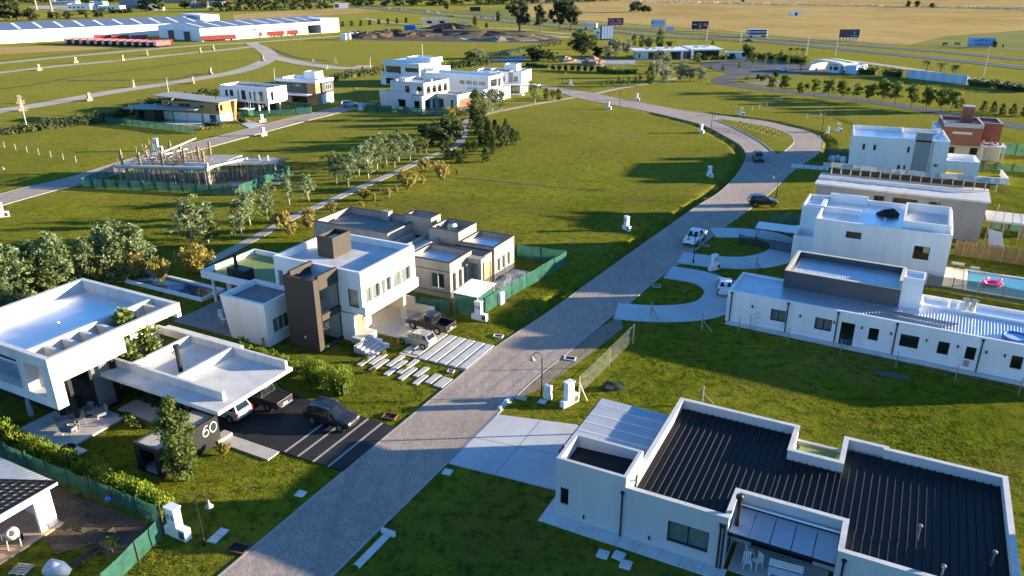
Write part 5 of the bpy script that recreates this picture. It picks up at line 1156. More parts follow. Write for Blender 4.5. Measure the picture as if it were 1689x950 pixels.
# ================================================================== bottom left: garage under construction
def unfinished_garage():
    h = thing('unfinished_house', 'white walled garage with black tiled roof under construction, bottom left corner', 'house', S(.8, -25), ANG, 'houses'); T = 2.9
    shell(h, (-9, 0, -9.5, 0), 0, T, 'off_white', {'r': [(-7.2, -1.05, .02, 2.25, 'o')], 'b': [(-7, -5.5, 1, 2, 'w')]}, roof=None, t=.25)
    MB().box(-9, .35, -9.5, .15, -.05, .10).build('floor_slab', 'terracotta_pale', h)
    # hip roof: black tile courses to the street, grey sheets to the side
    ridge = (-4.2, 4.5); e = .35
    nrow = 13
    for i in range(nrow):
        t0, t1 = i / nrow, (i + .92) / nrow
        xa, xb = e - (e + 4.2) * t0, e - (e + 4.2) * t1; za, zb = T + .05 + 1.45 * t0 + .05, T + .05 + 1.45 * t1
        ya, yb = e - 4.3 * t0, e - 4.3 * t1
        g = MB(); yy = -9.8
        n = int((ya - yy) / .34); 
        for k in range(n):
            q0 = yy + (ya - yy) * k / n; q1 = yy + (ya - yy) * (k + .88) / n; r0 = yy + (yb - yy) * k / n; r1 = yy + (yb - yy) * (k + .88) / n
            g.add([(xa, q0, za), (xa, q1, za), (xb, r1, zb), (xb, r0, zb), (xa, q0, za - .05), (xa, q1, za - .05)], [(0, 1, 2, 3), (0, 4, 5, 1)])
        g.build('tile_course', 'black_roof', h, fix=False)
    MB().add([(e, -9.8, T + .02), (e, e, T + .02), (-4.2, -3.95, T + 1.45), (-4.2, -9.8, T + 1.45)], [(0, 1, 2, 3)]).build('roof_underlay', 'cream_metal', h)
    g = MB()
    for k in range(24):
        x0 = e - .385 * k; x1 = x0 - .34
        if x1 < -9: break
        f = lambda x: max(0, min(1, (e - x) / 4.55)); top = lambda x: (x, e - 4.3 * f(x) + .0, T + .06 + 1.45 * f(x))
        g.add([(x0, e, T + .04), (x1, e, T + .04), top(x1), top(x0)], [(0, 1, 2, 3)]); g.add([(x0, e, T + .08), (x0 - .05, e, T + .08), (x0 - .05, top(x0 - .05)[1], top(x0 - .05)[2] + .04), (x0, top(x0)[1], top(x0)[2] + .04)], [(0, 1, 2, 3)])
    g.build('roof_sheet', 'galvanised', h, fix=False)
    MB().bar((e + .02, e, T + .12), (-4.2, -3.95, T + 1.62), .12, .06).build('hip_cap', 'black_roof', h); MB().box(e - .02, e + .05, -9.8, e, T - .12, T + .05).build('fascia', 'white_paint', h)
    for i in range(4): MB().bar((-.9, -4.0 - i * .13, T + .62), (-1.9, -5.2 - i * .2, T + .95), .12, .03).build('loose_board', 'timber_pale', h)
    F = frame(S(.8, -25).x, S(.8, -25).y, ANG)
    m_ = thing('concrete_mixer', 'pale concrete mixer standing in the unfinished garage doorway', 'concrete mixer', F(-.35, -2.45, .10), ANG + 60)
    MB().lathe([(.18, -.42), (.36, -.3), (.40, 0), (.30, .28), (.20, .42), (.16, .40), (.26, .25)], (0, 0, 0), 16).build('drum', 'stone_deck', m_, True)
    m_.children[0].location = (0, 0, .85); m_.children[0].rotation_euler = (R(55), 0, 0)
    for x in (-.32, .32): MB().bar((x, 0, .85), (x, -.35, 0), .05).build('leg', 'stone_deck', m_); MB().bar((x, 0, .85), (x, .4, .05), .05).build('leg', 'stone_deck', m_)
    for x in (-.4, .4): MB().add(*_disc2(x, .4, .17)).build('wheel', 'rubber', m_)
    MB().tube([(-.48 + .0, .25 * math.cos(a), .85 + .25 * math.sin(a)) for a in [R(30 * k) for k in range(13)]], .02, 6, False).build('hand_wheel', 'steel', m_)
    o = MB().tube([(-.7, 0, .1), (-.3, .1, .35), (.3, -.1, .4), (.7, 0, .1)], [.25, .5, .45, .2], 9).build('tarpaulin', 'tarp', None, True); o.location = F(3.9, -2.7, -.05); tag(o, 'crumpled pale blue tarpaulin on the ground at the bottom edge', 'tarpaulin')
    p = thing('pallet', 'small timber pallet at the bottom left edge', 'pallet', F(1.9, -3.5), ANG + 20)
    for i in range(5): MB().box(-.5, .5, -.4 + i * .18, -.3 + i * .18, .10, .13).build('board', 'timber_pale', p)
    for x in (-.45, 0, .4): MB().box(x, x + .08, -.4, .42, 0, .10).build('runner', 'timber_pale', p)
    for i, (u, v, l, a) in enumerate(((4.1, -.6, 2.2, 95), (4.35, -.9, 2.6, 88))):
        q = MB().box(-l / 2, l / 2, -.1, .1, .0, .12).build('charred_beam', 'rubber'); q.location = F(u, v - .6, .05); q.rotation_euler = (0, R(4), R(ANG + a)); tag(q, ('left' if i == 0 else 'right') + ' of two dark beams lying on the bare earth by the net fence', 'beam', 'dark beams on the bare earth')
    plant('sapling', 'weed_bush', 'small green weed bush on the bare earth inside the net fence', 'shrub', F(5.2, -.2), 1.0, None, 1.8)
    for i, (u, v, rx, ry, hh) in enumerate(((1.9, -24.3, 1.3, 1.0, .22), (4.4, -24.6, 1.2, 1.0, .25), (-.6, -23.4, 2.0, .7, .2))):
        o = mound(['low rubble heap beside the unfinished garage wall', 'clodded earth heap in the middle of the bare plot', 'flat earth heap along the net fence'][i], S(u, v), rx, ry, hh, 'soil', 40 + i); o['group'] = 'earth heaps on the bare plot'
    q = MB().lathe([(.1, 0), (.2, .08), (.17, .34), (.05, .42)], (0, 0, 0), 10).build('blue_bag', 'blue_plastic', None, True); q.location = S(2.6, -22.75, .7); tag(q, 'blue plastic bag hanging on the green net fence', 'bag')
def _disc2(x, y, r_, n=14):
    vs = [(xx, y + r_ * math.cos(6.2832 * k / n), r_ + r_ * math.sin(6.2832 * k / n)) for xx in (x - .05, x + .05) for k in range(n)]
    return vs, [tuple(range(n)), tuple(range(n, 2 * n))] + [(k, (k + 1) % n, n + (k + 1) % n, n + k) for k in range(n)]
unfinished_garage()

# ================================================================== left centre: white house with brown tower
def house_tower():
    h = thing('house', 'two-storey white house with dark brown stair tower and roof box, centre left', 'house', S(0, 0), ANG, 'houses'); wp = 'white_paint'; T = 6.95; db = 'dark_brown'
    fb = 'frame_white'
    shell(h, (-7.5, 2.5, 3.2, 11.5), 2.9, T, wp, {'f': [(.95, 2.1, 3.5, 5.2, 'w', 'frame_black', 1, True), (-7.2, -6.5, 3.1, 5.6, 'w', fb)], 'r': [(3.75, 5.9, 3.75, 5.2, 'w', fb, 2, True), (6.1, 7.6, 3.75, 5.2, 'w', fb, 2, True), (7.9, 10.7, 3.75, 5.2, 'w', fb, 2, True)]}, drop=.62, t=.28, floor=False, roof='membrane_white')
    slab(h, 'floor_slab', -7.2, 2.2, 3.5, 11.2, 2.75, 2.9, wp)
    slab(h, 'spandrel', 2.503, 2.78, 3.2, 11.5, 2.75, 3.7, wp)
    shell(h, (-7.5, 1.4, 3.22, 5.6), 0, 2.748, wp, {'r': [(3.6, 4.6, .75, 2.65, 'd')], 'f': [(-7, -4, .8, 2.2, 'w', fb, 2)]}, roof=None)
    shell(h, (-7.5, -1.6, 5.62, 11.4), 0, 2.748, 'cream', {}, roof=None)
    for i, (x0, x1, z) in enumerate(((-1.58, .6, 2.1), (.602, 2.4, 1.6), (2.402, 4.6, .95))): slab(h, 'ramp_wall', x0, x1, 11.2, 11.42, 0, z, 'cream')
    slab(h, 'column', 2.0, 2.4, 9.4, 9.8, 0, 2.748, 'cream')
    # tower
    g = MB(); g.box(-3.35, 0, 0, .3, 0, T - .1); g.box(-3.35, -3.05, .3, 3.198, 0, T - .1); g.box(-.3, 0, .3, .62, 0, T - .1); g.build('tower_wall', db, h)
    slab(h, 'tower_beam', -.28, .02, .62, 3.19, 5.75, T + .12, db); slab(h, 'tower_beam', -.28, .05, .62, 3.19, 2.85, 3.4, db); slab(h, 'tower_beam', -.28, .03, .62, 3.19, 0, .3, db)
    slab(h, 'tower_parapet', -3.05, -2.75, .3, 3.19, T - .1, T + .25, db)
    slab(h, 'tower_roof', -3.05, -.28, .3, 3.19, 5.95, 6.15, 'membrane'); slab(h, 'stair_landing', -3.0, -.35, .4, 3.15, 2.9, 3.1, 'off_white')
    M = wmap('r', (-3.3, -.05, 0, 3.2))
    for za, zb in ((3.42, 5.74), (.32, 2.84)): window(h, M, .64, 3.18, za, zb, 'frame_black', 1, d=.02)
    bx = MB(); bx.box(-.02, .0, 1.2, 1.25, .5, .7)
    MB().box(-1.6, -1.45, -.06, -.003, 1.2, 1.4).build('wall_light', 'sign_white', h)
    # roof box
    shell(h, (-4.85, -2.95, 6.3, 8.9), T - .62, 8.35, db, {}, drop=.5, roof='off_white', floor=False, t=.15)
    # slanted white side volume
    x0, x1, y0, y1, z1 = -9.5, -4.9, -1.15, 3.18, 4.15
    w = MB(); w.add([(x0, y0, 0), (x1, y0, 0), (x1, y1, 0), (x0, y1, 0), (x0 - .75, y0, z1), (x1, y0, z1), (x1, y1, z1), (x0 - .75, y1, z1), (x0 - .45, y0 + .3, z1), (x1 - .3, y0 + .3, z1), (x1 - .3, y1 - .3, z1), (x0 - .45, y1 - .3, z1), (x0 - .35, y0 + .3, z1 - .4), (x1 - .3, y0 + .3, z1 - .4), (x1 - .3, y1 - .3, z1 - .4), (x0 - .35, y1 - .3, z1 - .4),
           (x1, -.35, 1.0), (x1, 1.75, 1.0), (x1, 1.75, 2.45), (x1, -.35, 2.45), (x1 - .25, -.35, 1.0), (x1 - .25, 1.75, 1.0), (x1 - .25, 1.75, 2.45), (x1 - .25, -.35, 2.45)],
          [(0, 1, 5, 4), (3, 0, 4, 7), (2, 3, 7, 6), (4, 5, 9, 8), (5, 6, 10, 9), (6, 7, 11, 10), (7, 4, 8, 11), (8, 9, 13, 12), (9, 10, 14, 13), (10, 11, 15, 14), (11, 8, 12, 15),
           (1, 2, 17, 16), (2, 6, 18, 17), (6, 5, 19, 18), (5, 1, 16, 19), (16, 17, 21, 20), (17, 18, 22, 21), (18, 19, 23, 22), (19, 16, 20, 23)])
    w.build('side_volume', wp, h, fix=False); MB().add([(x0 - .36, y0 + .31, z1 - .395), (x1 - .31, y0 + .31, z1 - .395), (x1 - .31, y1 - .31, z1 - .395), (x0 - .36, y1 - .31, z1 - .395)], [(0, 1, 2, 3)]).build('side_roof', 'tile_terrace', h)
    window(h, wmap('r', (x0, x1, y0, y1)), -.34, 1.74, 1.01, 2.44, fb, 3, True)
    # garden wing with green roof
    shell(h, (-18.1, -7.52, 3.6, 11.0), 2.75, 3.5, wp, {}, drop=.5, roof='green_membrane', floor=False, t=.2)
    slab(h, 'soffit', -17.9, -7.7, 3.8, 10.8, 2.7, 2.79, wp)
    shell(h, (-16.3, -7.52, 5.0, 10.4), 0, 2.698, 'off_white', {'f': [(-15.8, -14.4, .1, 2.5, 'w', fb, 1, True), (-13.8, -11.6, .1, 2.4, 'w', 'frame_black', 2), (-11.2, -8.4, .1, 2.4, 'w', 'frame_black', 2)]}, roof=None)
    slab(h, 'grill_chimney', -15.0, -12.6, 4.2, 5.4, 3.0, 4.1, 'black_panel'); f = MB().tube([(-14.4, 4.9, 4.1), (-14.4, 4.9, 5.2)], .17, 10).build('flue', 'pipe_black', h); MB().lathe([(.17, 0), (.24, .02), (.24, .2), (.1, .25)], (-14.4, 4.9, 5.15), 10).build('cowl', 'pipe_black', f)
    slab(h, 'corner_post', -17.2, -17.0, 4.0, 4.2, 0, 2.7, wp)
    for i in range(7):
        for j in range(5): slab(h, 'terrace_tile', -17.1 + i * 1.1, -16.03 + i * 1.1, -1.2 + j * 1.15, -.08 + j * 1.15, 0, .13 + .002 * ((i * 3 + j) % 3), 'tile_terrace')
    # stairs, landing, carport floor
    slab(h, 'landing', 1.42, 2.5, 2.6, 4.9, 0, .78, 'stone_step')
    for i in range(5): slab(h, 'step', 2.5 + i * .42, 2.92 + i * .42, 1.5 + .0 * i, 3.5, 0, .65 - i * .13, 'stone_step')
    for i in range(3): slab(h, 'stair_wall', 2.5 + i * .75, 3.24 + i * .75, 3.52, 3.72, 0, .95 - i * .27, wp)
    slab(h, 'carport_floor', -1.5, 6.0, 5.62, 11.1, -.03, .07, 'stone_deck')
    slab(h, 'meter_post', -5.35, -5.2, -1.5, -1.35, 0, 1.0, 'timber_grey')
    p = thing('plunge_pool', 'narrow garden pool with white rim beside the tower house terrace', 'pool', S(-24, 5.1), ANG); MB().box(-6, 5.2, -1.3, 1.3, .03, .10).build('water', 'dark_water', p)
    r_ = MB(); r_.box(-6.2, 5.5, -1.6, -1.3, 0, .32); r_.box(-6.2, 5.5, 1.3, 1.6, 0, .32); r_.box(5.2, 5.5, -1.3, 1.3, 0, .32); r_.build('rim', wp, p)
    for i, (u, v) in enumerate(((-13.4, 1.2), (-12.3, .6))): plastic_chair(S(u, v, .13), ANG + 40 + i * 130, ('left' if i == 0 else 'right') + ' white wire chair on the dark terrace of the tower house', 'wire chairs on the dark terrace')
    q = plant('dark_bush', 'potted_plant', 'small potted plant beside the tower house front steps', 'plant', S(2.2, 2.0), .7)
    # driveway slabs and staggered stepping slabs
    d = thing('driveway_slabs', 'row of long pale concrete driveway slabs before the tower house carport', 'driveway', S(6, 3), ANG)
    for i in range(7): bevelled(MB().box(.25 + i * 1.0, .98 + i * 1.0, (.0 if i > 1 else .5) + .04 * i, 5.35 - .03 * i, -.05, .09).build('slab', 'stone_step', d), .015)
    MB().box(.2, 7.2, .1, 5.2, -.06, .035).build('gravel_bed', 'gravel_white', d)
    st = thing('stepping_slabs', 'staggered pale stepping slabs from the front steps to the street', 'stepping stones', S(7, 0), ANG)
    zz = lambda x, y: at(560 + x / 8.445, 560 + y / 8.445)
    inv = Matrix.Rotation(R(-ANG), 4, 'Z')
    for a, b, wd in (((235, 358), (470, 225), .5), ((395, 340), (630, 205), .5), ((400, 425), (655, 280), .5), ((635, 365), (885, 225), .5), ((590, 485), (930, 300), .5), ((780, 465), (1085, 285), .5), ((800, 550), (1055, 400), .5), ((1015, 510), (1215, 390), .5), ((1000, 615), (1210, 500), .5), ((1180, 600), (1370, 490), .62), ((1310, 650), (1490, 535), .9)):
        A, B = inv @ (zz(*a) - S(7, 0)), inv @ (zz(*b) - S(7, 0)); x = (A.x + B.x) / 2 + wd * .3; lo, hi = sorted((A.y, B.y))
        bevelled(MB().box(x - wd / 2, x + wd / 2, lo, hi, -.05, .075).build('slab', 'stone_step', st), .015)
    hedge('hedge', 'loose green hedge between house 60 and the tower house', [S(-6.8, -3.0), S(-2.5, -3.6), S(1.5, -4.1)], 1.3, 1.5, 'leaf_hedge', .15, 100, 11, .4)
    hedge('hedge', 'tall rounded end of the hedge beside the black forecourt', [S(1.7, -4.2), S(4.6, -4.5), S(7.2, -4.8)], 2.1, 2.1, 'leaf_hedge', .15, 110, 12, .3)
    for i, (u, v) in enumerate(((4.6, .6), (6.3, -.7), (5.2, 2.2), (8.3, .9), (3.2, -2.2), (5.1, -2.9), (1.5, -1.9))):
        plant('yellow_shrub', 'grass_tuft', ORD[i] + ' small green tuft beside the stepping slabs counting from the stairs', 'plant', S(u, v), .55, 'tufts beside the stepping slabs', 1.2)
house_tower()

# ================================================================== left: unfinished concrete bungalow
def house_bungalow():
    o = S(3.84, 15.62); F = frame(o.x, o.y, ANG); h = thing('unfinished_house', 'unplastered grey concrete bungalow with stepped parapets behind the tower house', 'house', o, ANG, 'houses'); rc = 'raw_concrete'; ck = 'dark_brown'
    win = 'frame_white'
    shell(h, (-5.2, 0, 0, 4.4), 0, 3.9, rc, {'f': [(-2.35, -.75, .9, 2.6, 'w', win, 2)], 'r': [(.5, 1.1, .4, 2.6, 'w', win), (1.7, 2.3, .4, 2.6, 'w', win), (3.0, 3.6, .4, 2.6, 'w', win)]}, drop=.45, cop=ck)
    shell(h, (-2.7, 1.75, 6.2, 10.8), 0, 3.9, rc, {'r': [(6.9, 7.45, .9, 2.4, 'w', win), (8.0, 8.55, .9, 2.4, 'w', win), (9.2, 9.75, .9, 2.4, 'w', win)]}, drop=.45, cop=ck)
    shell(h, (-3.0, 1.5, 4.42, 6.18), 0, 3.5, rc, {'r': [(4.7, 5.9, .05, 2.5, 'o')], 'f': []}, drop=.35, cop=ck); slab(h, 'column', 1.3, 1.6, 3.6, 3.9, 0, 3.0, rc); slab(h, 'porch_roof', .03, 1.75, 3.3, 4.4, 3.0, 3.5, rc)
    door(h, wmap('r', (-3, 1.5, 4.4, 6.2)), 4.75, 5.85, .05, 2.45)
    shell(h, (-7.3, -5.22, 1.5, 10.2), 0, 4.0, rc, {}, drop=.4); shell(h, (-6.6, -2.72, 6.3, 10.2), 3.4, 4.95, rc, {}, drop=1.0, cop=ck, floor=False)
    shell(h, (-20.7, -10.2, 3.6, 10.2), 0, 4.5, rc, {'f': [(-18, -16, 1, 2.4, 'w', win, 2), (-14, -12, 1, 2.4, 'w', win, 2)]}, drop=.75, cop=ck, roof='tile_terrace')
    shell(h, (-10.18, -7.32, 4.0, 10.2), 0, 3.3, 'block_grey', {}, drop=.6); shell(h, (-11.2, -7.6, 8.4, 10.4), 3.0, 5.3, rc, {}, drop=.3, cop=ck, floor=False)
    slab(h, 'roof_block', -15.2, -14.2, 9.3, 10.15, 3.8, 4.9, rc); slab(h, 'parapet_return', -9.5, -9.3, 4.2, 7.6, 2.7, 3.7, rc)
    for z in (.55, 2.9):
        g = MB(); g.box(-5.1, .02, -.03, -.003, z, z + .07); g.build('band', ck, h)
    t = thing('water_tank', 'beige water tank standing on the concrete bungalow roof', 'water tank', F(-4.9, 8.6, 3.95), 0); MB().lathe([(.5, 0), (.58, .1), (.58, .75), (.5, .95), (.2, 1.05)], (0, 0, 0), 16).build('tank_body', 'cream', t, True); MB().lathe([(.2, 0), (.22, .08)], (0, 0, 1.04), 12).build('lid', 'dark_grey', t)
    s_ = thing('site_shed', 'green net covered site shed with grey sheet roof beside the bungalow', 'shed', F(2.2, -2.9), ANG)
    for a, b in (((0, 0), (2.6, 0)), ((2.6, 0), (2.6, 3.3)), ((2.6, 3.3), (0, 3.3)), ((0, 3.3), (0, 0))): MB().add([(a[0], a[1], 0), (b[0], b[1], 0), (b[0], b[1], 2.2), (a[0], a[1], 2.2)], [(0, 1, 2, 3)]).build('net_wall', 'green_net', s_)
    for x in (0, 2.6):
        for y in (0, 3.3): MB().box(x - .05, x + .05, y - .05, y + .05, 0, 2.25).build('post', 'timber_grey', s_)
    ribbed(s_, -.15, 2.8, -.2, 3.5, 2.28, 2.42, 'galvanised', .3, 'y')
    net_fence('site_fence', 'dark green net fence under the tower house carport side', [F(-4.8, -1.6), F(-2.8, -4.3), F(2.0, -3.4)], 1.6, 2.4, seed=21)
    net_fence('site_fence', 'green net fence along the street before the concrete bungalow', [F(4.9, -1.6), F(5.2, 3.5), F(5.9, 9), F(6.5, 14.6), F(3.4, 14.3), F(.4, 14.0)], 1.7, 2.3, seed=22)
    net_fence('site_fence', 'green net peeping out behind the concrete bungalow left end', [F(-22.6, 3.8), F(-21.6, 6.2), F(-21.4, 10)], 1.9, 2.2, seed=23)
    for i, (x, y) in enumerate(((3.0, 2.0), (3.7, 4.2), (2.8, 7.6), (3.6, 8.8))):
        q = MB().box(-.45, .45, -.35, .35, 0, .5).build('block_stack', 'light_concrete' if i % 2 else 'cream'); q.location = F(x, y); q.rotation_euler = (0, 0, i); tag(q, ORD[i] + ' small stack of building blocks in the bungalow yard from the shed', 'block stack', 'block stacks in the bungalow yard')
    c = thing('site_table', 'white plastic table in the bungalow yard beside the net fence', 'table', F(3.9, 5.4), 10); MB().lathe([(.5, .70), (.52, .74)], (0, 0, 0), 14).build('tabletop', 'sign_white', c)
    for a in (45, 135, 225, 315): MB().bar((.3 * math.cos(R(a)), .3 * math.sin(R(a)), .7), (.42 * math.cos(R(a)), .42 * math.sin(R(a)), 0), .05).build('leg', 'sign_white', c)
    for i in range(3): plastic_chair(F(3.9 + .75 * math.cos(i * 2.1), 5.4 + .75 * math.sin(i * 2.1)), i * 120, ['white plastic chair at the yard table nearest the street', 'white plastic chair at the yard table nearest the porch', 'white plastic chair at the yard table nearest the shed'][i], 'plastic chairs in the bungalow yard')
    slab_ = MB().box(.2, 4.4, 3.2, 10.5, -.05, .08).build('yard_slab', 'stone_deck', h)
    g = thing('rubble_bag', 'large white bulk bag on the net fence of the bungalow', 'bag', F(5.0, 1.2), ANG); bevelled(MB().box(-.45, .45, -.45, .45, 0, 1.3).build('bag_body', 'sign_white', g), .15)
house_bungalow()
# ================================================================== middle left: slab on timber props
def building_site():
    A = -6; o = at(136, 309.5); F = frame(o.x, o.y, A); h = thing('unfinished_house', 'raised concrete slab on a forest of timber props with formwork columns on top', 'house', F(4, 3), A, 'houses'); g = random.Random(3)
    T = 2.75
    MB().prism([(0, 0), (15.6, -.4), (16.8, 10), (1.0, 8.6)], T - .28, T).build('slab', 'slab_concrete', h); MB().prism([(16.9, 3.2), (25.6, 4.2), (24.4, 8.6), (16.9, 8.6)], T - .26, T - .05).build('slab', 'slab_concrete', h)
    MB().box(.1, 15.5, -.35, .05, T + .002, T + .28).build('edge_beam', 'light_concrete', h); MB().bar((15.6, -.3, T + .2), (19.2, 6.6, T + .2), .35, .3).build('edge_beam', 'light_concrete', h); slab(h, 'wall_block', 11.6, 15.4, .4, .7, T + .002, T + .75, 'light_concrete')
    prop = MB().tube([(0, 0, 0), (0, 0, 2.45)], [.07, .06], 6)
    pm = [prop.mesh('prop', m_) for m_ in ('timber', 'timber_pale', 'timber_grey')]
    for i in range(150):
        r_ = g.random()
        if i < 56: x, y = .4 + i * .275, .05 + g.uniform(-.1, .25)
        elif i < 86: x, y = 15.3 + (i - 56) * .11 + g.uniform(-.1, .1), .2 + (i - 56) * .25
        elif i < 118: x, y = 17.2 + (i - 86) * .255, 3.7 + (i - 86) * .03 + g.uniform(-.2, .3)
        else: x, y = g.uniform(1, 24), g.uniform(2.5, 8.0)
        inst('prop', pm[i % 3], h, (x, y, 0), (R(g.uniform(-2.5, 2.5)), R(g.uniform(-2.5, 2.5)), 0))
    for x in (1.6, 5.0, 10.6, 15.0, 20.5, 24.2): slab(h, 'column', x - .15, x + .15, .6 if x < 16 else 5.2, .9 if x < 16 else 5.5, 0, T - .28, 'light_concrete')
    cols = [(.9, .9), (3.8, 1.1), (7.7, .9), (10.6, 2.4), (14.2, 1.7), (11.6, 9.2), (11.6, 5.2), (2.1, 6.1), (5.2, 8.2), (8.2, 6.0)]
    for x, y in cols:
        z0, z1 = T + .01, T + 2.45 + g.uniform(-.3, .3)
        MB().box(x - .13, x + .13, y - .13, y + .13, z0, z1).build('column_form', 'timber', h)
        for k in range(4): MB().box(x - .22, x + .22, y - .2, y + .2, z0 + .35 + k * .5, z0 + .45 + k * .5).build('clamp', 'timber_grey', h)
        for k in range(3):
            a = g.choice((0, .3, 2.9, 3.3)) + k * 1.3; MB().bar((x, y, z0 + 1.7), (x + 1.7 * math.cos(a), y + 1.7 * math.sin(a), z0 + .03), .06).build('brace', 'timber', h)
    MB().bar((7.4, 1.6, T + 2.0), (9.6, 8.8, T + 2.9), .28, .22).build('beam_form', 'timber_pale', h); MB().bar((7.0, 3.0, T + 1.4), (9.0, 6.8, T + 1.6), .25, .2).build('beam_form', 'timber_pale', h)
    for i in range(46): MB().bar((g.uniform(3, 14), g.uniform(1.5, 7.5), T + g.uniform(.08, .7)), (g.uniform(3, 14), g.uniform(1.5, 7.5), T + g.uniform(.08, .5)), .12, .05).build('plank', g.choice(('timber', 'timber_pale', 'timber_grey')), h)
    for i in range(34): 
        t = i / 33; MB().bar((17 + 8.6 * t, 3.2 + t, T - .03), (17 + 8.6 * t + .3, 2.7 + t + g.uniform(-.2, .2), T - .12), .1, .05).build('edge_board', g.choice(('timber', 'timber_pale')), h)
    for i in range(14): MB().bar((25.3 - i * .1, 4.1 + i * .33, T), (26.0 + g.uniform(-.3, .3), 4.2 + i * .33, T - .1), .12, .05).build('edge_board', 'timber', h)
    for i in range(14): q = (g.uniform(1, 15), g.uniform(1, 8.6)); MB().bar((q[0], q[1], T), (q[0] + g.uniform(-.3, .3), q[1] + g.uniform(-.3, .3), T + g.uniform(1.4, 3.2)), .09).build('pole', g.choice(('timber', 'timber_grey')), h)
    for x in (21.3, 22.8): MB().tube([(x, 6.4, T - .04), (x, 6.4, T + .75)], .16, 8).build('vent', 'light_concrete', h)
    MB().box(-.6, 26, -.3, 9, -.03, .03).build('site_floor', 'light_soil', h)
    net_fence('site_fence', 'long green net fence wrapped round the propped concrete slab', [F(0, 8.6), F(0, 0), F(13, -.9), F(26.6, -2.2)], 1.5, 2.2, seed=41); net_fence('site_fence', 'green net fence behind the silvery trees at the slab site', [F(26.7, -2.2), F(28, 3.5), F(29.8, 10.5), F(24, 12.4)], 1.6, 2.3, seed=42)
    q = MB().box(-1.1, 1.1, -.7, .7, 0, .55).build('tarpaulin', 'tarp'); bevelled(q, .2); q.location = F(24.8, 1.6); tag(q, 'pale blue tarpaulin covered pile beside the propped slab', 'tarpaulin')
building_site()

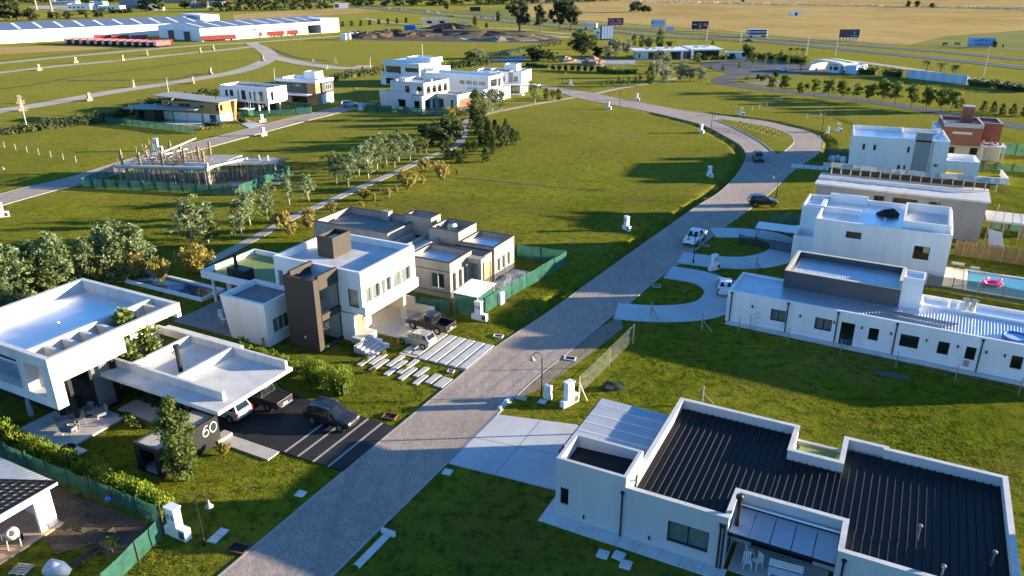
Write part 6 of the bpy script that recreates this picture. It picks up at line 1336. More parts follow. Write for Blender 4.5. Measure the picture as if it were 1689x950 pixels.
# ================================================================== houses along the far side street
def far_houses():
    wp = 'white_paint'
    # timber clad house
    o = at(364.7, 202.9); A = -20; F = frame(o.x, o.y, A)
    h = thing('house', 'timber clad house with sloping flat roof and orange side, far left', 'house', o, A, 'houses')
    shell(h, (-16, 0, 0, 4.7), 1.85, 4.4, 'wood_clad', {'f': [(-14.8, -13.2, 3.2, 3.9, 'w'), (-11.2, -9.6, 3.1, 3.8, 'w', 'frame_black', 2), (-9.4, -8, 3.1, 3.8, 'w', 'frame_black', 2), (-5.3, -4.2, 2.9, 3.6, 'w'), (-.9, -.05 - .2, 2.6, 3.9, 'w')], 'r': [(.35, 1.15, 2.6, 3.9, 'w')]}, roof=None, floor=False)
    shell(h, (-16, -.05, .05, 4.4), 0, 1.848, wp, {'f': [(-3.0, -1.2, .05, 1.7, 'w', 'frame_black', 2), (-5.4, -4.6, .05, 1.75, 'd', 'wood_door')]}, roof=None)
    MB().add([(-17.6, -1.0, 5.3), (1.0, -.7, 4.45), (1.0, 5.3, 4.45), (-17.6, 5.3, 5.3), (-17.6, -1.0, 5.5), (1.0, -.7, 4.62), (1.0, 5.3, 4.62), (-17.6, 5.3, 5.5)], [(3, 2, 1, 0), (4, 5, 6, 7), (0, 1, 5, 4), (1, 2, 6, 5), (2, 3, 7, 6), (3, 0, 4, 7)]).build('roof', 'grey_paint', h)
    MB().add([(.1, 4.75, 0), (.35, 4.75, 0), (.9, 5.2, 4.4), (-.1, 4.75, 4.4), (.1, 4.4, 0), (.35, 4.4, 0), (.9, 4.4, 4.4), (-.1, 4.4, 4.4)], [(0, 1, 2, 3), (7, 6, 5, 4), (0, 4, 5, 1), (1, 5, 6, 2), (2, 6, 7, 3), (3, 7, 4, 0)]).build('fin_wall', 'wood_door', h)
    MB().add([(-23, -4.8, 2.7), (-4.2, -3.0, 3.0), (-4.2, -.05, 3.1), (-22, -.05, 3.1), (-23, -4.8, 2.85), (-4.2, -3.0, 3.15), (-4.2, -.05, 3.25), (-22, -.05, 3.25)], [(3, 2, 1, 0), (4, 5, 6, 7), (0, 1, 5, 4), (1, 2, 6, 5), (2, 3, 7, 6), (3, 0, 4, 7)]).build('porch_roof', 'grey_paint', h)
    shell(h, (-21.5, -16.02, -2.8, 4), 0, 2.68, 'dark_brown', {'f': [(-20.6, -18.9, .1, 2.2, 'w', 'frame_black', 2)]}, roof=None)
    for x in (-14, -10, -6): slab(h, 'porch_post', x - .07, x + .07, -3.6, -3.46, 0, 2.82, 'frame_black')
    slab(h, 'patio', -13, -1.5, -5.0, -.05, -.03, .08, 'light_concrete'); MB().tube([(-3, 3, 4.6), (-3, 3, 5.6)], .12, 8).build('flue', 'pipe_black', h)
    net_fence('site_fence', 'green net fence in front of the timber clad house', [F(-25, -8.2), F(-14, -9.3), F(-4.0, -10.6), F(3.4, -12.2)], 1.4, 2.4, seed=51)
    struct(flat('driveway', px([(388, 199), (412, 212), (436, 206), (404, 197)]), .06, 'concrete_floor', None, .08))
    hedge('hedge', 'flowering hedge at the corner of the timber clad house', [F(-2.6, -2.6), F(2.2, -3.4)], 1.0, .7, 'leaf_dark', .25, 50, 52); hedge('hedge', 'yellow-green low hedge beside the timber house drive', [F(1.5, -8.6), F(4.2, -4.6)], 1.0, .6, 'leaf_yellow', .25, 50, 53); hedge('hedge', 'dark hedge between timber house and white box house', [F(2.2, 3.4), F(5.6, 1.4)], 1.4, 1.2, 'leaf_dark', .25, 60, 54)
    # white box house on columns
    o = at(442.6, 187); A = -27; F = frame(o.x, o.y, A); h = thing('house', 'white box-shaped house raised on columns beside the timber clad house', 'house', o, A, 'houses'); T = 5.9
    shell(h, (-15, .5, 0, 6.6), 2.35, T, wp, {'f': [(-13.3, -12.4, 3.3, 4.8, 'w'), (-11.8, -10.6, 3.4, 4.9, 'w'), (-9.2, -8.8, 3.2, 4.8, 'w'), (-8.0, -6.6, 2.8, 5.0, 'w'), (-5.4, -4.9, 3.0, 4.8, 'w'), (-4.0, -3.4, 2.7, 4.9, 'w'), (-2.4, -1.0, 2.8, 5.0, 'w')], 'r': [(1.0, 1.9, 2.9, 4.9, 'w')]}, drop=.5, roof='membrane_grey', floor=False)
    slab(h, 'underside', -14.9, .4, .1, 6.5, 2.2, 2.348, wp); shell(h, (-14.5, -3.2, 1.4, 6.2), 0, 2.19, 'dark_brown', {'f': [(-9, -6, .1, 2.0, 'w', 'frame_black', 2)]}, roof=None)
    for x, y in ((0, .3), (0, 4.2), (-3, .3)): slab(h, 'column', x - .16, x + .16, y - .16, y + .16, 0, 2.19, wp)
    MB().tube([(-6.2, 3.4, 5.4), (-6.2, 3.4, 6.3)], .12, 8).build('flue', 'pipe_black', h); slab(h, 'balcony_roof', -14.6, -8.6, -1.8, -.01, 2.7, 2.85, 'grey_paint')
    s_ = thing('scaffold', 'light metal scaffold frame before the white box house', 'scaffold', F(-4.6, -2.6), A)
    for x, y in ((0, 0), (1.6, 0), (0, 1), (1.6, 1)): MB().tube([(x, y, 0), (x + .2, y, 2.9)], .04, 5).build('pole', 'sign_white', s_)
    for z in (.9, 1.9): MB().tube([(0, 0, z), (1.7, 0, z)], .03, 5).build('rail', 'sign_white', s_); MB().tube([(0, 1, z), (1.7, 1, z)], .03, 5).build('rail', 'sign_white', s_)
    s_ = thing('site_shed', 'green site shed with white top before the white box house', 'shed', F(-2.4, -4.3), A); MB().box(-1.3, 1.3, -.9, .9, 0, 1.5).build('body', 'green_net', s_); MB().box(-1.5, 1.5, -1.1, 1.1, 1.502, 1.62).build('roof', 'white_paint', s_)
    net_fence('site_fence', 'bright green net fence along the street before the white box house', [F(.8, -5.4), F(4.4, -2.2), F(7.6, 1.0)], 1.5, 2.2, seed=55); net_fence('site_fence', 'dark green net fence between the two far white houses', [F(7.7, 1.2), F(9.8, 4.0), F(7.2, 7.4), F(1.6, 6.8)], 1.7, 2.2, seed=56)
    # white and dark house with wooden pier
    o = at(522.8, 174); A = -25; F = frame(o.x, o.y, A); h = thing('house', 'white and charcoal two-storey house with timber pier and roof box', 'house', o, A, 'houses'); T = 5.5
    shell(h, (-11.5, -3.0, 0, 6.6), 2.85, T, 'dark_grey', {'f': [(-10.8, -8, 4.5, 5.0, 'w', 'frame_white', 2), (-7, -4.4, 4.5, 5.0, 'w', 'frame_white', 2)], 'r': [(.4, 1.8, 3.2, 4.9, 'w')]}, drop=.3, floor=False)
    shell(h, (-12, .6, -.4, 7.0), T + .003, T + .75, wp, {}, drop=.5); slab(h, 'pier', -2.98, -.1, .2, 2.2, 0, T, 'wood_clad'); slab(h, 'balcony', -11.8, -1.0, -2.2, -.003, 2.5, 2.85, wp)
    shell(h, (-11, -3.0, 1.4, 6.4), 0, 2.84, 'block_grey', {'f': [(-9, -4, .1, 2.3, 'w', 'frame_black', 3)]}, roof=None)
    slab(h, 'dark_box', -2.9, .35, 2.3, 7.0, 2.6, T, 'dark_grey'); window(h, wmap('r', (-2.9, .36, 2.3, 7)), 3.6, 6.0, 3.4, 4.8, 'frame_white', 3, d=-.06); slab(h, 'white_base', -2.8, .1, 2.4, 6.9, 0, 2.598, wp)
    shell(h, (-5.2, -1.6, 2.4, 5.6), T + .76, T + 2.4, wp, {}, drop=.2, floor=False)
    # arched concrete house
    o = at(700.8, 183.2); A = -33; F = frame(o.x, o.y, A); h = thing('unfinished_house', 'pale concrete two-storey house with four arches and green site netting', 'house', o, A, 'houses'); T = 6.6; rc = 'light_concrete'
    ar = [(1.0, 2.6), (3.2, 4.8), (5.4, 7.0), (7.6, 9.2)]
    shell(h, (-10.6, 0, 0, 10), 3.6, T, rc, {'f': [(-6.0, -4.5, 4.0, 5.6, 'o'), (-2.2, -.6, 3.9, 5.0, 'o')], 'r': [(a, b, 3.9, 5.0, 'o') for a, b in ar]}, drop=.6, roof='concrete', floor=True, t=.3)
    # flat arch heads on the wall, coloured black for the shade inside
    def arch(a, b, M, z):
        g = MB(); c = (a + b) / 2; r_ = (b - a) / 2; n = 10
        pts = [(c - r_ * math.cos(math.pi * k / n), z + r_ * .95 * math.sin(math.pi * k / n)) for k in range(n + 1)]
        g.add([M(p[0], -.012, p[1]) for p in pts], [tuple(range(n + 1))]); g.build('shade_face', 'rubber', h)
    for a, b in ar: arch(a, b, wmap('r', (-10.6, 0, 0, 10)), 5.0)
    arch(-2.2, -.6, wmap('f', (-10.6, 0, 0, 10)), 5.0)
    shell(h, (-13.4, 0, -.9, 9.6), 0, 3.58, rc, {'f': [(-7.6, -5.2, .3, 2.4, 'o'), (-2.6, -.8, .1, 2.4, 'o')], 'r': [(.4, 2.4, .1, 2.5, 'o'), (3.2, 5.2, .1, 2.5, 'o'), (6.2, 8.6, .1, 2.5, 'o')]}, roof='concrete', drop=.1, t=.3)
    slab(h, 'balcony_wall', -13.4, -2.9, -1.05, -.903, 2.6, 4.2, rc); slab(h, 'roof_block', -8.8, -6.4, 1, 3.2, 6.0, 7.2, rc); slab(h, 'roof_block', -3.8, -1.2, 4.6, 5, 6.0, 7.0, rc)
    o2 = at(754.7, 182.4); v = Matrix.Rotation(R(-A), 4, 'Z') @ (o2 - o)
    shell(h, (v.x - 7, v.x, v.y, v.y + 6), 0, 3.7, rc, {'f': [(v.x - 6.6, v.x - 4.2, .1, 2.5, 'o'), (v.x - 2.0, v.x - 1.3, .5, 2.4, 'o')], 'r': [(v.y + .9, v.y + 5.2, .1, 2.5, 'd', 'brick')]}, roof='concrete', drop=.5, t=.3)
    net_fence('site_fence', 'green net fence round the arched concrete house', px([(604, 181), (640, 184), (690, 188.5), (733, 192), (757, 188), (782, 182)]), 1.5, 2.6, seed=61)
    # long white house beside it
    o = at(805, 166.5); A = -30; h = thing('house', 'long white flat-roofed house with ribbon window behind the arched house', 'house', o, A, 'houses')
    shell(h, (-20, .3, 0, 7.2), 0, 6.2, wp, {'f': [(-8.6, -7.2, 3.9, 4.8, 'w'), (-6.6, -4.9, 3.9, 4.8, 'w'), (-4.5, -3.2, 3.9, 4.8, 'w'), (-2.8, -.9, 3.9, 4.8, 'w')], 'r': [(.8, 4.2, 3.4, 5.3, 'w', 'frame_black', 3), (4.6, 6.2, 3.2, 5.3, 'o'), (3.6, 5.2, .1, 2.4, 'w')]}, drop=.45)
    shell(h, (-5.6, .1, -2.2, -.02), 0, 3.1, 'off_white', {}, drop=.3); shell(h, (.32, 2.6, 1.0, 7.2), 0, 3.2, wp, {'r': [(1.6, 3, .1, 2.3, 'w')]}, drop=.4)
    # stepped white house at the back
    o = at(693, 143); A = -30; h = thing('house', 'white house with deep roof overhang and dark corner glazing, farthest of its cluster', 'house', o, A, 'houses')
    shell(h, (-13, 0, 0, 11), 2.4, 6.2, wp, {'f': [(-12.4, -6.8, 3.2, 5.4, 'w', 'frame_black', 3), (-5.2, -.4, 4.0, 5.2, 'w', 'frame_black', 2)]}, drop=.2, floor=False); MB().box(-13.6, .6, -.8, 11.4, 6.203, 6.6).build('roof_slab', wp, h); shell(h, (-7, 2, 3, 9), 6.6, 7.9, wp, {}, drop=.2, floor=False); shell(h, (-14, 1.2, -.8, 11), 0, 2.38, wp, {'f': [(-12, -9, .2, 2, 'w', 'frame_black', 2)]}, roof='membrane', drop=.1); shell(h, (.02, 3.4, 2.5, 11), 2.4, 5.2, wp, {}, drop=.3, floor=False)
    MB().tube([(-3, 6, 7.9), (-3, 6, 11.5)], .05, 5).build('mast', 'steel', h); slab(h, 'balcony_rail', -13.5, -7, -.82, -.74, 3.2, 3.7, 'light_concrete')
    # grey and white house with canopy
    o = at(853, 156.5); A = -20; h = thing('house', 'white and grey cubic house with long thin entrance canopy', 'house', o, A, 'houses')
    for i, (x0, x1, y) in enumerate(((-13, -9.6, 0), (-9.58, -6.0, .5), (-5.98, -2.4, -.4), (-2.38, 1.4, 0))): shell(h, (x0, x1, y, 8), 3.1, 6.0 + .05 * i, wp, {'f': [(x0 + 1.4, x0 + 2.6, 3.5, 4.9, 'w')]}, drop=.3, roof='membrane_grey', floor=False); slab(h, 'grey_panel', x0 + .1, x0 + 1.2, y - .05, y - .003, 3.3, 5.9, 'grey_paint')
    shell(h, (-8.6, .6, .8, 7.6), 0, 3.09, 'block_grey', {'f': [(-4.6, -2.6, .2, 2.6, 'w', 'frame_black', 1, True), (-2.0, .2, .2, 2.6, 'w', 'frame_black', 2, True)]}, roof=None); MB().box(-9, 6.6, -2.6, .4, 2.86, 3.09).build('canopy', wp, h); shell(h, (-4.8, -1.2, 3, 6.6), 6.0, 7.7, wp, {}, drop=.2, floor=False)
    for x in (-3.4, 1.0): MB().bar((x, -.4, 0), (x + 1.6, -2.2, 2.86), .14).build('strut', 'frame_black', h)
    slab(h, 'step', -5, 2, -1.4, .7, 0, .25, 'light_concrete')
far_houses()

# ================================================================== clubhouse, playground, gate, court
def club_and_gate():
    wp = 'white_paint'; o = at(1051, 98.5); A = 2; h = thing('clubhouse', 'low white clubhouse with folded white roof bands and glass front', 'clubhouse', o, A)
    shell(h, (0, 8, 0, 9), 0, 3.0, 'light_concrete', {'f': [(.5, 1.2, .6, 2.2, 'w'), (4.2, 7.6, .2, 2.6, 'w', 'frame_black', 3)]}, roof=None); slab(h, 'roof', -1.4, 9, -.8, 10, 3.003, 3.45, wp)
    shell(h, (9, 19, .3, 12), 0, 3.0, 'dark_grey', {'f': [(9.5, 15, .2, 2.7, 'w', 'frame_black', 5), (16, 18.5, .2, 2.7, 'w', 'frame_black', 2)]}, roof=None); slab(h, 'roof', 9.01, 19.4, -1.4, 13, 3.003, 3.5, wp); slab(h, 'roof_fin', 16.6, 17.3, -1.4, 2, 0, 3.0, wp); slab(h, 'porch_back', 17.4, 21, 2, 2.3, 0, 3, 'dark_grey')
    shell(h, (21.5, 32, 2, 16), 0, 3.1, 'dark_grey', {'f': [(23, 26.4, .3, 2.7, 'w', 'frame_black', 3), (27, 31.5, .3, 2.7, 'w', 'frame_black', 4)]}, roof=None); slab(h, 'roof', 21.0, 33.4, .4, 17, 3.103, 3.6, wp); slab(h, 'roof_fin', 21.0, 21.8, .4, 2.6, 0, 3.1, wp); slab(h, 'roof_link', 19.42, 20.98, 3, 16, 3.15, 3.4, wp)
    for x, y in ((4, 5), (6.4, 4), (12, 7), (14, 6), (24, 9), (27, 8), (29, 11)): slab(h, 'roof_unit', x, x + 1.4, y, y + 1, 3.5, 4.1, 'light_concrete')
    # gate: rounded white portal with guard booth
    a, b = at(1333, 115.5), at(1396, 121.8); d = (b - a); d.z = 0; L = d.length; ang = math.degrees(math.atan2(d.y, d.x)); g = thing('entrance_gate', 'rounded white entrance portal with green roof strip over the gate', 'gate', a, ang)
    Hh = 3.6; n = 14; prof = []
    for k in range(n + 1):
        t = k / n; x = L * t; z = Hh * (1 - abs(2 * t - 1) ** 5) ** .5 * (1 - .12 * (2 * t - 1)) if 0 < t < 1 else 0; prof.append((x, z))
    inn = [(x * .95 + L * .025, max(0, z - .55)) for x, z in prof]; D = 7; vs = []; 
    for (x, z), (xi, zi) in zip(prof, inn): vs += [(x, 0, z), (xi, 0, zi), (x + 1.5, D, z), (xi + 1.5, D, zi)]
    fs = []
    for k in range(n): q = 4 * k; fs += [(q, q + 4, q + 5, q + 1), (q + 2, q + 3, q + 7, q + 6), (q, q + 2, q + 6, q + 4), (q + 1, q + 5, q + 7, q + 3)]
    MB().add(vs, fs).build('portal', wp, g)
    gs = [(x, z) for x, z in prof[3:n - 1]]; MB().add([p for x, z in gs for p in ((x + .6, 2.4, z + .02), (x + 1.3, 5.6, z + .02))], [(2 * k, 2 * k + 2, 2 * k + 3, 2 * k + 1) for k in range(len(gs) - 1)]).build('roof_strip', 'lime_panel', g)
    slab(g, 'side_wing', L - .3, L + 3.0, .3, D, 0, 2.7, 'light_blue')
    bo = thing('guard_booth', 'small guard booth with windows under the entrance portal', 'booth', at(1371, 120), ang); shell(bo, (-1.6, 2.6, 0, 3), 0, 2.5, 'off_white', {'f': [(-.8, 0, .9, 2.1, 'w'), (.6, 2.2, .9, 2.1, 'w', 'frame_black', 2)]}, drop=.05, roof='concrete')
    for i, (x, y) in enumerate(((1346, 117.5), (1391.5, 121.8))): q = MB().box(-.25, .25, -.25, .25, 0, 1.0).build('barrier_post', 'leaf_yellow'); q.location = at(x, y); tag(q, ('left' if i == 0 else 'right') + ' yellow barrier post under the entrance portal', 'barrier post', 'barrier posts')
    # boundary wall right of the gate
    a, b = at(1494, 128.5), at(1594, 139.5); d = b - a; w = thing('boundary_wall', 'long pale panel wall beside the entrance lawn', 'wall', a, math.degrees(math.atan2(d.y, d.x))); n = 12
    for k in range(n): slab(w, 'panel', d.length * k / n, d.length * (k + .98) / n, -.08 + .04 * (k % 2), .08, 0, 2.6, 'light_blue' if k % 2 else 'off_white')
    hedge('hedge', 'dark clipped hedge right of the gate portal, left of two', px([(1413, 121.5), (1448, 124.6)]), 2.4, 2.9, 'leaf_dark', .4, 36, 71, .12); hedge('hedge', 'dark clipped hedge between its twin and the pale wall', px([(1453, 125.5), (1490, 129)]), 2.4, 2.9, 'leaf_dark', .4, 36, 72, .12)
    hedge('hedge', 'long dark hedge running off the right edge below the highway', px([(1596, 140), (1640, 145.5), (1700, 153)]), 2.6, 2.2, 'leaf_dark', .4, 36, 73, .2); hedge('hedge', 'dark hedge left of the gate behind the car park', px([(1228, 95.5), (1280, 98.5), (1330, 106)]), 2.6, 2.3, 'leaf_dark', .42, 36, 74, .2); hedge('hedge', 'brown-green scrub right of the clubhouse', px([(1160, 99), (1195, 98), (1222, 96)]), 3.2, 1.6, 'leaf_euc', .4, 36, 75, .35)
    q = thing('sales_hut', 'small white flat hut left of the car park trees', 'hut', at(1212, 97.5), -20); shell(q, (-4, 4, 0, 4), 0, 2.5, 'off_white', {'f': [(-2, 0, .8, 2, 'w')]}, drop=.1)
    # tennis court with mesh
    c = flat('tennis_court', px([(806, 102.5), (842, 95.5), (866, 93), (866, 101.5)]), .06, 'court_blue'); struct(c)
    a = px([(806, 103), (866, 102)]); f = thing('court_fence', 'tall mesh fence round the blue tennis court', 'fence', a[0], 0)
    for p, q in (((806, 102.8), (866, 102)), ((800, 97), (866, 92.5))):
        P0, P1 = at(*p) - a[0], at(*q) - a[0]
        for k in range(9): v = P0 + (P1 - P0) * k / 8; MB().tube([v, v + Vector((0, 0, 2.6))], .06, 5).build('post', 'steel', f)
        MB().add([P0, P1, P1 + Vector((0, 0, 2.5)), P0 + Vector((0, 0, 2.5))], [(0, 1, 2, 3)]).build('mesh', 'net_fence', f)
    # playground rocks and fence
    def rock(label, c, s, seed):
        gg = random.Random(seed); vs = []; n, m_ = 9, 5
        for j in range(m_ + 1):
            for k in range(n):
                t = j / m_; r_ = (1 - t) ** .45 * (1 + gg.uniform(-.45, .45)); vs.append((s * r_ * math.cos(6.283 * k / n), s * .7 * r_ * math.sin(6.283 * k / n), s * .55 * t * (1 + gg.uniform(-.35, .35))))
        fs = [(j * n + k, j * n + (k + 1) % n, (j + 1) * n + (k + 1) % n, (j + 1) * n + k) for j in range(m_) for k in range(n)]
        q = MB().add(vs, fs).build('boulder', 'rock'); q.location = c; tag(q, label, 'boulder', 'playground boulders')
    rock('low tan boulder heap left in the playground', at(935, 102), 3.2, 1); rock('large tan boulder with a notch in the playground', at(978, 106), 4.4, 2); rock('small tan boulder right of the big playground boulder', at(988, 108), 2.6, 3)
    struct(flat('play_area', px([(925, 104), (1045, 106), (1050, 98), (960, 97), (928, 99)]), .05, 'gravel_path'))
    pf = thing('picket_fence', 'white picket posts along the playground edge', 'fence', at(990, 108), 0)
    for k in range(34): v = at(990 + k * 1.75, 108.2 - (k % 3) * .3 - (1.5 if k > 22 else 0)) - at(990, 108); MB().box(v.x - .1, v.x + .1, v.y - .1, v.y + .1, 0, 1.0 + .5 * (k > 24)).build('picket', 'sign_white', pf)
club_and_gate()

# ================================================================== warehouses and far things
def industry():
    def hall(name, label, a, b, depth, z0, z1, ridge, doors=()):
        d = b - a; d.z = 0; L = d.length; h = thing(name, label, 'warehouse', a, math.degrees(math.atan2(d.y, d.x)))
        shell(h, (0, L, 0, depth), 0, z0, 'white_paint', {'f': [(*q, 'o') for q in doors]}, roof=None, t=.3)
        n = int(L / 9); 
        for s_, (y0, y1, za, zb) in enumerate(((0, depth / 2, z0, ridge), (depth / 2, depth, ridge, z0))):
            MB().add([(0, y0, za + .02), (L, y0, za + .02), (L, y1, zb + .02), (0, y1, zb + .02)], [(0, 1, 2, 3)]).build('roof', 'blue_roof', h)
        for k in range(n):
            x = L * (k + .3) / n; MB().add([(x, depth * .06, z0 + (ridge - z0) * .12 + .1), (x + 1.6, depth * .06, z0 + (ridge - z0) * .12 + .1), (x + 1.6, depth * .44, z0 + (ridge - z0) * .88 + .1), (x, depth * .44, z0 + (ridge - z0) * .88 + .1)], [(0, 1, 2, 3)]).build('skylight', 'sign_white', h)
        for x in (0, L): MB().add([(x, 0, z0), (x, depth, z0), (x, depth / 2, ridge)], [(0, 1, 2)]).build('gable', 'white_paint', h)
        return h, L
    a, b = at(-90, 77), at(345, 54.5); h, L = hall('warehouse', 'very long white warehouse with blue roof and skylights, top left', a, b, 46, 6.0, 0, 8.6)
    slab(h, 'end_block', L + .02, L + 11, 10, 40, 0, 9.2, 'white_paint')
    a, b = at(332, 68.8), at(558, 52.6); h, L = hall('warehouse', 'second white warehouse with loading door and parked red trailers', a, b, 42, 6.2, 0, 8.2, [(64, 78, .1, 4.6)])
    slab(h, 'end_block', L - 12, L + .6, -.4, 30, 0, 7.6, 'white_paint')
    for x, z in ((30, 2.4),): slab(h, 'canopy', x, x + 8, -2.4, -.01, 4.4, 4.6, 'grey_paint')
    v = Matrix.Rotation(-h.rotation_euler.z, 4, 'Z') @ (at(220, 62.6) - a)
    # gable end facing the yard, with two doors
    M = wmap('l', (0, L, 0, 42))
    for y in (10, 26): slab(h, 'gable_door', -.05, -.003, y, y + 6, 0, 4.2, 'dark_grey'); slab(h, 'door_canopy', -3.0, -.06, y - .5, y + 6.5, 4.4, 4.6, 'light_blue')
    # red trailers
    tm = thing('semi_trailer', 'red box trailer', 'trailer', at(0, 0 + 60), 0)
    bevelled(MB().box(-6.4, 6.4, -1.25, 1.25, .9, 3.5).build('box', 'trailer_red', tm), .05); MB().box(-6.2, 6.2, -.6, .6, .65, .9).build('chassis', 'rubber', tm)
    for x in (-4.6, -3.4, 3.8):
        for y in (-1.2, 1.2): MB().add(*[(lambda V, Fx: (V, Fx))(*_cyl(x, y, .5))][0]).build('wheel', 'rubber', tm)
    MB().box(-6.45, -6.402, -1.2, 1.2, .95, 3.45).build('door', 'off_white', tm)
    spots = [(122 + i * 12.2, 72.2 + i * .42, 62) for i in range(13)]
    spots += [(170 + i * 30, 66.6 + i * .3, 28) for i in range(3)]
    k = 0
    for i, (x, y, rz) in enumerate(spots):
        lb = ORD[i] + ' red trailer from the left in the parked row before the first warehouse' if i < 13 else ORD[i - 13] + ' red trailer in the back row against the second warehouse'
        dup(tm, at(x, y), rz, (.62, .8, .78), lb, 'red trailers parked at the warehouses') if i else (setattr(tm, 'location', at(x, y)), setattr(tm, 'rotation_euler', (0, 0, R(rz))), setattr(tm, 'scale', (.62, .8, .78)), tag(tm, lb, None, 'red trailers parked at the warehouses'))
    for i, (x, y, sc) in enumerate(((262, 75.5, 1.0), (369, 66.8, .95), (420, 62.0, .6), (440, 60.8, .6), (459, 59.8, .5), (480, 58.2, .6), (345, 68.2, .5))):
        dup(tm, at(x, y), 26, (sc, .8, .78), ['long red lorry trailer at the right end of the yard row', 'long red trailer against the white warehouse wall', 'short red trailer left of four by the loading door', 'second short red trailer left of the loading door', 'third short red trailer left of the loading door', 'red truck right beside the open loading door', 'stubby dark red trailer at the warehouse corner'][i], 'red trailers parked at the warehouses')
    # billboards
    def board(label, x, y, w, hh, z0, mats, rz=0, legs=3, texts=()):
        t = thing('billboard', label, 'billboard', at(x, y), rz, 'billboards along the highway')
        n = len(mats)
        for i, m_ in enumerate(mats): slab(t, 'panel', -w / 2 + w * i / n, -w / 2 + w * (i + 1) / n - .01, -.12, .12, z0, z0 + hh, m_)
        for k in range(legs): xx = -w / 2 + w * (k + .5) / legs; MB().bar((xx, .2, 0), (xx, .2, z0 + hh), .22).build('leg', 'steel', t); MB().bar((xx, 1.8, 0), (xx, .25, z0 + hh * .6), .16).build('strut', 'steel', t)
        for s_, sz, dx, dz, m_ in texts: text_on(t, s_, sz, (dx, -.14, z0 + dz), (R(90), 0, 0), m_)
        return t
    t = board('dark red billboard with a ring emblem beyond the highway', 1015, 44.5, 9.6, 4.0, 1.2, ['sign_red'], 0, 3, [('Tyr', 2.2, 2.2, 2.6, 'sign_white')])
    MB().tube([(-2.6 + 1.35 * math.cos(a), -.16, 3.3 + 1.35 * math.sin(a)) for a in [R(20 * k) for k in range(19)]], .1, 5, False).build('ring_emblem', 'sign_white', t); slab(t, 'text_line', -1.0, 4.2, -.15, -.125, 2.1, 2.3, 'sign_white'); slab(t, 'text_line', -3.7, -1.5, -.15, -.125, 3.2, 3.5, 'rock')
    t = board('light blue billboard with dark blue lettering beyond the highway', 1085, 47.5, 8.4, 4.0, 1.2, ['light_blue'], 0, 4, [('la segunda', 1.15, .6, 2.3, 'sign_navy')]); MB().lathe([(.55, 0), (.55, .06)], (0, 0, 0), 12).build('round_logo', 'sign_navy', t).matrix_local = Matrix.Translation((-3.2, -.15, 3.5)) @ Matrix.Rotation(R(90), 4, 'X')
    t = board('billboard half charcoal and half plum beyond the highway', 1154, 51.5, 9.4, 4.2, 1.2, ['sign_dark', 'sign_purple'], 0, 4); slab(t, 'text_line', -4.0, -1.8, -.15, -.125, 3.5, 3.9, 'off_white'); slab(t, 'text_line', 1.6, 4.2, -.15, -.125, 3.0, 3.3, 'off_white'); slab(t, 'text_line', 2.4, 3.2, -.15, -.125, 3.7, 4.1, 'off_white'); MB().add([(-.9, -.14, 1.9), (.7, -.14, 1.9), (.1, -.14, 4.6), (-.3, -.14, 4.6)], [(0, 1, 2, 3)]).build('cone_emblem', 'grey_paint', t)
    t = board('billboard with brown picture half and navy half', 1399, 68.5, 9.4, 3.6, 1.9, ['sign_brown', 'sign_navy'], -2, 6); MB().add([(1.7, -.14, 3.6), (3.0, -.14, 3.6), (2.35, -.14, 5.0)], [(0, 1, 2)]).build('triangle_emblem', 'lime_panel', t); slab(t, 'text_line', .9, 4.0, -.15, -.125, 2.7, 2.85, 'off_white'); t.children[0].data.materials[0] = MAT['sign_brown']
    t = board('wide sky blue billboard with dark lettering at the far right', 1617, 78.5, 11.4, 3.6, .5, ['sign_blue'], -4, 3, [('acelmar', 2.0, 0, 2.5, 'sign_navy')]); slab(t, 'text_line', -2.7, 2.7, -.15, -.125, 1.3, 1.65, 'sign_navy'); slab(t, 'base_band', -5.7, 5.7, -.14, -.122, .5, .8, 'sign_navy')
    t = board('white billboard with red block at the highway far end', 563, 15.5, 13, 5.0, .8, ['sign_white'], 6, 2); slab(t, 'red_block', -5.8, -2.0, -.15, -.122, 1.5, 4.8, 'sign_red'); t = board('small dark green sign board beyond the highway', 784, 19.5, 9, 3.4, .6, ['sign_dark'], 0, 2)
    board('small pale blue board at the roadside', 1105, 51.5, 4.4, 2.2, .4, ['light_blue'], 0, 2); board('small pale board beside the works site', 764, 44, 6, 2.4, .6, ['light_blue'], 0, 2)
    # striped container tower sign
    a = at(1006, 66); tw = thing('sign_tower', 'tall square sign tower striped pale blue with an orange side', 'sign tower', a, 8)
    for k in range(4): slab(tw, 'stripe_panel', -4.2 + k * 1.42, -4.2 + k * 1.42 + 1.2, -.05, .2, .6, 6.6, 'light_blue')
    slab(tw, 'core', -4.3, 1.5, .2, 3.4, 0, 6.7, 'sign_navy'); slab(tw, 'side_panel', 1.502, 1.6, .1, 3.3, 1.6, 6.6, 'cream'); slab(tw, 'side_picture', 1.602, 1.66, .3, 3.1, 2.0, 4.0, 'sign_orange')
    for i, (x, y, w, hh) in enumerate(((670 + 47, 33.5, 15, 4.2),)):
        q = thing('works_office', 'cream flat-roofed works office beside the highway', 'building', at(720, 41.5), 4); shell(q, (-9, 9, 0, 8), 0, 4.0, 'cream', {'f': [(-6, -3, 1, 2.6, 'w'), (2, 5, 1, 2.6, 'w')]}, drop=.3)
    q = thing('white_cabin', 'small white cabin beside the striped sign tower', 'cabin', at(986, 58.5), 0); shell(q, (-2.2, 2.2, 0, 2.6), 0, 2.6, 'white_paint', {'f': [(-.6, .6, .9, 1.9, 'w')]}, drop=.1)
    q = thing('white_shed', 'lone white shed in the dry field', 'shed', at(1313, 26), 0); shell(q, (-4, 4, 0, 5), 0, 3.2, 'white_paint', {'f': [(-1, 1, .1, 2.4, 'd', 'dark_grey')]}, drop=.1)
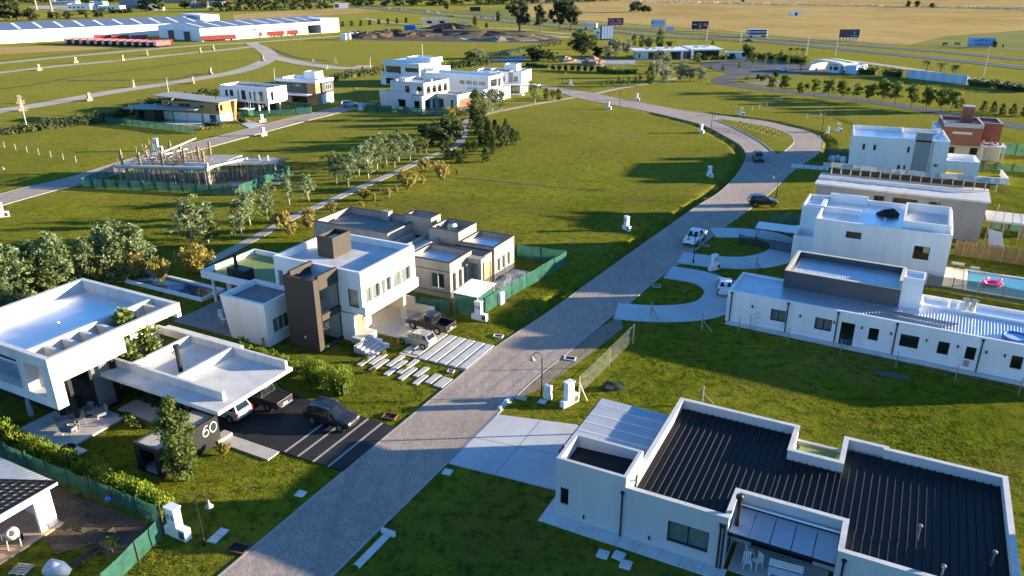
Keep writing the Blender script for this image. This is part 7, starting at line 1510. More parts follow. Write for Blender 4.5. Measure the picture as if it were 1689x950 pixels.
    for i, x in enumerate((567, 574)): q = MB().box(-1.4, 1.4, -1.2, 1.2, 0, 3.0).build('white_container', 'sign_white'); q.location = at(x, 66 - i); bevelled(q, .05); tag(q, ('left' if i == 0 else 'right') + ' white container at the end of the works road', 'container', 'white containers')
    e = thing('excavator', 'red excavator working at the earth mounds', 'excavator', at(722, 51.5), 20); MB().box(-2, 2, -1.4, 1.4, .9, 2.2).build('body', 'trailer_red', e); MB().box(.4, 1.9, -1.3, .1, 2.2, 3.4).build('cab', 'dark_grey', e); MB().tube([(1.8, .5, 2.0), (4.2, .5, 4.6), (6.4, .5, 2.4)], [.35, .3, .2], 6).build('boom', 'trailer_red', e); MB().box(6.1, 7.0, 0, 1.0, 1.6, 2.5).build('bucket', 'rubber', e)
    for y in (-1.5, 1.0): MB().box(-2.2, 2.2, y, y + .6, 0, .85).build('track', 'rubber', e)
    l = thing('lorry', 'teal box lorry at the works site', 'lorry', at(679, 52.5), 10); bevelled(MB().box(-4, 2, -1.2, 1.2, .9, 3.4).build('box', 'court_blue', l), .05); bevelled(MB().box(2.1, 4, -1.15, 1.15, .6, 2.7).build('cab', 'sign_white', l), .1)
    for x in (-2.6, 2.9):
        for y in (-1.15, 1.15): MB().add(*_cyl(x, y, .48)).build('wheel', 'rubber', l)
    # coach, truck
    c = thing('coach', 'white and blue double-deck coach driving on the highway', 'bus', at(1248, 61.5, 0), -2); bevelled(MB().box(-4.9, 4.9, -1.3, 1.3, .5, 4.0).build('body', 'paint_white', c), .2)
    for z in (1.7, 2.9): slab(c, 'window_band', -4.3, 4.7, -1.32, -1.295, z, z + .75, 'car_glass')
    slab(c, 'blue_band', -4.8, 4.0, -1.325, -1.297, 1.2, 1.55, 'paint_blue'); slab(c, 'windscreen', -4.92, -4.885, -1.15, 1.15, 1.4, 3.6, 'car_glass')
    for x in (-3.2, 2.6, 3.7):
        for y in (-1.15, 1.15): MB().add(*_cyl(x, y, .5)).build('wheel', 'rubber', c)
    t = thing('lorry', 'white lorry passing the striped sign tower on the highway', 'lorry', at(976, 48.5), -20); bevelled(MB().box(-2.6, 3.2, -1.2, 1.2, 1.0, 3.6).build('box', 'paint_white', t), .06); bevelled(MB().box(-4.4, -2.7, -1.15, 1.15, .6, 3.0).build('cab', 'sign_white', t), .12); slab(t, 'windscreen', -4.42, -4.39, -1, 1, 1.7, 2.7, 'car_glass')
    for x in (-3.4, 1.8):
        for y in (-1.15, 1.15): MB().add(*_cyl(x, y, .5)).build('wheel', 'rubber', t)
    for i, (x, y, st, col) in enumerate(((1235, 69, 'sedan', 'black'), (704, 20.5, 'suv', 'white'), (720, 22, 'suv', 'white'), (660, 17, 'sedan', 'silver'), (796, 29.5, 'sedan', 'silver'), (816, 32, 'suv', 'white'), (640, 14.5, 'suv', 'white'), (745, 28, 'sedan', 'dark'), (585, 55, 'sedan', 'silver'), (576, 56, 'sedan', 'white'), (591, 54, 'sedan', 'dark'))):
        vehicle(st, 'car', ['black saloon on the near carriageway below the coach', 'white car at the far left of the highway, rear of a pair', 'white car at the far left of the highway, front of a pair', 'silver saloon farthest along the highway', 'silver saloon on the highway left of the lone gum tree', 'white car on the highway beside the lone gum tree', 'white car at the vanishing end of the highway', 'dark saloon on the near carriageway by the works office', 'silver saloon parked beside the white warehouse end, middle of three', 'white saloon parked beside the warehouse end, left of three', 'dark saloon parked beside the warehouse end, right of three'][i], col, at(x, y, .12), -12, 'far cars on the highway and yard')
    # town beyond
    for i, (x, y, w, d_, hh, m_, lb) in enumerate(((130, 15.5, 22, 12, 5, 'white_paint', 'low white town building right of the pale lot'), (160, 13, 14, 10, 6, 'light_blue', 'pale blue town building among the trees'), (180, 17, 22, 10, 4, 'white_paint', 'long white town shed beside the tank'), (215, 14.5, 22, 14, 9, 'blue_roof', 'dark blue town hall building behind the striped tower'), (245, 15, 12, 8, 4, 'white_paint', 'small white town house below the big tree'), (290, 5, 40, 12, 5, 'terracotta_pale', 'long orange town building at the horizon'), (328, 14, 16, 10, 5, 'blue_roof', 'blue roofed town shed left of the tree belt'), (352, 9, 20, 10, 4, 'grey_paint', 'grey town shed at the left of the tree belt'), (517, 4.5, 16, 8, 5, 'white_paint', 'white house above the tree belt'), (105, 8, 30, 8, 4, 'white_paint', 'white town row above the pale lot'), (262, 17, 8, 6, 3.5, 'white_paint', 'tiny white house right of the big town tree'))):
        h = thing('town_building', lb, 'building', at(x, y), rnd.uniform(-12, 12), 'town buildings far away'); shell(h, (-w / 2, w / 2, 0, d_), 0, hh, m_, {'f': [(-w / 2 + 2 + k * 4, -w / 2 + 4 + k * 4, 1.2, 2.6, 'w') for k in range(int((w - 3) / 4))]}, drop=.2)
    t = thing('water_tower', 'slender white and red banded water tower in the far town', 'tower', at(210, 12), 0)
    for k in range(5): MB().lathe([(1.4, 0), (1.3, 3.2)], (0, 0, k * 3.2), 10).build('band', 'sign_white' if k % 2 == 0 else 'sign_red', t)
    for i, (x, y, hh) in enumerate(((86, 19, 12), (61, 16, 16), (132, 8, 10))):
        q = MB().tube([(0, 0, 0), (0, 0, hh)], [.9, .5], 6).build('mast', 'terracotta_pale' if i < 2 else 'sign_white'); q.location = at(x, y); tag(q, ['short reddish mast at the edge of the pale lot', 'tall reddish mast behind the pale lot', 'white silo pipe in the far town'][i], 'mast')
def _cyl(x, y, r_, n=12, w=.3):
    vs = [(x + r_ * math.cos(6.2832 * k / n), yy, r_ + r_ * math.sin(6.2832 * k / n)) for yy in (y - w / 2, y + w / 2) for k in range(n)]
    return vs, [tuple(range(n)), tuple(range(n, 2 * n))] + [(k, (k + 1) % n, n + (k + 1) % n, n + k) for k in range(n)]
industry()
# ================================================================== parked and moving cars near by
vehicle('suv', 'car', 'black off-road car parked across the striped black forecourt', 'black', S(8.4, -8.5, .08), ANG + 2, roof_rails=True)
vehicle('pickup', 'pickup', 'dark grey pickup parked half under the canopy of house 60', 'dark', S(1.6, -8.7, .08), ANG + 181, roll_bar=True, cover=True, cat='pickup')
vehicle('suv', 'car', 'silver car tucked under the canopy beside the number 60 block', 'silver', S(.4, -11.2, .08), ANG + 180)
vehicle('hatch', 'car', 'champagne three-door hatchback on the concrete slabs of the tower house', 'champagne', S(6.6, 5.35, .09), ANG + 178)
vehicle('pickup', 'pickup', 'black pickup behind the champagne hatchback at the tower house', 'black', S(5.9, 8.6, .09), ANG + 178, roll_bar=True, cat='pickup')
vehicle('pickup', 'pickup', 'white pickup standing on the paved street facing the camera', 'white', at(1145.5, 399, .05), -121, cat='pickup')
vehicle('sedan', 'car', 'white saloon on the horseshoe drive of the long white house', 'white', at(1195, 479, .08), 77)
vehicle('suv', 'car', 'black off-road car turning into the netted building plot', 'black', at(1257, 338.5, .05), -3, roof_rails=True)
vehicle('suv', 'car', 'dark car with roof rack coming round the street bend', 'dark', at(1250, 264.5, .05), -100, roof_rails=True)
vehicle('hatch', 'car', 'white hatchback in the car park near the gate', 'white', at(1290, 117, .06), 170)
vehicle('suv', 'car', 'silver car at the far end of the side street by the arched house', 'silver', at(577, 176, .05), 20)

# ================================================================== lamps, pillars, pits
for x, y, rz, hh, lb in ((337.4, 899.8, -10, 3.9, 'bell lamp with curved arm beside the meter pillar, bottom left'), (893.4, 654.3, 165, 4.2, 'bell lamp with curved arm on the verge beside two white boxes'), (1143.3, 435, 160, 3.8, 'dark street lamp between the two horseshoe drives'), (1280, 327, 170, 4.0, 'street lamp beside the black turning off-roader'), (1354, 255, 160, 4.2, 'street lamp on the outer kerb of the bend'), (1356, 215.5, 160, 4.2, 'street lamp near the small white box beyond the bend'),
        (1172.6, 217, 0, 4.2, 'street lamp at the tip of the traffic island'), (1021.6, 176.5, 0, 4.2, 'street lamp above the pillar on the curving street'), (585, 167, 0, 4.2, 'street lamp beside the silver car on the side street'), (928, 138.5, 0, 4.2, 'street lamp at the far end of the curving street'), (5, 309, 0, 3.9, 'street lamp at the left edge of the side street')):
    lamp_post(lb, at(x, y), rz, hh)
for x, y, rz, sc, lb in ((293, 883, ANG, 1.15, 'white meter pillar at the green net fence, bottom left'), (790, 527, ANG, 1.05, 'white meter pillar before the bungalow site shed'), (938, 667, ANG + 70, 1.1, 'white meter pillar with low step beside the wire fence'), (1177, 445, ANG + 60, 1.0, 'white meter pillar between the two horseshoe drives'), (1033, 379, -65, 1.0, 'lone white meter pillar on the lawn left of the white pickup'), (1170, 291, -70, .95, 'lone white meter pillar inside the street bend'), (1156, 219, -60, .95, 'lone white meter pillar below the traffic island tip'), (1003, 180, -30, .95, 'lone white meter pillar on the lawn at the upper street'),
        (1050, 165.5, -20, .95, 'white meter pillar across the street from the lawn pillar'), (1222, 190, -15, .95, 'white meter pillar above the traffic island'), (1382, 217, -20, .95, 'white meter pillar behind the far white house tanks'), (435, 224, 60, .95, 'white meter pillar beside the side street before the white box house'), (433, 201.5, 30, .95, 'white meter pillar against the netting of the white box house'), (595, 182, 20, .9, 'white meter pillar at the netting of the arched house'), (940, 141.5, -10, .95, 'white meter pillar at the far end of the curving street'), (3, 358, 20, 1.1, 'white meter pillar cut by the left edge'), (259, 249, 0, 1.3, 'white meter pillar showing behind the propped slab')):
    meter_pillar(lb, at(x, y), rz, sc)
for i, (x, y, s_, lb) in enumerate(((904, 658, 1.25, 'plain white utility box beside the bell lamp'), (1364.5, 218.8, 1.3, 'small white utility box beyond the bend'))):
    t = thing('utility_box', lb, 'utility box', at(x, y), ANG); bevelled(MB().box(-.3, .3, -.16, .16, 0, s_).build('body', 'white_paint', t), .03); MB().box(-.24, .24, -.175, -.162, .2, s_ - .15).build('door', 'off_white', t); MB().box(-.5, .1, -.9, -.3, 0, .07).build('base_slab', 'light_concrete', t)
ZZ1 = lambda x, y: at(x / 3.016, y / 3.016)
for i, (x, y) in enumerate(((100, 515), (113, 552), (197, 351), (378, 313), (445, 502), (612, 302), (665, 434), (735, 276), (963, 416), (998, 263), (1062, 249), (1048, 370), (1308, 304), (1668, 316))):
    meter_pillar(ORD[i] + ' unplastered terracotta pillar counting along the dirt roads from the left', ZZ1(x, y), 20 + 13 * i, 1.15, 'terracotta_pale', 'brick_pillar', 'terracotta pillars along the dirt roads')
for i, (x, y) in enumerate(((517, 105), (539.5, 114))): meter_pillar(('upper' if i == 0 else 'lower') + ' whitewashed pillar on the dirt loop above the white houses', at(x, y), 10, .8, 'white_paint', 'meter_pillar')
for x, y, m_, lb, w, l in ((394, 905, 'rust', 'rusty rimmed open pit in the verge, bottom left', 1.2, .8), (643, 687.5, 'rust', 'rusty open pit beside the striped black forecourt', 1.1, .8), (822, 555, 'light_concrete', 'pale rimmed open pit before the driveway slabs', .9, .6), (743.5, 613, 'concrete', 'small dark pit beside the stepping slabs', .6, .5), (940, 592, 'light_concrete', 'white rimmed pit across the street from the lamp', 1.0, .7), (1083, 472, 'concrete', 'concrete pit in the lower horseshoe lawn', .9, .7), (1165, 405.5, 'concrete', 'concrete pit in the upper horseshoe lawn', .8, .6), (1018, 526, 'concrete', 'concrete pit at the mouth of the lower horseshoe drive', .7, .5)): pit(lb, at(x, y), ANG + 10, w, l, m_)
for i, (x, y) in enumerate(((354, 890), (496, 815), (1005, 640), (738, 779))):
    t = thing('cover_slab', ['pair of small pale cover slabs under the bottom left lamp', 'small pale cover slab alone on the lawn by the forecourt', 'small pale slab behind the utility box', 'small pale cover slab at the shaded concrete drive'][i], 'slab', at(x, y), ANG + 8)
    for k in range(2 if i == 0 else 1): MB().box(-.3, .3, -.3 + k * .65, .3 + k * .65, 0, .07).build('slab', 'light_concrete', t)
c = thing('culvert', 'concrete culvert pipe end beside the street at the bottom', 'culvert', at(622, 912, -.12), ANG); MB().tube([(-.3, -1.6, .0), (-.3, 1.4, .0)], .28, 12, False).build('pipe', 'light_concrete', c); MB().box(-.75, .2, 1.4, 1.6, -.1, .42).build('headwall', 'light_concrete', c)
c = thing('culvert', 'low concrete culvert wall at the verge below the lamp', 'culvert', at(838, 662), ANG); MB().box(-.12, .12, -1.5, .6, -.1, .28).build('headwall', 'light_concrete', c); MB().tube([(.3, .7, .1), (1.2, .8, .1)], .18, 10).build('pipe', 'concrete', c)
t = MB().tube([(-.9, 0, .05), (-.3, .1, .25), (.4, -.1, .22), (1.0, 0, .05)], [.15, .4, .38, .12], 9).build('tarpaulin', 'dark_net', None, True); t.location = at(1008, 641); tag(t, 'heap of dark green netting on the lawn behind the white pillar', 'netting heap')
wire_fence('wire_fence', 'timber post and wire fence running back from the white pillar', [at(955, 656), at(1004.4, 606.3), at(1044, 566.4)], 1.9, 1, 7, 'timber_pale', None, .06)
wire_fence('wire_fence', 'thin wire fence across the lawn at the far left', px([(-10, 240), (126, 268)]), 1.2, 7, 4, 'timber_pale', None, .05, False)
wire_fence('wire_fence', 'wire fence with pale posts on the lawn beyond the traffic island', px([(1240, 183), (1265, 176), (1287, 167)]), 1.2, 2, 3, 'timber_pale', None, .06, False); wire_fence('wire_fence', 'short wire fence with pale posts right of the lawn shadows', px([(1330, 196), (1352, 193), (1371, 187)]), 1.2, 1, 3, 'timber_pale', None, .06, False)
for i, (x, y) in enumerate(((1074, 523), (1157, 545), (1157.5, 700), (1247, 447), (1262, 340))):
    t = thing('braced_post', ['braced grey post standing in the lower horseshoe drive mouth', 'braced grey post on the shaded lawn left of the long white house', 'braced timber post behind the black-roofed house carport', 'braced post on the strip between the horseshoe drives', 'timber stake beside the turning off-roader'][i], 'post', at(x, y if y != 700 else 668), ANG + 30 * i); MB().tube([(0, 0, 0), (0, 0, 1.7)], .07, 7).build('post', 'timber_grey', t); MB().bar((0, 0, 1.1), (.9, -.4, 0), .08).build('brace', 'timber_grey', t)
for i, (x, y, hh) in enumerate(((43.5, 206, 6), (279, 160, 5), (454, 139, 4.5), (1330, 92, 8), (1378, 92, 9), (1165, 68, 7), (1221, 72, 6), (1622, 126, 9), (611, 112, 3.5))):
    t = thing('utility_pole', ORD[i] + ' slim pale pole counting in the distance', 'pole', at(x, y), 0, 'slim poles in the distance'); MB().tube([(0, 0, 0), (.1, 0, hh)], [.11, .07], 6).build('shaft', 'off_white', t); MB().box(-.1, .5, -.08, .08, hh, hh + .1).build('head', 'off_white', t)

# ================================================================== trees
Zp = lambda x, y: at(500 + x / 4.318, 180 + y / 4.318)
PATH = 'silvery poplars along the garden path'
for i, (x, y, hh, w) in enumerate(((477.5, 337.5, 4.3, 1.0), (510, 333, 4.2, 1.05), (441, 361, 5.0, 1.0), (413, 371, 5.2, 1.0), (400.5, 392, 5.2, 1.1), (318, 408, 6.0, 1.45), (344, 400, 5.0, 1.1), (574.6, 307, 5.2, 1.05), (556, 305, 5.0, 1.1), (607.7, 294.6, 6.4, 1.15), (622, 283, 6.2, 1.0), (638, 273, 5.6, 1.0), (651, 277, 4.8, .9), (657.5, 269, 5.6, 1.0), (676.7, 265, 4.6, .85), (592, 290, 5.2, .9))):
    plant('poplar', 'poplar_tree', ORD[i] + ' silvery poplar along the garden path in planting order', 'tree', at(x, y), hh, PATH, w)
for i, (x, y, hh) in enumerate(((359, 407, 3.4), (685, 253, 3.0), (694.5, 255.5, 3.2), (704, 254.5, 3.2), (715, 230, 3.5))): plant('sapling', 'sapling', ['small lime sapling beneath the big silvery tree', 'left of three birch saplings by the path', 'middle of three birch saplings by the path', 'right of three birch saplings by the path', 'thin sapling beside the dark round evergreen'][i], 'tree', at(x, y), hh)
for i, (x, y, hh, w) in enumerate(((28, 492, 5.6, 1.05), (100, 476, 6.0, 1.0), (150, 466, 5.2, .8), (192, 455, 6.2, 1.15), (232, 452, 5.6, .9), (0, 520, 4.6, .9), (60, 470, 5.0, .9))): plant('silver_bush', 'silver_shrub', ORD[i] + ' big silvery shrub behind house 60 in planting order', 'shrub', at(x, y), hh, 'big silvery shrubs behind house 60', w)
for i, (x, y, hh, w, k) in enumerate(((328, 452, 3.8, 1.25, 'yellow_shrub'), (268, 466, 3.2, .9, 'yellow_shrub'), (222, 460, 3.4, 1.1, 'orange_shrub'), (165, 466, 3.0, 1.1, 'yellow_shrub'), (83, 480, 3.2, 1.0, 'yellow_shrub'), (467, 381, 2.8, 1.35, 'orange_shrub'), (510, 366, 2.2, 1.2, 'orange_shrub'), (482, 391, 2.0, 1.3, 'orange_shrub'), (547, 351, 1.8, 1.3, 'orange_shrub'), (597, 344, 1.2, 1.2, 'orange_shrub'), (601, 329, 1.8, 1.2, 'yellow_shrub'), (641, 330, 2.0, 1.0, 'orange_shrub'), (627, 317, 1.7, .6, 'orange_shrub'), (654, 320, 1.4, .7, 'orange_shrub'), (618, 337, 2.0, .4, 'orange_shrub'), (672, 313, 3.2, 1.4, 'yellow_shrub'), (697, 306, 1.7, .8, 'orange_shrub'), (700, 284, 2.7, 1.25, 'orange_shrub'), (729, 299, 3.6, 1.0, 'orange_shrub'), (755, 291, 1.3, .7, 'orange_shrub'), (510, 378, 2.0, 1.2, 'orange_shrub'), (742, 207, 4.6, .8, 'orange_shrub'), (752, 205, 4.6, .75, 'yellow_shrub'), (712, 232, 1.2, 1.6, 'yellow_shrub'), (728, 283, 1.2, 1.2, 'yellow_shrub'))):
    plant(k, 'autumn_shrub', ORD[i] + ' yellowing upright shrub beside the garden path in planting order', 'shrub', at(x, y), hh, 'yellowing shrubs beside the garden path', w, ('stems', 'foliage'))
for i, (x, y, hh, w) in enumerate(((788, 211, 5.0, 1.0), (803, 220, 4.2, 1.0), (797, 206, 4.6, .9), (809, 236, 3.8, 1.05), (816, 217, 3.2, .9), (834, 217, 3.4, .95), (830, 241, 4.6, 1.0), (846, 238, 3.8, .95), (801, 267, 3.2, .95), (795, 239, 3.6, 1.0), (784, 250, 2.8, .8), (772, 249, 2.4, .9), (758, 269, 2.8, .9), (766, 262, 2.6, 1.0), (740, 262, 2.6, 1.25), (750, 261, 2.2, 1.1), (731, 257, 2.2, 1.2), (814, 249, 2.6, .8), (823, 229, 3.4, .9), (840, 226, 3.0, .9), (806, 228, 4.2, 1.0), (792, 222, 4.8, 1.0), (782, 204, 5.2, .9), (854, 232, 2.4, 1.0), (812, 254, 2.0, .8))): plant('conifer', 'young_pine', ORD[i] + ' young dark pine in the grove right of the path', 'tree', at(x, y), hh * .8, 'young pines in the grove', w)
plant('dark_bush', 'evergreen_bush', 'large round dark evergreen at the path bend', 'shrub', at(734, 242), 5.2, None, 1.35); plant('dark_bush', 'evergreen_bush', 'smaller dark evergreen left of the path bend', 'shrub', at(700, 226), 2.6, None, 1.1); plant('green_tree', 'tree', 'mid-green tree just left of the path bend evergreen', 'tree', at(749, 231), 5.4, None, 1.0)
for i, (x, y, hh, k, lb) in enumerate(((882, 173, 5.6, 'poplar', 'round pale tree at the corner of the canopy house path'), (798, 189, 5.5, 'willow', 'silvery tree screening the arched house right side'), (812, 185, 5.5, 'poplar', 'silvery tree before the long white far house'), (827, 184, 5.2, 'poplar', 'silvery tree nearest the canopy house on the path'), (785, 196, 6.5, 'green_tree', 'tall green tree at the top of the pine grove'), (901, 165, 3.0, 'green_tree', 'small cypress near the upper street'), (921, 166, 3.0, 'green_tree', 'second small cypress near the upper street'), (912, 162, 2.6, 'yellow_shrub', 'yellow shrub between the small cypresses'))): plant(k, 'tree', lb, 'tree', at(x, y), hh, None, 1.0)
# avenue along the entrance road
for i, (x, y, s_) in enumerate(((83, 275, 1.0), (165, 284, 1.25), (262, 296, .8), (360, 300, 1.05), (447, 312, 1.2), (527, 320, 1.15), (625, 330, 1.05), (705, 340, 1.15), (787, 345, 1.4), (870, 354, 1.3), (972, 374, 1.35), (1067, 392, 1.35), (1160, 398, 1.25), (1222, 408, 1.35), (1280, 404, .8))): plant('round_tree', 'avenue_tree', ORD[i] + ' round lime-green avenue tree from the gate', 'tree', at(1250 + x / 3.847, 80 + y / 3.847), 4.1 * s_, 'avenue trees along the entrance road', .92)
for i, (x, y, s_) in enumerate(((1430, 398, 1), (1492, 408, 1.1), (1548, 418, 1.05), (1615, 424, 1.1), (1685, 432, 1.0))): plant('conifer', 'small_conifer', ORD[i] + ' small conifer in the row right of the brick chimney', 'tree', at(1250 + x / 3.847, 80 + y / 3.847), 2.4 * s_, 'small conifers on the far lawn')
for i, (x, y) in enumerate(((1527, 122), (1550, 126), (1573, 131))): plant('palm', 'palm_tree', ['left', 'middle', 'right'][i] + ' of three palms behind the pale boundary wall', 'palm', at(x, y), 5.2, 'palms behind the boundary wall', (.95), ('trunk', 'fronds'))
for i, (x, y) in enumerate(((1303, 91), (1314, 91.5), (1324, 92), (1320, 118))): plant('palm', 'palm_tree', ['left of three small palms by the highway verge', 'middle of three small palms by the highway verge', 'right of three small palms by the highway verge', 'short palm beside the gate portal'][i], 'palm', at(x, y), 3.6, None, 1.1, ('trunk', 'fronds'))
for i, (x, y, hh) in enumerate(((1262, 106, 3.4), (1277, 108, 3.6), (1298, 111, 3.4), (1287, 101, 4), (1241, 113, 4.0), (1220, 117, 3.0), (1192, 123, 3.0), (1194, 118, 2.2), (1262, 136, 2.2), (1230, 138, 2.4), (1172, 117, 2.0))): plant('sapling', 'young_tree', ORD[i] + ' young yellow-green tree round the car park', 'tree', at(x, y), hh, 'young trees round the car park', 1.2)
for i, (x, y, s_) in enumerate(((1250, 131, 1), (1257, 134, 1.1), (1265, 130, .8), (1279, 128.5, 1.3), (1331, 146, .9), (1398, 153, 1.0))): plant('dark_bush', 'round_bush', ORD[i] + ' small dark bush on the bed beside the entrance road', 'shrub', at(x, y), 1.5 * s_, 'small dark bushes by the entrance road')
plant('broad_tree', 'tree', 'dark rounded tree left of the highway', 'tree', at(1231, 103), 6.2, None, .6)
# clubhouse grounds
for i, (x, y, hh, w, k, lb) in enumerate(((1088, 80, 8.0, .8, 'green_tree', 'tall green poplar behind the clubhouse'), (1175, 85, 4.6, .6, 'green_tree', 'narrow cypress right of the clubhouse'), (1016, 93, 7.4, 1.1, 'willow', 'grey willow left of the clubhouse'), (1034, 92, 6.4, 1.0, 'willow', 'second grey willow left of the clubhouse'), (1003, 96, 5.0, .9, 'willow', 'small grey willow beside the big round tree'), (1081, 128, 5.6, .85, 'willow', 'grey willow at the upper garden path'), (1093, 118, 7.0, 1.0, 'willow', 'largest grey willow before the clubhouse'), (1072, 141.5, 6.0, .8, 'green_tree', 'dark green tree on the upper garden path'), (1098, 136.5, 5.4, .9, 'willow', 'silvery tree in the middle of the upper garden path'), (1122, 133, 5.0, 1.0, 'willow', 'silvery tree near the path end'), (1138, 134, 5.0, 1.0, 'willow', 'silvery tree beside the path end'), (1157, 134, 4.4, .9, 'willow', 'silvery tree farthest right on the path'), (1126, 121, 4.6, 1.0, 'willow', 'silvery tree before the clubhouse porch'), (1150, 108, 4.2, 1.1, 'round_tree', 'lime tree before the clubhouse right wing'), (1105, 80, 4.0, 1.2, 'yellow_shrub', 'yellow shrub behind the clubhouse roof'), (1070, 80, 5.0, 1.2, 'yellow_shrub', 'yellow-green tree left of the tall poplar'), (1058, 78, 5.2, .9, 'green_tree', 'green tree behind the clubhouse left end'), (1046, 76, 5.0, .9, 'green_tree', 'green tree beside the striped sign tower'), (960, 95, 9.0, 1.0, 'broad_tree', 'big round dark tree beside the playground'), (884, 101, 4.8, 1.6, 'dark_bush', 'broad dark bush right of the tennis court'), (905, 100, 3.6, 1.4, 'dark_bush', 'lower dark bush right of the tennis court'), (985, 93, 3.6, 1.3, 'dark_bush', 'dark bush between round tree and willows'), (790, 106, 6.0, .85, 'willow', 'grey-green conifer left of the tennis court'), (777, 107, 4.6, 1.0, 'dark_bush', 'dark bush left of the grey conifer'))): plant(k, 'tree' if 'shrub' not in k and 'bush' not in k else 'bush', lb, 'tree' if 'bush' not in k else 'shrub', at(x, y), hh, None, w)
for i in range(9): plant('dark_bush', 'row_bush', ORD[i] + ' clipped dark bush in the row below the playground', 'shrub', at(912 + i * 10.6, 116 + .35 * i), 1.9, 'clipped bushes below the playground', .85)
for i in range(8): plant('sapling', 'path_sapling', ORD[i] + ' young sapling along the upper garden path', 'tree', at(993 + i * 9, 148.6 - i * 1.2 - (i % 2) * 3), 2.6, 'saplings along the upper garden path', 1.1)
for i in range(14):
    t = thing('stake', ORD[i] + ' thin sapling stake on the traffic island from the left', 'stake', at(1221 + i * 4.8, 208 + i * 1.55 + (i % 2) * 2.2), 0, 'sapling stakes on the traffic island'); MB().tube([(0, 0, 0), (.02, 0, 1.6)], .05, 6).build('pole', 'timber_pale', t); inst('leaves', SPEC['sapling'][0][i % 3][1], t, (0, 0, .2), (0, 0, i), .3)
hedge('hedge', 'long dark hedge above the arched house running to the tennis court', px([(742, 113), (772, 110.5), (808, 106)]), 3.2, 2.8, 'leaf_dark', .42, 34, 81, .35); hedge('hedge', 'hedge row running from the court towards the gum trees', px([(838, 92), (880, 82), (924, 73)]), 3.0, 1.9, 'leaf_green', .42, 30, 82, .3); hedge('hedge', 'dense clipped hedge below the playground fence', px([(985, 120), (1020, 121.5), (1052, 121)]), 2.4, 1.9, 'leaf_green', .36, 36, 83, .3)
hedge('hedge', 'low clipped hedge left of the row bushes', px([(868, 108), (905, 112.5)]), 1.8, 1.2, 'leaf_dark', .36, 36, 84, .2); hedge('hedge', 'shaggy dark hedge left of the arched house', px([(548, 133), (590, 127), (634, 121.5)]), 3.2, 2.4, 'leaf_euc', .4, 34, 85, .35)
hedge('hedge', 'long mixed hedge at the far left below the dirt road', px([(-15, 226), (60, 216), (120, 208), (190, 198)]), 3.0, 2.2, 'leaf_euc', .36, 36, 86, .4); hedge('hedge', 'dark hedge behind the timber clad house', px([(190, 196), (240, 183), (300, 170), (362, 157)]), 2.6, 2.4, 'leaf_dark', .38, 36, 87, .4)
# highway trees
for i, (x, y, hh, w, lb) in enumerate(((857, 51, 16.5, 1.05, 'leftmost of the tall gum trees beside the highway'), (891, 53.5, 14, .85, 'second tall gum tree beside the highway, slimmer'), (925, 50.5, 16.5, .95, 'third tall gum tree beside the highway'), (941, 51.5, 16, .9, 'rightmost of the tall gum trees beside the highway'), (823, 40.5, 8, .7, 'lone small dark gum tree left of the tall ones'), (784, 47, 7, .55, 'small thin gum tree on the works site verge'), (856, 48, 7, .7, 'low gum tree under the leftmost tall one'), (803, 50, 4.5, .7, 'bushy little tree at the service road'), (737, 17.5, 6.5, 1.1, 'dark rounded tree at the edge of the green field'))): plant('eucalyptus', 'gum_tree', lb, 'tree', at(x, y), hh, 'gum trees beside the highway', w)
for i, (x, y, hh, w, lb) in enumerate(((12, 35, 13, 1.5, 'big tree at the top left corner'), (30, 34, 11, 1.2, 'big tree second from the top left corner'), (52, 34.5, 9, 1.1, 'dark tree left of the three low trees'), (84, 32, 6, .9, 'left of three low dark trees before the town'), (96, 32, 5.5, .9, 'middle of three low dark trees before the town'), (111, 31.5, 6, 1.2, 'right of three low dark trees before the town'), (143, 31, 4.5, .7, 'small dark tree beside the round one before the town'), (164, 30, 6.5, 1.5, 'broad dark tree before the town'), (240, 18.5, 12, 1.2, 'tall town tree left of a pair'), (264, 18.5, 12, 1.3, 'tall town tree right of a pair'), (305, 14, 7, 1.6, 'wide town tree right of the pair'), (338, 14, 8, 1.0, 'town tree beside the blue shed'), (20, 12, 12, 1.6, 'far tree at the left horizon'), (55, 8, 12, 1.6, 'far tree second at the left horizon'), (150, 6, 12, 1.6, 'far tree above the pale blue building'), (190, 5, 11, 1.6, 'far tree above the white shed'), (1050, 20.5, 9, 1.2, 'tall tree in the lone clump of the dry field'), (1042, 20, 7, .8, 'small tree at the left of the lone clump'), (1061, 20.5, 5.5, 1.6, 'low dark bush of the lone clump'), (1070, 20.5, 5, 1.2, 'right dark bush of the lone clump'), (1225, 5.5, 4, 1.0, 'tiny dark tree at the far sheep line, leftmost'), (1497, 12.5, 6, .8, 'small dark tree left of the pair at the sheep line'), (1512, 13, 6.5, .9, 'small dark tree right of the pair at the sheep line'), (1536, 13.5, 4.5, 1.1, 'low dark bush right of the pair at the sheep line'), (1640, 79, 3, .9, 'small dark bush right of the sky blue billboard'))): plant('far_tree', 'far_tree', lb, 'tree', at(x, y), hh, 'far trees', w)
def belt(name, L, h, w, seed, mat='leaf_euc', n=1.0):
    g = random.Random(seed); cl = []; pts = px(L); b0 = pts[0]
    for a, b in zip(pts, pts[1:]):
        Ln = (b - a).length; k = int(Ln / 4 * n)
        for i in range(k):
            p = a + (b - a) * (i + g.random()) / k - b0; hh = h * g.uniform(.7, 1.15)
            for z in (.3, .65, .9): cl.append((p.x + g.uniform(-1, 1) * w, p.y + g.uniform(-1, 1) * w, hh * z, 3.2, 3.2, hh * .22, 26))
    o = inst(name, leaf_mesh(name, leaves(cl, 1.5, seed), mat)); o.location = b0; o['kind'] = 'stuff'; return o
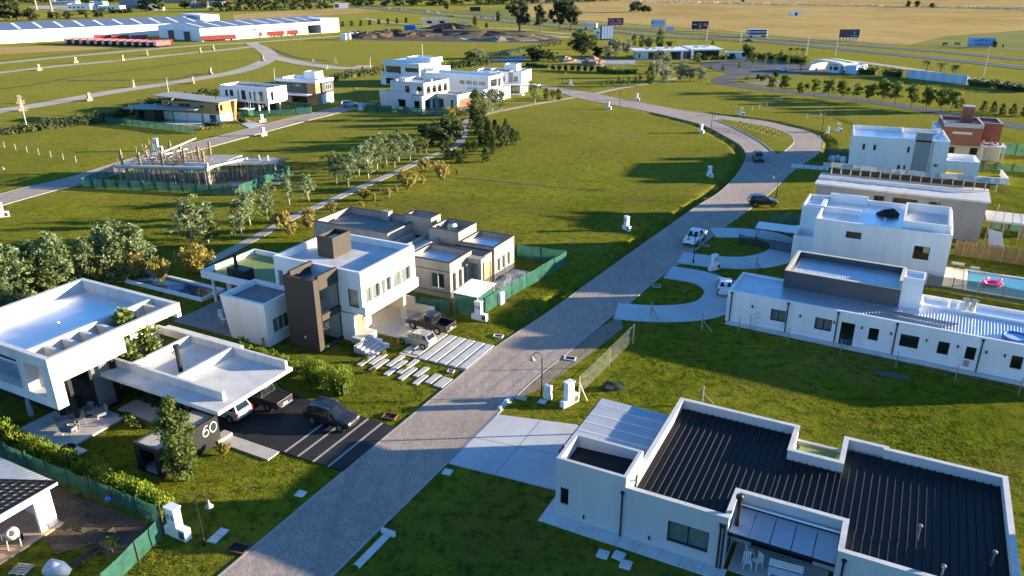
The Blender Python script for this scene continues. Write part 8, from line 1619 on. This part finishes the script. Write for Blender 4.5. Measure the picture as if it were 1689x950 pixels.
belt('tree_belt', [(347, 19.5), (400, 18.5), (470, 17), (548, 14.5)], 9, 4, 91); belt('tree_belt', [(560, 10), (640, 9.5), (740, 9), (860, 7), (960, 3.5), (1020, 1)], 8, 10, 92, 'leaf_dark'); belt('tree_belt', [(0, 6), (90, 4), (200, 2), (330, 3), (420, 5), (560, 4)], 12, 14, 93, 'leaf_dark', 1.4); belt('tree_belt', [(560, 1), (800, -1), (1000, -4)], 12, 14, 94, 'leaf_dark', 1.2); belt('tree_belt', [(120, 24), (160, 23), (230, 21)], 3.5, 3, 95, 'leaf_dark', .5)
# pale tufts standing in a line across the dry field
g = random.Random(5); cl = []; b0 = at(1100, 5)
for i in range(330):
    x = 1040 + i * 2.05; y = 3.5 + (x - 1040) * .0185 + g.uniform(-.8, .8); p = at(x, y) - b0; s_ = g.uniform(.7, 1.5); cl.append((p.x, p.y, s_ * .8, s_, s_, s_ * .8, 14))
o = inst('pampas_tufts', leaf_mesh('pampas_tufts', leaves(cl, .9, 5), 'wool')); o.location = b0; o['kind'] = 'stuff'
for i in range(16): plant('dark_bush', 'lot_bush', ORD[i] + ' small dark shrub in the lot rows beside the white warehouse', 'shrub', at(565 + (i % 8) * 15, 44.5 - (i % 8) * .95 - (i // 8) * 4.5), 1.8, 'small shrubs in the lot beside the warehouse', 1.2)
# cattle by the far fence
for i, (x, y) in enumerate(((1558, 75.5), (1577, 75), (1582, 75.5), (1654, 79))):
    c = thing('cow', ['dark cow left of the sky blue billboard, alone', 'dark cow in the pair left of the billboard, left one', 'dark cow in the pair left of the billboard, right one', 'dark cow right of the sky blue billboard'][i], 'cow', at(x, y), 20 * i, 'cows by the far fence')
    b = MB(); b.tube([(-1.0, 0, .95), (-.9, 0, 1.05), (-.2, 0, 1.0), (.6, 0, 1.08), (.95, 0, 1.2), (1.3, 0, 1.35), (1.7, 0, 1.1)], [.15, .34, .40, .38, .28, .2, .1], 10)
    for x_ in (-.75, .6):
        for y_ in (-.2, .2): b.tube([(x_, y_, 1.0), (x_ + .05, y_, .5), (x_, y_, 0)], [.14, .08, .06], 6)
    b.build('body', 'rubber', c, True)
# ================================================================== grass blades over the lawns (one mass, geometry nodes)
def build_grass():
    g = np.random.default_rng(4)
    def patch(name, size, dens, w, h, seed):
        q = np.random.default_rng(seed); n = int(size * size * dens); base = (q.random((n, 2)) - .5) * size; V = []
        cl = q.random(n)
        for k in range(4):
            a = q.random(n) * 6.283; lean = q.normal(size=(n, 2)) * .35; hh = h * (.55 + .7 * q.random(n)) * (.7 + .6 * cl); ww = w * (.7 + .6 * q.random(n))
            o = base + q.normal(size=(n, 2)) * .025; t = np.stack([np.cos(a), np.sin(a)], 1) * ww[:, None] / 2
            V.append(np.stack([np.c_[o - t, np.full(n, -.03)], np.c_[o + t, np.full(n, -.03)], np.c_[o + lean * hh[:, None], hh]], 1).reshape(-1, 3))
        V = np.concatenate(V); m_ = len(V); me = bpy.data.meshes.new(name); me.vertices.add(m_); me.vertices.foreach_set('co', V.astype('f').ravel()); me.loops.add(m_); me.loops.foreach_set('vertex_index', np.arange(m_, dtype='i')); me.polygons.add(m_ // 3); me.polygons.foreach_set('loop_start', np.arange(0, m_, 3, dtype='i')); me.materials.append(MAT['grass_blade']); me.update(calc_edges=True)
        return bpy.data.objects.new(name, me)
    def inside(P_, poly):
        x, y = P_[:, 0], P_[:, 1]; r_ = np.zeros(len(P_), bool); n = len(poly)
        bx = [p[0] for p in poly]; by = [p[1] for p in poly]; sel = (x > min(bx) - 2) & (x < max(bx) + 2) & (y > min(by) - 2) & (y < max(by) + 2)
        xs, ys = x[sel], y[sel]; c = np.zeros(len(xs), bool)
        for i in range(n):
            x0, y0 = bx[i], by[i]; x1, y1 = bx[(i + 1) % n], by[(i + 1) % n]
            if y0 == y1: continue
            c ^= ((y0 > ys) != (y1 > ys)) & (xs < (x1 - x0) * (ys - y0) / (y1 - y0) + x0)
        r_[sel] = c; return r_
    def near_line(P_, line, d):
        r_ = np.zeros(len(P_), bool)
        for a, b in zip(line, line[1:]):
            L2 = (b.x - a.x) ** 2 + (b.y - a.y) ** 2 + 1e-9; t = np.clip(((P_[:, 0] - a.x) * (b.x - a.x) + (P_[:, 1] - a.y) * (b.y - a.y)) / L2, 0, 1)
            r_ |= np.hypot(P_[:, 0] - a.x - t * (b.x - a.x), P_[:, 1] - a.y - t * (b.y - a.y)) < d
        return r_
    def points(y0, y1, step):
        out = []
        for y in np.arange(y0, y1, step):
            hw = y * .70 + 14; xs = np.arange(-hw, hw, step); out.append(np.c_[xs + (g.random(len(xs)) - .5) * step * .3, y + (g.random(len(xs)) - .5) * step * .3])
        return np.concatenate(out)
    street_poly = [(p.x, p.y) for p in SL + SU]; isl_poly = [(p.x, p.y) for p in island]
    for nm, y0, y1, step, variants in (('lawn_grass', 24, 112, 1.0, [('grass_patch', 1.1, 55, .04, .055)] * 3), ('meadow_grass', 112, 330, 2.0, [('grass_patch', 2.2, 9, .06, .07)] * 3)):
        P_ = points(y0, y1, step); k = ~(inside(P_, street_poly) & ~inside(P_, isl_poly))
        for ln, d in ((SL, step * .22), (SU, step * .22), (lroad, 3.1 + step * .4), (path_a, .8 + step * .35), (entry, 3.2 + step * .4)): k &= ~near_line(P_, ln, d)
        for ln in DITCH: k &= ~near_line(P_, ln, .75)
        for poly in EXCL: k &= ~inside(P_, [(p[0], p[1]) for p in poly])
        P_ = P_[k]; zg = np.full(len(P_), -.02)
        col = bpy.data.collections.new(nm + '_patches')
        for i, v in enumerate(variants): col.objects.link(patch(v[0], *v[1:], seed=i + 3))
        me = bpy.data.meshes.new(nm); me.vertices.add(len(P_)); me.vertices.foreach_set('co', np.c_[P_, zg].astype('f').ravel()); me.update()
        o = inst(nm, me); o['kind'] = 'stuff'
        ng = bpy.data.node_groups.new(nm, 'GeometryNodeTree'); ng.interface.new_socket('Geometry', in_out='INPUT', socket_type='NodeSocketGeometry'); ng.interface.new_socket('Geometry', in_out='OUTPUT', socket_type='NodeSocketGeometry')
        N = ng.nodes; gi = N.new('NodeGroupInput'); go = N.new('NodeGroupOutput'); ip = N.new('GeometryNodeInstanceOnPoints'); ci = N.new('GeometryNodeCollectionInfo'); ci.inputs['Collection'].default_value = col; ci.inputs['Separate Children'].default_value = True
        rv = N.new('FunctionNodeRandomValue'); rv.data_type = 'FLOAT_VECTOR'; rv.inputs[0].default_value = (0, 0, 0); rv.inputs[1].default_value = (0, 0, 6.283)
        rs = N.new('FunctionNodeRandomValue'); rs.inputs[2].default_value = .75; rs.inputs[3].default_value = 1.25
        ip.inputs['Pick Instance'].default_value = True
        cb = N.new('ShaderNodeCombineXYZ'); cb.inputs[0].default_value = 1; cb.inputs[1].default_value = 1
        ng.links.new(gi.outputs[0], ip.inputs['Points']); ng.links.new(ci.outputs[0], ip.inputs['Instance']); ng.links.new(rv.outputs[0], ip.inputs['Rotation']); ng.links.new(rs.outputs[1], cb.inputs[2]); ng.links.new(cb.outputs[0], ip.inputs['Scale']); ng.links.new(ip.outputs[0], go.inputs[0])
        md = o.modifiers.new('scatter', 'NODES'); md.node_group = ng
build_grass()
